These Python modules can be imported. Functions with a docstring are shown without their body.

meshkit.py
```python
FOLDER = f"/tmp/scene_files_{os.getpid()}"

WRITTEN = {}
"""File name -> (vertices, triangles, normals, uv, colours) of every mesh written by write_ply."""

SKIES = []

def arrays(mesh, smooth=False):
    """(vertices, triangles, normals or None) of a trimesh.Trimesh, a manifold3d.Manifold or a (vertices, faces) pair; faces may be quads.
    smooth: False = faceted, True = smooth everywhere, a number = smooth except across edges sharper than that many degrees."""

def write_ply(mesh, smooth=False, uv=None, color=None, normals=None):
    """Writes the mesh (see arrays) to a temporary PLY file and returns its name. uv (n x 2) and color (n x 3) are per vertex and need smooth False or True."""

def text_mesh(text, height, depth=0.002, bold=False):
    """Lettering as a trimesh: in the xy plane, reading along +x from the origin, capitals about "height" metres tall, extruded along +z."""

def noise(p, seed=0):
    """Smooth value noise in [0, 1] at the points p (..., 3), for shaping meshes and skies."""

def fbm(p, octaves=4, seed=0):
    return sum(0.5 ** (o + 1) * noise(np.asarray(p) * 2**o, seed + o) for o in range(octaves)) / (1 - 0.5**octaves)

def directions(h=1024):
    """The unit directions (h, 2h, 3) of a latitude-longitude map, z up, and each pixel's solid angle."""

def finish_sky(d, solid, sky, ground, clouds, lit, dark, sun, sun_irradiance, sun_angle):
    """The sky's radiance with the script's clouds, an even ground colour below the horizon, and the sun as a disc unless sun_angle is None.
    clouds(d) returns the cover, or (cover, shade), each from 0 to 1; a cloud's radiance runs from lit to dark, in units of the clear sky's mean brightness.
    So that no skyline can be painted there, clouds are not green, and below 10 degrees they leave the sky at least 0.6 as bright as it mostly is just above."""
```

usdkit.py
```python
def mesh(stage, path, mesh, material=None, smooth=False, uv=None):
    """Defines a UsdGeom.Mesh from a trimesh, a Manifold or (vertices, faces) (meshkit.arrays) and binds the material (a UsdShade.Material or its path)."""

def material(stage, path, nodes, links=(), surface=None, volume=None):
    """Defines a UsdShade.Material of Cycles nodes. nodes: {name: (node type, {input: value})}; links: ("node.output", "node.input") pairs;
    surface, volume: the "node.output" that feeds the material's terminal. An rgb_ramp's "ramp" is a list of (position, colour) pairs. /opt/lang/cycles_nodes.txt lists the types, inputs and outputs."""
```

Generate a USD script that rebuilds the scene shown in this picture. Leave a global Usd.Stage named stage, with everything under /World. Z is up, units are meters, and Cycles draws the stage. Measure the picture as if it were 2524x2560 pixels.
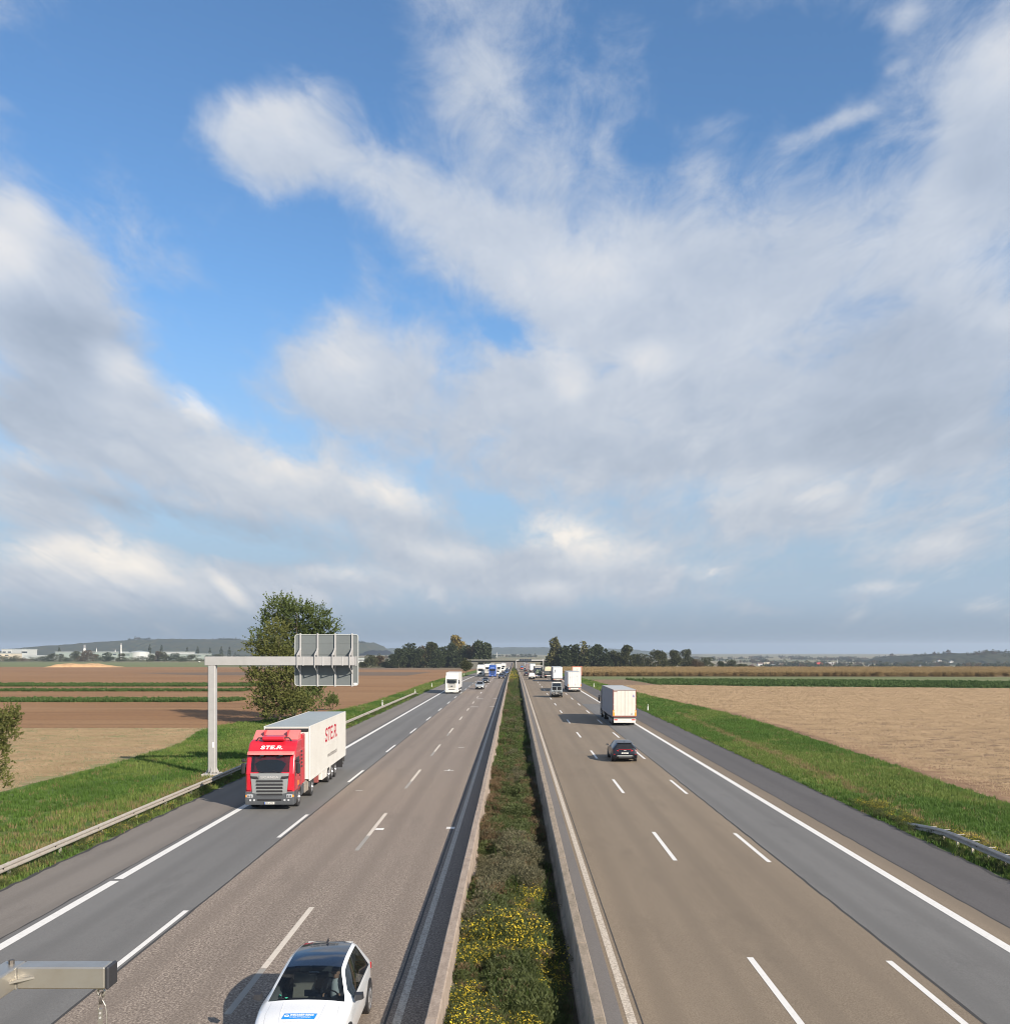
import math, random
import numpy as np, trimesh, usdkit, meshkit
import manifold3d as m3
from shapely.geometry import Polygon, box as sbox
from pxr import Usd, UsdGeom, UsdLux, UsdShade, Sdf, Gf, Vt

stage = Usd.Stage.CreateInMemory()
UsdGeom.SetStageUpAxis(stage, UsdGeom.Tokens.z)
UsdGeom.SetStageMetersPerUnit(stage, 1.0)
UsdGeom.Xform.Define(stage, '/World')

# ---------------------------------------------------------------- camera
EYE, FPX, CX, CY, PW, PH = 8.3, 2427.0, 1285.0, 1627.0, 2524.0, 2560.0
cam = UsdGeom.Camera.Define(stage, '/World/camera')
cam.AddTranslateOp().Set(Gf.Vec3d(0, 0, EYE))
cam.AddRotateXOp().Set(90.0)
cam.CreateHorizontalApertureAttr(36.0)
cam.CreateVerticalApertureAttr(36.0 * 1024 / 1009)
cam.CreateFocalLengthAttr(36.0 * FPX / PW)
cam.CreateHorizontalApertureOffsetAttr(36.0 * (PW / 2 - CX) / PW)
cam.CreateVerticalApertureOffsetAttr(36.0 * (CY - PH / 2) / PW)
EXPOSURE = 0.9
cam.CreateExposureAttr(EXPOSURE)

# ---------------------------------------------------------------- sun and sky
SX, SY = -1.30, 1.42                      # shadow of a 1 m stick
SUN = np.array([-SX, -SY, 1.0]); SUN /= np.linalg.norm(SUN)
sun = UsdLux.DistantLight.Define(stage, '/World/sun')
sun.CreateIntensityAttr(1.2)
sun.CreateAngleAttr(0.5)
sun.CreateNormalizeAttr(True)
sun.CreateColorAttr(Gf.Vec3f(1.0, 0.89, 0.76))
sun.AddRotateXYZOp().Set(Gf.Vec3f(math.degrees(math.acos(SUN[2])), 0, math.degrees(math.atan2(SUN[1], SUN[0])) + 90))
SKY_STRENGTH = 0.09

def U(x): return (x * 1.325 - CX) / FPX   # the clouds were measured on a 1905 px wide view of the sky
def V(y): return (CY - y * 1.325) / FPX

# cloud masses: direction (u = east/north, v = up/north), half sizes, tilt, weight
CLOUDS = [
    # left mass
    (40, 560, 300, 210, 42, 1.0), (190, 640, 250, 150, 30, .6), (0, 420, 110, 130, 0, .6), (130, 480, 110, 90, 40, .3),
    # white bank running down to the centre
    (330, 860, 330, 150, 20, 1.0), (640, 950, 290, 105, 16, .95), (225, 720, 90, 80, 30, .55), (40, 870, 260, 170, 6, .8), (770, 975, 130, 80, 30, .35), (100, 950, 300, 80, 10, .5), (150, 760, 230, 120, 20, .45), (500, 900, 330, 120, 18, .35),
    # arm across the middle
    (500, 240, 160, 120, 10, 1.0), (640, 320, 230, 105, 26, .75), (800, 420, 240, 120, 36, .75), (950, 520, 220, 120, 32, .7),
    # veil at the top
    (830, 120, 170, 140, 50, .42), (900, 260, 180, 150, 60, .38), (1080, 190, 110, 170, 12, .36), (960, 30, 260, 80, 5, .26), (1010, 400, 190, 150, 0, .45), (1230, 130, 70, 60, 0, .22),
    # wide bank to the right
    (1120, 560, 230, 150, 0, .8), (1400, 480, 330, 150, -8, .75), (1650, 420, 330, 170, -20, .75), (1500, 650, 560, 190, 0, .85), (1250, 770, 420, 140, 5, .85), (930, 720, 330, 110, 14, .75), (640, 660, 130, 100, 40, .55), (740, 760, 200, 90, 20, .5), (1560, 880, 560, 150, 0, .8), (1150, 890, 300, 110, 5, .65), (1700, 1010, 420, 90, 0, .5), (1740, 800, 330, 170, 0, .6), (950, 830, 200, 140, 0, .6), (700, 810, 300, 120, 24, .62), (560, 720, 170, 110, 40, .4),
    (1880, 160, 150, 290, 14, 1.0), (1840, 480, 260, 320, 0, .65), (1545, 235, 130, 34, -24, .42), (1620, 210, 70, 26, -12, .3), (1690, 26, 62, 40, -34, .38), (1690, 120, 34, 22, -30, .25), (1300, 330, 90, 60, 20, .3),
    # low banks
    (130, 1095, 340, 120, 3, 1.15), (400, 1120, 220, 80, 12, .7), (560, 1110, 230, 75, 0, .8), (1000, 1110, 500, 60, 0, .45), (700, 1060, 200, 60, 10, .55), (1120, 1070, 310, 115, 2, 1.1), (900, 1075, 230, 70, 6, .75), (1640, 1115, 130, 30, 0, .6), (1740, 1040, 200, 50, -6, .5), (1860, 1148, 120, 30, 0, .5), (1400, 1140, 110, 22, 8, .45), (1470, 1150, 90, 18, 0, .3), (1420, 990, 330, 70, 0, .45),
    # gaps
    (520, 480, 190, 110, 40, -.5), (450, 620, 130, 90, 50, -.25), (950, 660, 70, 40, 30, -.45), (420, 1035, 260, 22, 8, -.5), (930, 960, 80, 36, 10, -.3), (590, 790, 50, 40, 0, -.25), (1480, 120, 300, 120, 0, -.6), (350, 110, 420, 170, 0, -.7), (330, 300, 110, 130, 0, -.3), (1190, 290, 70, 50, 0, -.25),
]
# light on the clouds: bright sunlit heads (+) and grey bellies (-)
LIGHTS = [
    (225, 695, 85, 50, 40, .8), (390, 775, 80, 40, 20, .8), (320, 730, 120, 50, 35, .4), (740, 925, 130, 50, 25, .85), (560, 870, 180, 50, 25, .4), (1070, 1005, 190, 44, 5, .9), (1180, 1050, 160, 40, 0, .4), (210, 1060, 230, 60, 8, .9), (40, 1040, 120, 36, 0, .5), (440, 1122, 85, 22, 40, .75), (20, 450, 100, 120, 20, .55), (480, 225, 120, 80, 10, .35), (1090, 540, 200, 90, 0, .3), (1040, 1120, 80, 26, 0, .4), (620, 1080, 110, 24, 0, .5), (1640, 1108, 110, 20, 0, .55), (1880, 70, 90, 180, 10, .35), (480, 900, 220, 70, 15, .4), (1330, 1080, 60, 26, 20, .5), (1450, 920, 300, 60, 0, .35), (1250, 680, 90, 45, 0, .45), (1060, 720, 60, 60, 0, .35), (640, 690, 110, 90, 0, .3), (1850, 600, 100, 50, 0, .25), (1860, 1142, 100, 16, 0, .4), (1740, 1025, 140, 26, 0, .3), (860, 1040, 120, 30, 0, .3),
    (150, 640, 190, 90, 20, -.7), (40, 760, 160, 100, 0, -.45), (520, 1015, 330, 40, 12, -.55), (1750, 700, 300, 200, 0, -.3), (200, 950, 260, 36, 14, -.4), (1200, 1140, 500, 40, 0, -.12), (1650, 830, 330, 120, 0, -.25), (1200, 850, 300, 50, 0, -.2), (1850, 330, 120, 140, 0, -.35), (500, 1165, 520, 26, 0, -.2), (1000, 1090, 200, 26, 0, -.1), (150, 1130, 260, 34, 0, -.12),
]

def sky_material():
    n = {
        'tc': ('texture_coordinate', {}),
        'sep': ('separate_xyz', {}),
        'sky': ('sky_texture', {'sky_type': 'single_scattering', 'sun_disc': False, 'sun_elevation': float(math.asin(SUN[2])), 'sun_rotation': float(math.atan2(SUN[0], SUN[1])),
                                'altitude': 100.0, 'air_density': 1.0, 'aerosol_density': 1.2, 'ozone_density': 2.2}),
        'bg': ('background_shader', {'strength': SKY_STRENGTH}),
        'ymax': ('math', {'math_type': 'maximum', 'value2': 0.12}),
        'u': ('math', {'math_type': 'divide'}), 'v': ('math', {'math_type': 'divide'}),
        'uv': ('combine_xyz', {'z': 0.0}),
    }
    l = [('tc.generated', 'sep.vector'), ('sep.y', 'ymax.value1'), ('sep.x', 'u.value1'), ('ymax.value', 'u.value2'), ('sep.z', 'v.value1'), ('ymax.value', 'v.value2'), ('u.value', 'uv.x'), ('v.value', 'uv.y')]
    def add(name, kind, **inp):
        n[name] = (kind, inp); return name
    def link(a, b): l.append((a, b))
    # clouds flatten towards the horizon, so the noise lives on a sheet overhead
    add('zz', 'math', math_type='add', value2=0.30); link('sep.z', 'zz.value1')
    add('zc', 'math', math_type='maximum', value2=0.06); link('zz.value', 'zc.value1')
    add('inv', 'math', math_type='divide', value1=1.0); link('zc.value', 'inv.value2')
    add('sx', 'math', math_type='multiply'); link('sep.x', 'sx.value1'); link('inv.value', 'sx.value2')
    add('sy', 'math', math_type='multiply', value2=.6); link('sep.y', 'sy.value1')
    add('sz', 'math', math_type='logarithm', value2=2.718282); link('zc.value', 'sz.value1')
    add('sz2', 'math', math_type='multiply', value2=1.2); link('sz.value', 'sz2.value1')
    add('sheet', 'combine_xyz'); link('sx.value', 'sheet.x'); link('sy.value', 'sheet.y'); link('sz2.value', 'sheet.z')
    # warp of the masses
    add('w1', 'noise_texture', scale=2.1, detail=5.0, roughness=.58); link('sheet.vector', 'w1.vector')
    add('w1c', 'vector_math', math_type='subtract', vector2=(.5, .5, .5)); link('w1.color', 'w1c.vector1')
    add('w1s', 'vector_math', math_type='multiply', vector2=(.21, .15, 0.)); link('w1c.vector', 'w1s.vector1')
    add('wv', 'math', math_type='multiply_add', value2=1.5, value3=.10, use_clamp=True); link('v.value', 'wv.value1')
    add('wf', 'vector_math', math_type='scale'); link('w1s.vector', 'wf.vector1'); link('wv.value', 'wf.scale')
    add('p', 'vector_math', math_type='add'); link('uv.vector', 'p.vector1'); link('wf.vector', 'p.vector2')
    add('p2', 'vector_math', math_type='add', vector2=(.012, .026, 0.)); link('p.vector', 'p2.vector1')
    def field(src, blobs, tag, start):
        acc = None
        for i, (x, y, a, b, rot, w) in enumerate(blobs):
            s = 1.325 / FPX
            nm = f'{tag}{i}'
            add(nm + 'm', 'mapping', mapping_type='texture', location=(U(x), V(y), 0.), rotation=(0., 0., -math.radians(rot)), scale=(a * s * 1.25, b * s * 1.25, 1.))
            link(src, nm + 'm.vector')
            add(nm + 'l', 'vector_math', math_type='length'); link(nm + 'm.vector', nm + 'l.vector1')
            add(nm + 'r', 'map_range', range_type='smootherstep', from_min=1.0, from_max=0.0, to_min=0.0, to_max=w, clamp=True); link(nm + 'l.value', nm + 'r.value')
            if acc is None:
                add(nm + 's', 'math', math_type='add', value2=start)
            else:
                add(nm + 's', 'math', math_type='add'); link(acc, nm + 's.value2')
            link(nm + 'r.result', nm + 's.value1')
            acc = nm + 's.value'
        return acc
    cov = field('p.vector', CLOUDS, 'c', 0.0)
    # beyond the part measured in the photograph the sky goes on with the same broken cloud
    add('front', 'map_range', range_type='smoothstep', from_min=.25, from_max=.6, to_min=0., to_max=1., clamp=True); link('sep.y', 'front.value')
    add('big', 'noise_texture', scale=1.3, detail=2.0, roughness=.5); link('sheet.vector', 'big.vector')
    add('bigr', 'map_range', range_type='linear', from_min=.36, from_max=.62, to_min=0., to_max=1.1, clamp=True); link('big.fac', 'bigr.value')
    add('covm', 'mix_float'); link('front.result', 'covm.fac'); link('bigr.result', 'covm.a'); link(cov, 'covm.b')
    n['covm'][1]['use_clamp'] = False
    # fine structure
    add('d1', 'noise_texture', scale=4.6, detail=10.0, roughness=.60, distortion=.3); link('sheet.vector', 'd1.vector')
    add('d2', 'map_range', range_type='linear', from_min=0.2, from_max=.8, to_min=-.66, to_max=.66, clamp=False); link('d1.fac', 'd2.value')
    add('d3', 'noise_texture', scale=13.0, detail=8.0, roughness=.66, distortion=.5); link('sheet.vector', 'd3.vector')
    add('d4', 'map_range', range_type='linear', from_min=0.2, from_max=.8, to_min=-.36, to_max=.36, clamp=False); link('d3.fac', 'd4.value')
    add('d5', 'math', math_type='add'); link('d2.result', 'd5.value1'); link('d4.result', 'd5.value2')
    # cauliflower heads: rounded cells, strongest in the low banks
    add('vs', 'vector_math', math_type='multiply', vector2=(1.0, 1.0, 1.0)); link('sheet.vector', 'vs.vector1')
    add('vw', 'vector_math', math_type='multiply_add', vector2=(.10, .10, .10)); link('d3.color', 'vw.vector1'); link('vs.vector', 'vw.vector3')
    add('vo', 'voronoi_texture', feature='f1', scale=7.0, detail=1.0, roughness=.5); link('vw.vector', 'vo.vector')
    add('vb', 'map_range', range_type='linear', from_min=.15, from_max=.62, to_min=.22, to_max=-.26, clamp=True); link('vo.distance', 'vb.value')
    add('vlow', 'map_range', range_type='smoothstep', from_min=.42, from_max=.10, to_min=.25, to_max=1., clamp=True); link('sep.z', 'vlow.value')
    add('vbl', 'math', math_type='multiply'); link('vb.result', 'vbl.value1'); link('vlow.result', 'vbl.value2')
    add('d7', 'math', math_type='add'); link('d5.value', 'd7.value1'); link('vbl.value', 'd7.value2')
    add('dens', 'math', math_type='add'); link('covm.result', 'dens.value1'); link('d7.value', 'dens.value2')
    add('cover', 'map_range', range_type='smoothstep', from_min=-.24, from_max=.92, to_min=0., to_max=.95, clamp=True); link('dens.value', 'cover.value')
    # light: heads and bellies, with billows from a noise that is lit from above right
    lit = field('p.vector', LIGHTS, 'k', 0.0)
    add('litm', 'mix_float', use_clamp=False, a=0.05); link('front.result', 'litm.fac'); link(lit, 'litm.b')
    add('s2', 'vector_math', math_type='add', vector2=(.035, .0, .075)); link('sheet.vector', 's2.vector1')
    add('e1', 'noise_texture', scale=3.0, detail=7.0, roughness=.52); link('sheet.vector', 'e1.vector')
    add('e2', 'noise_texture', scale=3.0, detail=7.0, roughness=.52); link('s2.vector', 'e2.vector')
    add('ed', 'math', math_type='subtract'); link('e1.fac', 'ed.value1'); link('e2.fac', 'ed.value2')
    add('es', 'math', math_type='multiply', value2=1.2); link('ed.value', 'es.value1')
    add('s3', 'vector_math', math_type='add', vector2=(.012, .0, .028)); link('sheet.vector', 's3.vector1')
    add('e3', 'noise_texture', scale=13.0, detail=8.0, roughness=.66, distortion=.5); link('s3.vector', 'e3.vector')
    add('ef', 'math', math_type='subtract'); link('d3.fac', 'ef.value1'); link('e3.fac', 'ef.value2')
    add('eg', 'math', math_type='multiply_add', value2=.55); link('ef.value', 'eg.value1'); link('es.value', 'eg.value3')
    add('eh', 'math', math_type='multiply_add', value2=.75); link('vbl.value', 'eh.value1'); link('eg.value', 'eh.value3')
    add('lsum', 'math', math_type='add'); link('litm.result', 'lsum.value1'); link('eh.value', 'lsum.value2')
    K = 1.0 / SKY_STRENGTH / 2 ** EXPOSURE
    add('ramp', 'rgb_ramp', ramp=[(0.0, (.345 * K, .42 * K, .54 * K)), (.36, (.475 * K, .552 * K, .685 * K)), (.60, (.605 * K, .668 * K, .775 * K)), (.82, (.77 * K, .79 * K, .835 * K)), (1.0, (.93 * K, .915 * K, .90 * K))])
    add('lr', 'map_range', range_type='linear', from_min=-.95, from_max=.9, to_min=0., to_max=1., clamp=True); link('lsum.value', 'lr.value')
    link('lr.result', 'ramp.fac')
    # clear sky, its hue a little deeper than the model's, paling into the air low down
    add('tint', 'mix', mix_type='multiply', fac=1.0, color2=(.69, .92, 1.07)); link('sky.color', 'tint.color1')
    add('air', 'map_range', range_type='smoothstep', from_min=.36, from_max=.02, to_min=0., to_max=.96, clamp=True); link('sep.z', 'air.value')
    add('airc', 'mix', mix_type='mix', color2=(.39 * K, .495 * K, .625 * K)); link('air.result', 'airc.fac'); link('tint.color', 'airc.color1')
    add('mixc', 'mix', mix_type='mix'); link('cover.result', 'mixc.fac'); link('airc.color', 'mixc.color1')
    add('warm', 'mix', mix_type='multiply', color2=(1.05, 1.0, .93)); link('vlow.result', 'warm.fac'); link('ramp.color', 'warm.color1'); link('warm.color', 'mixc.color2')
    add('low', 'map_range', range_type='smoothstep', from_min=.060, from_max=.0, to_min=0., to_max=.88, clamp=True); link('sep.z', 'low.value')
    add('mixh', 'mix', mix_type='mix', color2=(.235 * K, .305 * K, .385 * K)); link('low.result', 'mixh.fac'); link('mixc.color', 'mixh.color1')
    link('mixh.color', 'bg.color')
    return usdkit.material(stage, '/World/Looks/sky', n, l, surface='bg.background')

dome = UsdLux.DomeLight.Define(stage, '/World/sky')
dome.CreateIntensityAttr(1.0)
UsdShade.MaterialBindingAPI.Apply(dome.GetPrim()).Bind(sky_material())
dome.GetPrim().SetCustomDataByKey('kind', 'structure')
dome.GetPrim().SetCustomDataByKey('label', 'blue autumn sky with broken white and grey clouds')
dome.GetPrim().SetCustomDataByKey('category', 'sky')

# ---------------------------------------------------------------- helpers
taken = {}
def numbered(path):
    k = taken.get(path, -1) + 1
    taken[path] = k
    return path if k == 0 else f'{path}_{k:03d}'

def props(p, label=None, cat=None, group=None, kind=None):
    for k, v in (('label', label), ('category', cat), ('group', group), ('kind', kind)):
        if v: p.SetCustomDataByKey(k, v)
    return p

def thing(name, label, cat, loc=(0, 0, 0), rotz=0.0, group=None, kind=None):
    x = UsdGeom.Xform.Define(stage, numbered('/World/' + name))
    x.AddTranslateOp().Set(Gf.Vec3d(*[float(c) for c in loc]))
    if rotz: x.AddRotateZOp().Set(float(rotz))
    return props(x.GetPrim(), label, cat, group, kind)

def path_of(parent): return str(parent.GetPath()) if parent is not None else '/World'

def put(name, mesh, mat, parent=None, smooth=False, label=None, cat=None, group=None, kind=None):
    """One mesh prim: a part of `parent`, or a thing of its own under /World."""
    if isinstance(mesh, list): mesh = trimesh.util.concatenate(mesh)
    p = usdkit.mesh(stage, numbered(path_of(parent) + '/' + name), mesh, mat, smooth)
    return props(p.GetPrim(), label, cat, group, kind)

def copy_of(src, loc, rotz=0.0, label=None, group=None, scale=None):
    name = str(src.GetPath()).rstrip('0123456789').rstrip('_')
    x = UsdGeom.Xform.Define(stage, numbered(name))
    x.AddTranslateOp().Set(Gf.Vec3d(*[float(c) for c in loc]))
    if rotz: x.AddRotateZOp().Set(float(rotz))
    if scale: x.AddScaleOp().Set(Gf.Vec3f(*scale))
    p = x.GetPrim(); d = src.GetCustomData()
    props(p, label or d['label'], d['category'], group or d.get('group'))
    p.GetReferences().AddInternalReference(src.GetPath()); p.SetInstanceable(True)
    return p

def bx(x0, x1, y0, y1, z0, z1, bev=0.0):
    """A box between limits, its edges bevelled by bev."""
    sx, sy, sz = x1 - x0, y1 - y0, z1 - z0
    c = ((x0 + x1) / 2, (y0 + y1) / 2, (z0 + z1) / 2)
    if bev <= 0:
        m = trimesh.creation.box((sx, sy, sz))
    else:
        b = min(bev, .49 * min(sx, sy, sz)); pts = []
        for i in (-1, 1):
            for j in (-1, 1):
                for k in (-1, 1):
                    h = np.array([i * sx / 2, j * sy / 2, k * sz / 2]); g = np.array([i, j, k]) * b
                    pts += [h - g * [1, 1, 0], h - g * [1, 0, 1], h - g * [0, 1, 1]]
        m = trimesh.convex.convex_hull(np.array(pts))
    m.apply_translation(c); return m

def cyl(p, q, r, n=12, r2=None):
    """A tube or cone from p to q."""
    p, q = np.array(p, float), np.array(q, float); d = q - p; L = np.linalg.norm(d); d /= L
    a = np.cross(d, [0, 0, 1.0]) if abs(d[2]) < .9 else np.cross(d, [1.0, 0, 0]); a /= np.linalg.norm(a); b = np.cross(d, a)
    t = np.arange(n) * 2 * math.pi / n; ring = np.outer(np.cos(t), a) + np.outer(np.sin(t), b)
    r2 = r if r2 is None else r2
    v = np.vstack([p + ring * r, q + ring * r2, [p], [q]]); f = []
    for i in range(n):
        j = (i + 1) % n
        f += [[i, n + i, n + j], [i, n + j, j], [2 * n, i, j], [2 * n + 1, n + j, n + i]]
    m = trimesh.Trimesh(v, np.array(f), process=False)
    return m

def tube(points, r, n=6):
    return trimesh.util.concatenate([cyl(points[i], points[i + 1], r, n) for i in range(len(points) - 1)])

def prism(poly, axis, a, b):
    """Extrudes a 2-D outline along an axis: 'x' (outline in y, z), 'y' (x, z) or 'z' (x, y), from a to b."""
    P = Polygon(poly) if not isinstance(poly, Polygon) else poly
    m = trimesh.creation.extrude_polygon(P, abs(b - a), engine='earcut'); v = m.vertices.copy(); lo = min(a, b)
    if axis == 'x': m.vertices = np.stack([v[:, 2] + lo, v[:, 0], v[:, 1]], 1)
    elif axis == 'y': m.vertices = np.stack([v[:, 0], v[:, 2] + lo, v[:, 1]], 1); m.invert()
    else: m.vertices = v + [0, 0, lo]
    return m

def hull(pts): return trimesh.convex.convex_hull(np.array(pts, float))

def loft(rings, closed=True, caps=True):
    """Joins rings of equal point count into a skin."""
    R = np.array(rings, float); k, n = R.shape[:2]; f = []
    for i in range(k - 1):
        for j in range(n if closed else n - 1):
            a, b, c, d = i * n + j, i * n + (j + 1) % n, (i + 1) * n + (j + 1) % n, (i + 1) * n + j
            f += [[a, b, c], [a, c, d]]
    v = R.reshape(-1, 3)
    if caps and closed:
        for base, flip in ((0, True), ((k - 1) * n, False)):
            for j in range(1, n - 1):
                t = [base, base + j, base + j + 1]; f.append(t[::-1] if flip else t)
    return trimesh.Trimesh(v, np.array(f), process=False)

def text_on(text, height, origin, right, up, depth=.004, bold=False, width=None, slant=0.0):
    """Raised lettering whose lower left corner is at origin."""
    m = meshkit.text_mesh(text, height, depth, bold); v = m.vertices.copy()
    v[:, 0] -= v[:, 0].min()
    if width: v[:, 0] *= width / v[:, 0].max()
    v[:, 0] += slant * v[:, 1]
    r, u = np.array(right, float), np.array(up, float); n = np.cross(r, u)
    m.vertices = np.array(origin) + np.outer(v[:, 0], r) + np.outer(v[:, 1], u) + np.outer(v[:, 2], n)
    return m

def moved(m, dx=0, dy=0, dz=0):
    m = m.copy(); m.apply_translation((dx, dy, dz)); return m

# ---------------------------------------------------------------- materials
mats = {}
def paint(name, col, rough=.5, metal=0.0, spec=.5, coat=0.0, vary=0.0, scale=6.0, bump=0.0, dirt=None):
    """A plain surface whose tone wanders a little; dirt: (colour, amount) of grime gathered in patches."""
    if name in mats: return mats[name]
    n = {'p': ('principled_bsdf', {'base_color': col, 'roughness': rough, 'metallic': metal, 'specular_ior_level': spec, 'coat_weight': coat})}
    l = []
    if vary or dirt or bump:
        n['tc'] = ('texture_coordinate', {})
        n['n'] = ('noise_texture', {'scale': scale, 'detail': 5.0, 'roughness': .62}); l.append(('tc.object', 'n.vector'))
        if dirt:
            n['m'] = ('map_range', {'from_min': .42, 'from_max': .78, 'to_min': 0.0, 'to_max': dirt[1], 'clamp': True}); l.append(('n.fac', 'm.value'))
            n['c'] = ('mix', {'color1': col, 'color2': dirt[0]}); l += [('m.result', 'c.fac'), ('c.color', 'p.base_color')]
        elif vary:
            n['r'] = ('rgb_ramp', {'ramp': [(.25, tuple(c * (1 - vary) for c in col)), (.75, tuple(min(1, c * (1 + vary)) for c in col))]}); l += [('n.fac', 'r.fac'), ('r.color', 'p.base_color')]
        if bump:
            n['b'] = ('bump', {'strength': bump, 'distance': .02}); l += [('n.fac', 'b.height'), ('b.normal', 'p.normal')]
    mats[name] = usdkit.material(stage, '/World/Looks/' + name, n, l, surface='p.BSDF'); return mats[name]

def ground_mat(name, layers, rough=.95, bump=.4, bdist=.05, bscale=9.0, spec=.25):
    """Ground colour from stacked noises. layers: (scale vector, detail, lo, hi, colour) each mixed over the ones before."""
    n = {'g': ('geometry', {}), 'p': ('principled_bsdf', {'roughness': rough, 'specular_ior_level': spec})}
    l = []; prev = None
    for i, (sc, det, lo, hi, col) in enumerate(layers):
        if prev is None:
            n['base'] = ('color', {'value': col}); prev = 'base.color'; continue
        n[f'm{i}'] = ('mapping', {'mapping_type': 'point', 'scale': tuple(sc), 'location': (i * 13.7, i * 7.3, 0.)}); l.append(('g.position', f'm{i}.vector'))
        n[f'n{i}'] = ('noise_texture', {'scale': 1.0, 'detail': float(det), 'roughness': .6}); l.append((f'm{i}.vector', f'n{i}.vector'))
        n[f'r{i}'] = ('map_range', {'from_min': lo, 'from_max': hi, 'to_min': 0., 'to_max': 1., 'clamp': True}); l.append((f'n{i}.fac', f'r{i}.value'))
        n[f'x{i}'] = ('mix', {'color2': col}); l += [(f'r{i}.result', f'x{i}.fac'), (prev, f'x{i}.color1')]; prev = f'x{i}.color'
    l.append((prev, 'p.base_color'))
    if bump:
        n['bn'] = ('noise_texture', {'scale': bscale, 'detail': 6.0, 'roughness': .65}); l.append(('g.position', 'bn.vector'))
        n['b'] = ('bump', {'strength': bump, 'distance': bdist}); l += [('bn.fac', 'b.height'), ('b.normal', 'p.normal')]
    mats[name] = usdkit.material(stage, '/World/Looks/' + name, n, l, surface='p.BSDF'); return mats[name]

def leaf_mat(name, cols, trans=.3, patch=.25):
    """Leaves: every leaf takes its own tone, and tones drift across the crown."""
    n = {'g': ('geometry', {}), 'nz': ('noise_texture', {'scale': patch, 'detail': 3.0}), 'ad': ('math', {'math_type': 'multiply_add', 'value2': .55, 'value3': -.08}),
         'sb': ('math', {'math_type': 'multiply_add', 'value2': .62}),
         'r': ('rgb_ramp', {'ramp': [(i / (len(cols) - 1), c) for i, c in enumerate(cols)]}),
         'd': ('principled_bsdf', {'roughness': .62, 'specular_ior_level': .28}), 't': ('translucent_bsdf', {}), 'x': ('mix_closure', {'fac': trans})}
    l = [('g.position', 'nz.vector'), ('g.random_per_island', 'ad.value1'), ('nz.fac', 'sb.value1'), ('ad.value', 'sb.value3'), ('sb.value', 'r.fac'), ('r.color', 'd.base_color'), ('r.color', 't.color'), ('d.BSDF', 'x.closure1'), ('t.BSDF', 'x.closure2')]
    mats[name] = usdkit.material(stage, '/World/Looks/' + name, n, l, surface='x.closure'); return mats[name]

def pane(name, tint=(.55, .6, .6), rough=.02, clear=.75, body=(.01, .012, .014), ior=1.5):
    """Window glass: mirrors at grazing angles, lets light through otherwise."""
    if name in mats: return mats[name]
    n = {'f': ('fresnel', {'IOR': ior}), 't': ('transparent_bsdf', {'color': tint}), 'd': ('diffuse_bsdf', {'color': body}), 'g': ('glossy_bsdf', {'color': (1., 1., 1.), 'roughness': rough}),
         'm': ('mix_closure', {'fac': clear}), 'x': ('mix_closure', {})}
    l = [('d.BSDF', 'm.closure1'), ('t.BSDF', 'm.closure2'), ('f.fac', 'x.fac'), ('m.closure', 'x.closure1'), ('g.BSDF', 'x.closure2')]
    mats[name] = usdkit.material(stage, '/World/Looks/' + name, n, l, surface='x.closure'); return mats[name]

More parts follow.
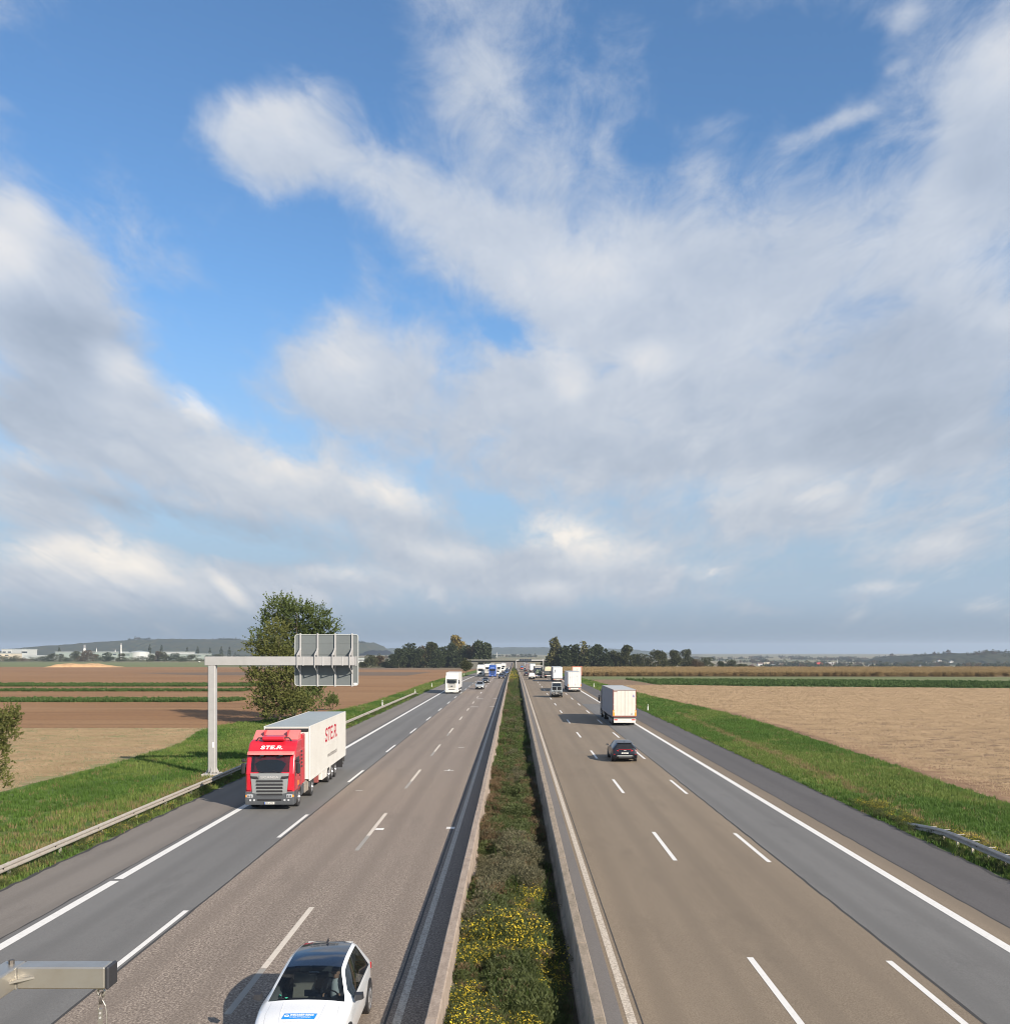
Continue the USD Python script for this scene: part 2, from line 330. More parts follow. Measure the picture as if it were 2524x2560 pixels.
# ---------------------------------------------------------------- terrain
YS = np.unique(np.concatenate([np.arange(-40, 200, 20.0), np.arange(200, 420, 10.0), np.arange(420, 1500, 40.0), np.arange(1500, 9001, 250.0)]))
XS = np.unique(np.concatenate([np.arange(-6000, -400, 400.0), np.arange(-400, -40, 60.0), [-40, 40], np.arange(100, 520, 60.0), np.arange(520, 6001, 400.0)]))
def _prof(k, v, y):
    from scipy.interpolate import PchipInterpolator
    return PchipInterpolator(k, v)(y)
TL = _prof([-100, 215, 260, 300, 350, 450, 550, 700, 1000, 1500, 3000, 6000, 12000], [0, 0, -.12, -.4, -.9, -1.9, -3.0, -4.6, -6.2, -8.2, -11.5, -14, -16], YS)
TR = _prof([-100, 215, 260, 300, 350, 450, 550, 700, 850, 1100, 1500, 2500, 4000, 12000], [0, 0, -.12, -.4, -.9, -1.9, -3.0, -4.6, -7.5, -16, -23, -27, -24, -20], YS)
XB = np.interp(XS, [-40, 40, 300], [0, 0, 1]) ; XB = XB * XB * (3 - 2 * XB)
GRID = TL[None, :] * (1 - XB[:, None]) + TR[None, :] * XB[:, None]
def T(x, y):
    """Height of the land, bilinear between the grid lines that every ground sheet shares."""
    x, y = np.asarray(x, float), np.asarray(y, float)
    i = np.clip(np.searchsorted(XS, x, 'right') - 1, 0, len(XS) - 2); j = np.clip(np.searchsorted(YS, y, 'right') - 1, 0, len(YS) - 2)
    a = (x - XS[i]) / (XS[i + 1] - XS[i]); b = (y - YS[j]) / (YS[j + 1] - YS[j])
    return (GRID[i, j] * (1 - a) + GRID[i + 1, j] * a) * (1 - b) + (GRID[i, j + 1] * (1 - a) + GRID[i + 1, j + 1] * a) * b

def sheet(poly, lift):
    """A ground sheet of any outline that follows the land `lift` metres above it."""
    P = Polygon(poly) if not isinstance(poly, Polygon) else poly
    x0, y0, x1, y1 = P.bounds; V, F, n = [], [], 0
    ys = [y for y in YS if y0 < y < y1]; ys = [y0, *ys, y1]
    for a, b in zip(ys[:-1], ys[1:]):
        xs = [x0, *([x for x in XS if x0 < x < x1] if b > 600 else []), x1]
        for c, d in zip(xs[:-1], xs[1:]):
            g = P.intersection(sbox(c, a, d, b))
            for q in getattr(g, 'geoms', [g]):
                if q.geom_type != 'Polygon' or q.area < 1e-9: continue
                v, f = trimesh.creation.triangulate_polygon(q, engine='earcut')
                V.append(v); F.append(np.array(f) + n); n += len(v)
    v, f = np.vstack(V), np.vstack(F)
    z = T(v[:, 0], v[:, 1]) + lift
    m = trimesh.Trimesh(np.column_stack([v, z]), f, process=False)
    if m.face_normals[:, 2].mean() < 0: m.invert()
    return m

def at(px, py, z=None, y=None):
    """World point seen at photograph pixel (px, py): on height z, or at distance y."""
    if y is None: y = FPX * (EYE - z) / (py - CY)
    return np.array([(px - CX) * y / FPX, y, EYE - (py - CY) * y / FPX])
def X(px, y): return (px - CX) * y / FPX

# ---------------------------------------------------------------- land
rng = np.random.default_rng(7)
M_PLOUGH = ground_mat('ploughed_soil', [0, ((.05, .35, 1), 4, 0, 1, (.215, .125, .070))][:0] + [
    ((1, 1, 1), 1, 0, 1, (.222, .120, .054)), ((.012, .05, 1), 4, .40, .66, (.265, .158, .078)), ((.02, .30, 1), 5, .48, .70, (.165, .086, .040)), ((1.6, 3.5, 3), 6, .50, .74, (.135, .075, .046)), ((3, 6, 3), 4, .60, .80, (.33, .215, .135))], bump=.9, bdist=.18, bscale=3.2)
M_DARKGROUND = ground_mat('dark_ground', [((1, 1, 1), 1, 0, 1, (.125, .092, .066)), ((.02, .4, 1), 5, .45, .7, (.165, .115, .075)), ((2, 4, 3), 6, .5, .75, (.085, .06, .045))], bump=.8, bdist=.15, bscale=3.0)
M_STUBBLE = ground_mat('stubble', [((1, 1, 1), 1, 0, 1, (.180, .118, .070)), ((.02, .09, 1), 4, .42, .68, (.215, .148, .090)), ((.6, 4.5, 3), 6, .44, .66, (.125, .080, .050)), ((3, 7, 3), 5, .55, .78, (.42, .33, .215)), ((.1, .5, 1), 4, .62, .8, (.24, .16, .095))], bump=.8, bdist=.10, bscale=5.0)
M_WEEDYSTUBBLE = ground_mat('weedy_stubble', [((1, 1, 1), 1, 0, 1, (.255, .190, .110)), ((.05, .20, 1), 4, .38, .54, (.165, .168, .065)), ((.5, 3.0, 3), 6, .46, .70, (.310, .240, .150)), ((2, 6, 3), 5, .52, .75, (.180, .125, .072))], bump=.8, bdist=.10, bscale=5.0)
M_MARGIN = ground_mat('field_margin', [((1, 1, 1), 1, 0, 1, (.205, .125, .075)), ((2, .5, 3), 6, .46, .72, (.29, .195, .12)), ((.8, .12, 1), 4, .5, .66, (.15, .09, .055))], bump=.9, bdist=.12, bscale=4.0)
M_TURF = ground_mat('turf', [((1, 1, 1), 1, 0, 1, (.070, .120, .024)), ((.10, .08, 1), 4, .42, .66, (.105, .155, .036)), ((.35, .22, 1), 5, .55, .72, (.155, .135, .055)), ((2.2, 2.2, 2), 5, .5, .75, (.035, .06, .015))], bump=1.0, bdist=.15, bscale=6.0)
M_GREENFIELD = ground_mat('green_field', [((1, 1, 1), 1, 0, 1, (.115, .135, .052)), ((.02, .08, 1), 4, .42, .66, (.16, .165, .075)), ((1.2, 2, 2), 5, .5, .75, (.08, .105, .036))], bump=.6, bdist=.08, bscale=6.0)
M_FAR = ground_mat('far_land', [((1, 1, 1), 1, 0, 1, (.135, .130, .062)), ((.002, .012, 1), 3, .45, .58, (.215, .165, .100)), ((.003, .009, 1), 3, .52, .62, (.07, .095, .045)), ((.02, .06, 1), 5, .55, .72, (.10, .11, .05))], bump=0)
M_SOIL = ground_mat('median_soil', [((1, 1, 1), 1, 0, 1, (.075, .060, .040)), ((2, 2, 2), 5, .45, .7, (.05, .055, .025))], bump=1.0, bdist=.1, bscale=9.0)

V, F = [], []
for i, x in enumerate(XS):
    for j, y in enumerate(YS): V.append((x, y, GRID[i, j]))
ny = len(YS)
for i in range(len(XS) - 1):
    for j in range(ny - 1):
        a, b, c, d = i * ny + j, (i + 1) * ny + j, (i + 1) * ny + j + 1, i * ny + j + 1
        F += [[a, b, c], [a, c, d]]
put('ground', (np.array(V), np.array(F)), M_FAR, kind='structure', label='open country that runs out to the horizon', cat='ground')

LEFT_EDGE = [(-30, 15), (-30, 60), (-29.3, 72), (-29.6, 86), (-32.3, 99), (-32.9, 106), (-31, 113), (-25.6, 126), (-22.8, 150), (-22.4, 200), (-22.2, 400), (-22.5, 700)]
RIGHT_EDGE = [(26.6, 15), (26.9, 60), (27.4, 68), (28.4, 108), (28.0, 130), (25.4, 168), (22.6, 228), (21.6, 286), (21.5, 335), (21.0, 700)]
put('grass_verge', sheet([(-17.7, 15), *LEFT_EDGE, (-17.7, 700)], .020), M_TURF, kind='structure', label='grass strip left of the motorway behind the guard rail', cat='grass')
put('grass_verge', sheet([(17.75, 15), *RIGHT_EDGE, (17.75, 700)], .020), M_TURF, kind='structure', label='grass strip right of the motorway beside the stubble field', cat='grass')
lx = [(x - .02, y) for x, y in LEFT_EDGE]
cut = [p for p in lx if p[1] < 104]; b104 = (np.interp(104, [p[1] for p in lx], [p[0] for p in lx]), 104)
put('stubble_field', sheet([(-500, 15), *cut, b104, (-500, 103)], .024), M_WEEDYSTUBBLE, kind='structure', label='pale weedy stubble strip in the left foreground', cat='field')
up = [b104] + [p for p in lx if p[1] > 104 and p[1] < 650]
put('ploughed_field', sheet([(-2500, 103.5), *up, (-24, 690), (-250, 800), (-2500, 960)], .022), M_PLOUGH, kind='structure', label='wide brown ploughed field left of the motorway', cat='field')
put('dark_field', sheet([(-175, 440), (-120, 372), (-40, 360), (-40, 470), (-120, 475)], .040), M_DARKGROUND, kind='structure', label='darker wedge within the left ploughed field', cat='field')  # wedge drawn in a darker brown than the ploughland around it
put('dark_field', sheet([(-24, 620), (-24, 690), (-190, 755), (-190, 650)], .040), M_DARKGROUND, kind='structure', label='dark strip of soil in front of the left grove', cat='field')
put('green_field', sheet([(-2500, 970), (-250, 810), (-250, 1300), (-2500, 1500)], .050), M_GREENFIELD, kind='structure', label='flat green field at the far edge of the left ploughland', cat='field')
rx = [(x + .02, y) for x, y in RIGHT_EDGE]
put('stubble_field', sheet([*[p for p in rx if p[1] < 290], (33, 287), (35, 236), (57, 225), (109, 213), (260, 176), (500, 120), (500, 15)], .024), M_STUBBLE, kind='structure', label='broad tan stubble field right of the motorway', cat='field')
put('field_margin', sheet([*[p for p in rx if p[1] < 240], *[(x + w, y) for (x, y), w in zip([p for p in rx if p[1] < 240][::-1], (1.2, 2.0, 2.4, 2.6, 2.8, 3, 3, 3, 3))]], .034), M_MARGIN, kind='structure', label='bare brown margin between the right verge and the stubble', cat='field')
put('crop_field', sheet([(33, 287.5), (35, 236.5), (57, 225.5), (109, 213.5), (260, 176.5), (500, 121), (500, 180), (260, 228), (131, 256), (60, 284), (33, 291)], .026), ground_mat('beet', [((1, 1, 1), 1, 0, 1, (.045, .085, .022)), ((.8, 1.6, 1), 5, .45, .7, (.075, .125, .034))], bump=.8, bdist=.2, bscale=3.), kind='structure', label='dark green crop strip across the right fields', cat='field')
put('green_field', sheet([(21.62, 288), (33, 291.5), (60, 284.5), (131, 256.5), (260, 228.5), (500, 181), (500, 312), (140, 330), (40, 343), (21.55, 345)], .022), M_GREENFIELD, kind='structure', label='light green meadow strip in front of the maize', cat='field')

# ---------------------------------------------------------------- motorway
def asphalt(name, base, dark, light, grain=26.0, rough=.85, streak=.35, speck=.5, track=(1.83, 4.47)):
    n = {'g': ('geometry', {}), 'p': ('principled_bsdf', {'roughness': rough, 'specular_ior_level': .35}),
         'sx': ('separate_xyz', {}), 'tw': ('math', {'math_type': 'multiply_add', 'value2': 6.2832 / track[0], 'value3': -6.2832 / track[0] * track[1] + 3.1416}), 'tc': ('math', {'math_type': 'cosine'}), 'tr': ('map_range', {'from_min': .1, 'from_max': 1., 'to_min': 0., 'to_max': 1., 'clamp': True}), 'tm': ('math', {'math_type': 'multiply'}), 'xt': ('mix', {'color2': tuple(c * .80 for c in base)}),
         'm4': ('mapping', {'mapping_type': 'point', 'scale': (.55, .16, 1.), 'location': (3., 8., 0.)}), 'n4': ('noise_texture', {'scale': 1.0, 'detail': 8.0, 'roughness': .7}), 'r4': ('map_range', {'from_min': .56, 'from_max': .74, 'to_min': 0., 'to_max': .5, 'clamp': True}), 'x4': ('mix', {'mix_type': 'mix', 'color2': tuple(c * .62 for c in base)}),
         'n1': ('noise_texture', {'scale': grain, 'detail': 3.0, 'roughness': .7}), 'r1': ('rgb_ramp', {'ramp': [(.5 - .18, dark), (.5, base), (.5 + .18, light)]}),
         'm2': ('mapping', {'mapping_type': 'point', 'scale': (.75, .018, 1.)}), 'n2': ('noise_texture', {'scale': 1.0, 'detail': 5.0, 'roughness': .6}), 'r2': ('map_range', {'from_min': .38, 'from_max': .68, 'to_min': 0., 'to_max': streak, 'clamp': True}),
         'x2': ('mix', {'mix_type': 'mix', 'color2': tuple(c * .72 for c in base)}),
         'm3': ('mapping', {'mapping_type': 'point', 'scale': (.16, .05, 1.)}), 'n3': ('noise_texture', {'scale': 1.0, 'detail': 6.0, 'roughness': .65}), 'r3': ('map_range', {'from_min': .40, 'from_max': .70, 'to_min': 0., 'to_max': .55, 'clamp': True}),
         'x3': ('mix', {'mix_type': 'mix', 'color2': tuple(min(1, c * 1.22) for c in base)}),
         'b': ('bump', {'strength': speck, 'distance': .008})}
    l = [('g.position', 'n1.vector'), ('n1.fac', 'r1.fac'), ('g.position', 'm2.vector'), ('m2.vector', 'n2.vector'), ('n2.fac', 'r2.value'), ('r2.result', 'x2.fac'), ('r1.color', 'x2.color1'),
         ('g.position', 'm3.vector'), ('m3.vector', 'n3.vector'), ('n3.fac', 'r3.value'), ('r3.result', 'x3.fac'), ('x2.color', 'x3.color1'), ('g.position', 'm4.vector'), ('m4.vector', 'n4.vector'), ('n4.fac', 'r4.value'), ('r4.result', 'x4.fac'), ('x3.color', 'x4.color1'), ('g.position', 'sx.vector'), ('sx.x', 'tw.value1'), ('tw.value', 'tc.value1'), ('tc.value', 'tr.value'), ('tr.result', 'tm.value1'), ('n3.fac', 'tm.value2'), ('tm.value', 'xt.fac'), ('x4.color', 'xt.color1'), ('xt.color', 'p.base_color'), ('n1.fac', 'b.height'), ('b.normal', 'p.normal')]
    return usdkit.material(stage, '/World/Looks/' + name, n, l, surface='p.BSDF')
M_AGG = asphalt('washed_concrete', (.178, .145, .118), (.058, .045, .037), (.42, .355, .295), grain=17.0, streak=.30, speck=.9, track=(1.95, -4.55))
M_GREYLANE = asphalt('grey_asphalt', (.128, .126, .122), (.098, .096, .093), (.16, .157, .152), grain=30.0, streak=.45)
M_BROWN = asphalt('brown_asphalt', (.178, .142, .103), (.105, .079, .053), (.245, .198, .142), grain=24.0, streak=.5)
M_BROWNDARK = asphalt('worn_asphalt', (.155, .134, .110), (.11, .095, .08), (.20, .178, .15), grain=24.0, streak=.6)
M_SHOULDERL = asphalt('left_shoulder', (.150, .134, .118), (.115, .102, .090), (.19, .172, .155), grain=28.0, streak=.3)
M_SHOULDERR = asphalt('right_shoulder', (.082, .077, .076), (.062, .058, .057), (.108, .102, .100), grain=28.0, streak=.25)
M_STRIP = asphalt('wall_strip', (.125, .118, .115), (.10, .094, .092), (.15, .143, .14), grain=28.0, streak=.2)
FAR = 1450
def lane(x0, x1, y0, y1, m, label):
    put('road', sheet([(x0, y0), (x1, y0), (x1, y1), (x0, y1)], .050), m, kind='structure', label=label, cat='road')
lane(-17.7, -14.65, 14, FAR, M_SHOULDERL, 'hard shoulder of the left carriageway')
lane(-14.65, -10.2, 14, 260, M_GREYLANE, 'smooth grey lorry lane of the left carriageway')
lane(-14.65, -10.2, 260, FAR, M_BROWNDARK, 'far worn stretch of the left lorry lane')
lane(-10.2, -1.6, 14, FAR, M_AGG, 'two speckled brown concrete lanes left of the median')
lane(1.70, 2.42, 14, FAR, M_STRIP, 'narrow grey strip along the right median wall')
lane(2.42, 10.4, 14, FAR, M_BROWN, 'two brown lanes of the right carriageway')
lane(10.4, 13.85, 14, 150, M_GREYLANE, 'smooth grey lorry lane of the right carriageway')
lane(10.4, 13.85, 150, FAR, M_BROWNDARK, 'far worn stretch of the right lorry lane')
lane(13.85, 14.72, 14, FAR, M_BROWN, 'brown strip outside the right edge line')
lane(14.72, 17.75, 14, FAR, M_SHOULDERR, 'dark hard shoulder of the right carriageway')
put('median_ground', sheet([(-1.62, 14), (1.72, 14), (1.72, FAR), (-1.62, FAR)], .030), M_SOIL, kind='structure', label='soil of the median between the two concrete walls', cat='ground')

def line_mat(name, col, wear):
    n = {'g': ('geometry', {}), 'n': ('noise_texture', {'scale': 9.0, 'detail': 6.0, 'roughness': .7}), 'r': ('map_range', {'from_min': .52, 'from_max': .75, 'to_min': 0., 'to_max': wear, 'clamp': True}), 'x': ('mix', {'color1': col, 'color2': (.2, .18, .16)}), 'p': ('principled_bsdf', {'roughness': .7})}
    return usdkit.material(stage, '/World/Looks/' + name, n, [('g.position', 'n.vector'), ('n.fac', 'r.value'), ('r.result', 'x.fac'), ('x.color', 'p.base_color')], surface='p.BSDF')
M_LINE = line_mat('road_paint', (.60, .59, .565), .35)
M_LINE_WORN = line_mat('worn_road_paint', (.50, .45, .385), .6)
M_LINE_OLD = line_mat('faded_road_paint', (.25, .235, .21), .6)
M_SEAM = paint('seam', (.035, .033, .031), .8)
mk = thing('road_markings', 'white lane lines and edge lines painted on both carriageways', 'road markings', kind='structure')
def rect(x0, x1, y0, y1, lift): return sheet([(x0, y0), (x1, y0), (x1, y1), (x0, y1)], lift)
put('edge_line', rect(-14.45, -14.13, 14, 34.75, .055), M_LINE, mk); put('edge_line', rect(-14.45, -14.13, 35.05, FAR, .055), M_LINE, mk)
put('edge_line', rect(13.52, 13.84, 14, FAR, .055), M_LINE, mk)
M_RIB = usdkit.material(stage, '/World/Looks/ribbed_paint', {'g': ('geometry', {}), 'v': ('voronoi_texture', {'scale': 16.0}), 'r': ('map_range', {'from_min': .40, 'from_max': .75, 'to_min': 0., 'to_max': .8, 'clamp': True}), 'x': ('mix', {'color1': (.46, .41, .345), 'color2': (.26, .225, .185)}), 'p': ('principled_bsdf', {'roughness': .75}), 'b': ('bump', {'strength': .7, 'distance': .01, 'invert': True})},
                        [('g.position', 'v.vector'), ('v.distance', 'r.value'), ('r.result', 'x.fac'), ('x.color', 'p.base_color'), ('v.distance', 'b.height'), ('b.normal', 'p.normal')], surface='p.BSDF')
put('edge_line', rect(-2.70, -2.51, 14, FAR, .055), M_RIB, mk, label='ribbed edge line beside the left median wall')
put('edge_line', rect(2.52, 2.72, 14, FAR, .055), M_RIB, mk, label='ribbed edge line beside the right median wall')
far = []
for x, a, m in ((-6.5, 25.2, M_LINE_WORN), (-10.4, 24.8, M_LINE), (6.33, 20.1, M_LINE), (9.95, 19.8, M_LINE)):
    k = 0
    while a + 18.05 * k < 900:
        y = a + 18.05 * k; d = rect(x - .085, x + .085, y, y + 6.0, .055)
        if y < 175: put('dash', d, m, mk)
        else: far.append(d)
        if x == -6.5 and y < 110: put('faded_dash', rect(x - .085, x + .085, y - 3.2, y - .02, .055), M_LINE_OLD, mk)
        k += 1
put('distant_dashes', far, M_LINE, mk, kind='stuff')
for x0, x1, y0, y1 in ((-6.4, -6.02, 44.6, 45.1), (-3.15, -2.76, 44.9, 45.4), (-4.83, -4.17, 66.8, 67.0), (-4.55, -4.45, 66.5, 67.4), (-4.75, -4.25, 82.3, 82.5), (-6.4, -5.3, 165.5, 166.2), (-6.4, -5.3, 142, 142.5), (-3.6, -2.8, 165.6, 166.2), (-3.6, -2.8, 142.5, 143), (-4.5, -3.6, 250, 250.6), (-9.3, -8.9, 57, 57.1)):
    put('tick', rect(x0, x1, y0, y1, .058), M_LINE, mk)
sm = thing('road_seams', 'dark joints of bitumen between the lanes of both carriageways', 'joints', kind='structure')
def seam(x, w, y0, y1, wob=.015, seed=0):
    r = np.random.default_rng(seed); ys = np.arange(y0, min(y1, 140) + .1, .7); e = r.normal(0, wob, len(ys))
    pts = [(x - w / 2 + e[i], y) for i, y in enumerate(ys)] + ([(x - w / 2, y1)] if y1 > 140 else []); bk = ([(x + w / 2, y1)] if y1 > 140 else []) + [(x + w / 2 + e[i] * .6 + abs(r.normal(0, wob)), y) for i, y in reversed(list(enumerate(ys)))]
    put('joint', sheet(pts + bk, .053), M_SEAM, sm)
seam(-10.2, .07, 14, 700, .008, 1); seam(10.4, .08, 14, 700, .012, 2); seam(1.985, .06, 14, 300, .018, 3); seam(2.84, .035, 14, 300, .002, 4); seam(14.72, .05, 14, 500, .015, 5); seam(-2.86, .05, 14, 300, .006, 6); seam(-14.68, .035, 14, 300, .02, 7); seam(17.70, .12, 14, 500, .05, 8); seam(-17.66, .10, 14, 500, .06, 9)
put('crack', sheet([(4.2, 78.0), (5.6, 78.3), (8.6, 78.1), (10.3, 78.2), (10.3, 78.35), (8.6, 78.27), (5.6, 78.5), (4.2, 78.15)], .052), M_BROWNDARK, sm)

# ---------------------------------------------------------------- median walls
def concrete(name, base, stain, light, seedloc=0.0):
    n = {'g': ('geometry', {}), 'p': ('principled_bsdf', {'roughness': .9, 'specular_ior_level': .25}),
         'm1': ('mapping', {'mapping_type': 'point', 'scale': (5., 1.4, .9), 'location': (seedloc, 0., 0.)}), 'n1': ('noise_texture', {'scale': 1.0, 'detail': 6.0, 'roughness': .65}), 'r1': ('map_range', {'from_min': .42, 'from_max': .72, 'to_min': 0., 'to_max': .8, 'clamp': True}), 'x1': ('mix', {'color1': base, 'color2': stain}),
         'n2': ('noise_texture', {'scale': 14.0, 'detail': 5.0, 'roughness': .7}), 'r2': ('map_range', {'from_min': .5, 'from_max': .75, 'to_min': 0., 'to_max': .7, 'clamp': True}), 'x2': ('mix', {'color2': light}), 'b': ('bump', {'strength': .5, 'distance': .02})}
    l = [('g.position', 'm1.vector'), ('m1.vector', 'n1.vector'), ('n1.fac', 'r1.value'), ('r1.result', 'x1.fac'), ('g.position', 'n2.vector'), ('n2.fac', 'r2.value'), ('r2.result', 'x2.fac'), ('x1.color', 'x2.color1'), ('x2.color', 'p.base_color'), ('n2.fac', 'b.height'), ('b.normal', 'p.normal')]
    mats[name] = usdkit.material(stage, '/World/Looks/' + name, n, l, surface='p.BSDF'); return mats[name]
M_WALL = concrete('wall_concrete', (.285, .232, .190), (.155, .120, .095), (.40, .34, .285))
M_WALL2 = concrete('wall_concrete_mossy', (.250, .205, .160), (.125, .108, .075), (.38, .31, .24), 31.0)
PROF = [(-.26, -.02), (-.24, .22), (-.165, .27), (-.13, .96), (-.105, .995), (.105, .995), (.13, .96), (.165, .27), (.24, .22), (.26, -.02)]
def wall(xc, label, mat):
    w = thing('concrete_wall', label, 'wall', (xc, 0, 0))
    y = 14.3
    while y < 96:
        m = prism(PROF, 'y', y + .008, y + 4.97); r = np.random.default_rng(int(y * 10))
        v = m.vertices; v[:, 0] += r.normal(0, .006); v[:, 2] += r.normal(0, .004)
        put('wall_segment', m, mat, w); y += 5.0
    rings = [[(px, yy, pz + float(T(0, yy))) for px, pz in PROF] for yy in [y, *[q for q in YS if y < q < 1300], 1300]]
    put('wall_run', loft(rings), mat, w, label='far continuation of the wall')
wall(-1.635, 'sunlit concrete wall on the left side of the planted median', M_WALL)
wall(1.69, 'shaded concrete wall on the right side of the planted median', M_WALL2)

# ---------------------------------------------------------------- guard rails
M_GALV = paint('galvanised', (.42, .40, .37), .42, .55, vary=.22, scale=3.0)
M_GALV_DULL = paint('galvanised_dull', (.36, .335, .30), .6, .25, vary=.25, scale=5.0, dirt=((.20, .15, .10), .55))
M_GALV_PALE = paint('galvanised_pale', (.40, .395, .39), .55, .25, vary=.08, scale=2.0)
BEAM = [(0, -.155), (.02, -.135), (.075, -.105), (.08, -.055), (.015, -.015), (.015, .015), (.08, .055), (.075, .105), (.02, .135), (0, .155), (-.012, .155), (.008, .128), (.062, .10), (.066, .06), (.002, .018), (.002, -.018), (.066, -.06), (.062, -.10), (.008, -.128), (-.012, -.155)]
def guard_rail(label, x, face, y0, y1, zc, step, ramp0=0, ramp1=0, arms=False):
    t = thing('guard_rail', label, 'guard rail', (x, 0, 0))
    def zz(y):
        z = zc
        if ramp0 and y < y0 + ramp0: z = zc - (zc + .05) * ((y0 + ramp0 - y) / ramp0) ** 1.3
        if ramp1 and y > y1 - ramp1: z = zc - (zc + .05) * ((y - y1 + ramp1) / ramp1) ** 1.3
        return z
    y = y0
    while y < y1 - .1:
        e = min(y + 4.0, y1); ks = np.linspace(y + .004, e - .004, 5)
        put('beam', loft([[(face * o, k, zz(k) + dz) for o, dz in BEAM][::face] for k in ks]), M_GALV_DULL, t); y = e
    y = y0 + .6
    while y < y1 - .4:
        z = zz(y)
        if z > .2:
            put('post', bx(-.115 if face > 0 else .015, -.015 if face > 0 else .115, y - .03, y + .03, -.15, z + .13, .006), M_GALV_DULL, t)
            if arms: put('spacer', bx(*sorted((face * -.02, face * -.34)), y - .022, y + .022, z + .115, z + .14, .004), M_GALV_DULL, t)
        y += step
    return t
guard_rail('long galvanised guard rail along the left hard shoulder', -18.45, 1, 15, 187, .43, 4.0, ramp1=9)
guard_rail('short guard rail starting in the grass at the right shoulder', 18.6, -1, 15, 46.5, .43, 1.33, ramp1=5, arms=True)

# ---------------------------------------------------------------- marker posts
M_WHITE_PLASTIC = paint('white_plastic', (.56, .56, .54), .45)
M_BLACK_PLASTIC = paint('black_plastic', (.02, .02, .022), .4)
M_REFLECT = paint('reflector', (.75, .72, .62), .15)
def marker(name='marker_post', label='', loc=(0, 0, 0), face=-1):
    t = thing(name, label, 'marker post', loc, 0, 'marker posts along the motorway verges')
    def seg(z0, z1, s=.072): return hull([(sx * (s - .012 * z), sy * (.045 - .006 * z), z) for z in (z0, z1) for sx in (-1, 1) for sy in (-1, 1)])
    put('post', seg(0, .69), M_WHITE_PLASTIC, t); put('band', seg(.692, .86, .060), M_BLACK_PLASTIC, t)
    put('cap', hull([(sx * .05, sy * .04, .862) for sx in (-1, 1) for sy in (-1, 1)] + [(-.05, -.04, 1.0), (-.05, .04, 1.0), (.05, -.04, .95), (.05, .04, .95)]), M_WHITE_PLASTIC, t)
    put('reflector', bx(-.02, .02, -.046, -.040, .70, .85), M_REFLECT, t)
    return t
MP = [(18.25, 132.5, 'white marker post in the right verge nearest the camera'), (17.95, 219, 'white marker post in the right verge beside the white box lorry'), (18.0, 311, 'far white marker post in the right verge beside the grey lorry'),
      (-19.4, 143, 'white marker post behind the guard rail near the signboard'), (-18.75, 184, 'white marker post at the end of the left guard rail'), (-18.6, 219, 'white marker post in the left verge beside the white lorry cab'), (-18.9, 322, 'white marker post at the foot of the small round roadside tree'), (-18.7, 362, 'white marker post beyond the small round roadside tree')]
mp0 = None
for x, y, lab in MP:
    z = float(T(x, y)) + .02
    if mp0 is None: mp0 = marker('marker_post', lab, (x, y, z))
    else: copy_of(mp0, (x, y, z), label=lab)

# ---------------------------------------------------------------- cantilever signboard
M_STEEL = paint('grey_steel', (.335, .33, .325), .55, .2, vary=.10, scale=1.5)
M_SHEET = paint('board_back', (.125, .14, .142), .5, .15, vary=.08, scale=.8)
M_RIM = paint('board_rim', (.46, .48, .47), .45)
M_BOLT = paint('bolt', (.10, .09, .08), .5, .5)
M_CONC = paint('footing', (.36, .33, .29), .9, vary=.2, scale=5)
M_STICKER = paint('sticker', (.8, .8, .78), .5)
g = thing('signboard_gantry', 'grey steel cantilever gantry carrying a signboard seen from behind', 'road sign', (-20.0, 64.4, 0))
put('footing', bx(-.62, .62, -.62, .62, -.3, .16, .03), M_CONC, g)
put('post', bx(-.25, .25, -.25, .25, .20, 7.34, .05), M_STEEL, g)
put('base_plate', bx(-.5, .5, -.5, .5, .16, .20, .005), M_STEEL, g)
for sx, sy in ((-1, 0), (1, 0), (0, -1), (0, 1)):
    w = prism([(.25, .20), (.46, .20), (.25, .62)], 'y', -.012, .012); a = math.atan2(sy, sx); w.apply_transform(trimesh.transformations.rotation_matrix(a, (0, 0, 1))); put('gusset', w, M_STEEL, g)
for bxx in (-.38, -.13, .13, .38):
    for byy in (-.40, .40): put('bolt', cyl((bxx, byy, .20), (bxx, byy, .28), .03, 6), M_BOLT, g)
put('arm', bx(-.47, 9.5, -.25, .25, 7.322, 7.91, .03), M_STEEL, g)
put('arm_seam', bx(-.44, .0, -.262, -.252, 7.34, 7.36), M_STEEL, g)
put('arm_cap', bx(9.502, 9.53, -.27, .27, 7.30, 7.93), M_STEEL, g)
for zx in (1175, 1385, 1593): x = X(480 + zx * .2362, 64.15) + 20.0; put('flange', bx(x - .04, x + .04, -.272, -.252, 7.31, 7.92, .004), M_GALV_PALE, g)
board = [9.40, 8.84, 8.06, 7.28, 6.50, 5.95]
def rounded(x0, x1, z0, z1, r, n=6):
    pts = []
    for cx, cz, a0 in ((x1 - r, z1 - r, 0), (x0 + r, z1 - r, 90), (x0 + r, z0 + r, 180), (x1 - r, z0 + r, 270)):
        pts += [(cx + r * math.cos(math.radians(a0 + 90 * i / n)), cz + r * math.sin(math.radians(a0 + 90 * i / n))) for i in range(n + 1)]
    return Polygon(pts)
BX0, BX1 = -14.71 + 20, -10.45 + 20
outer = rounded(BX0, BX1, board[-1], board[0], .17); inner = outer.buffer(-.035)
put('rim', prism(outer.difference(inner), 'y', .70, .80), M_RIM, g)
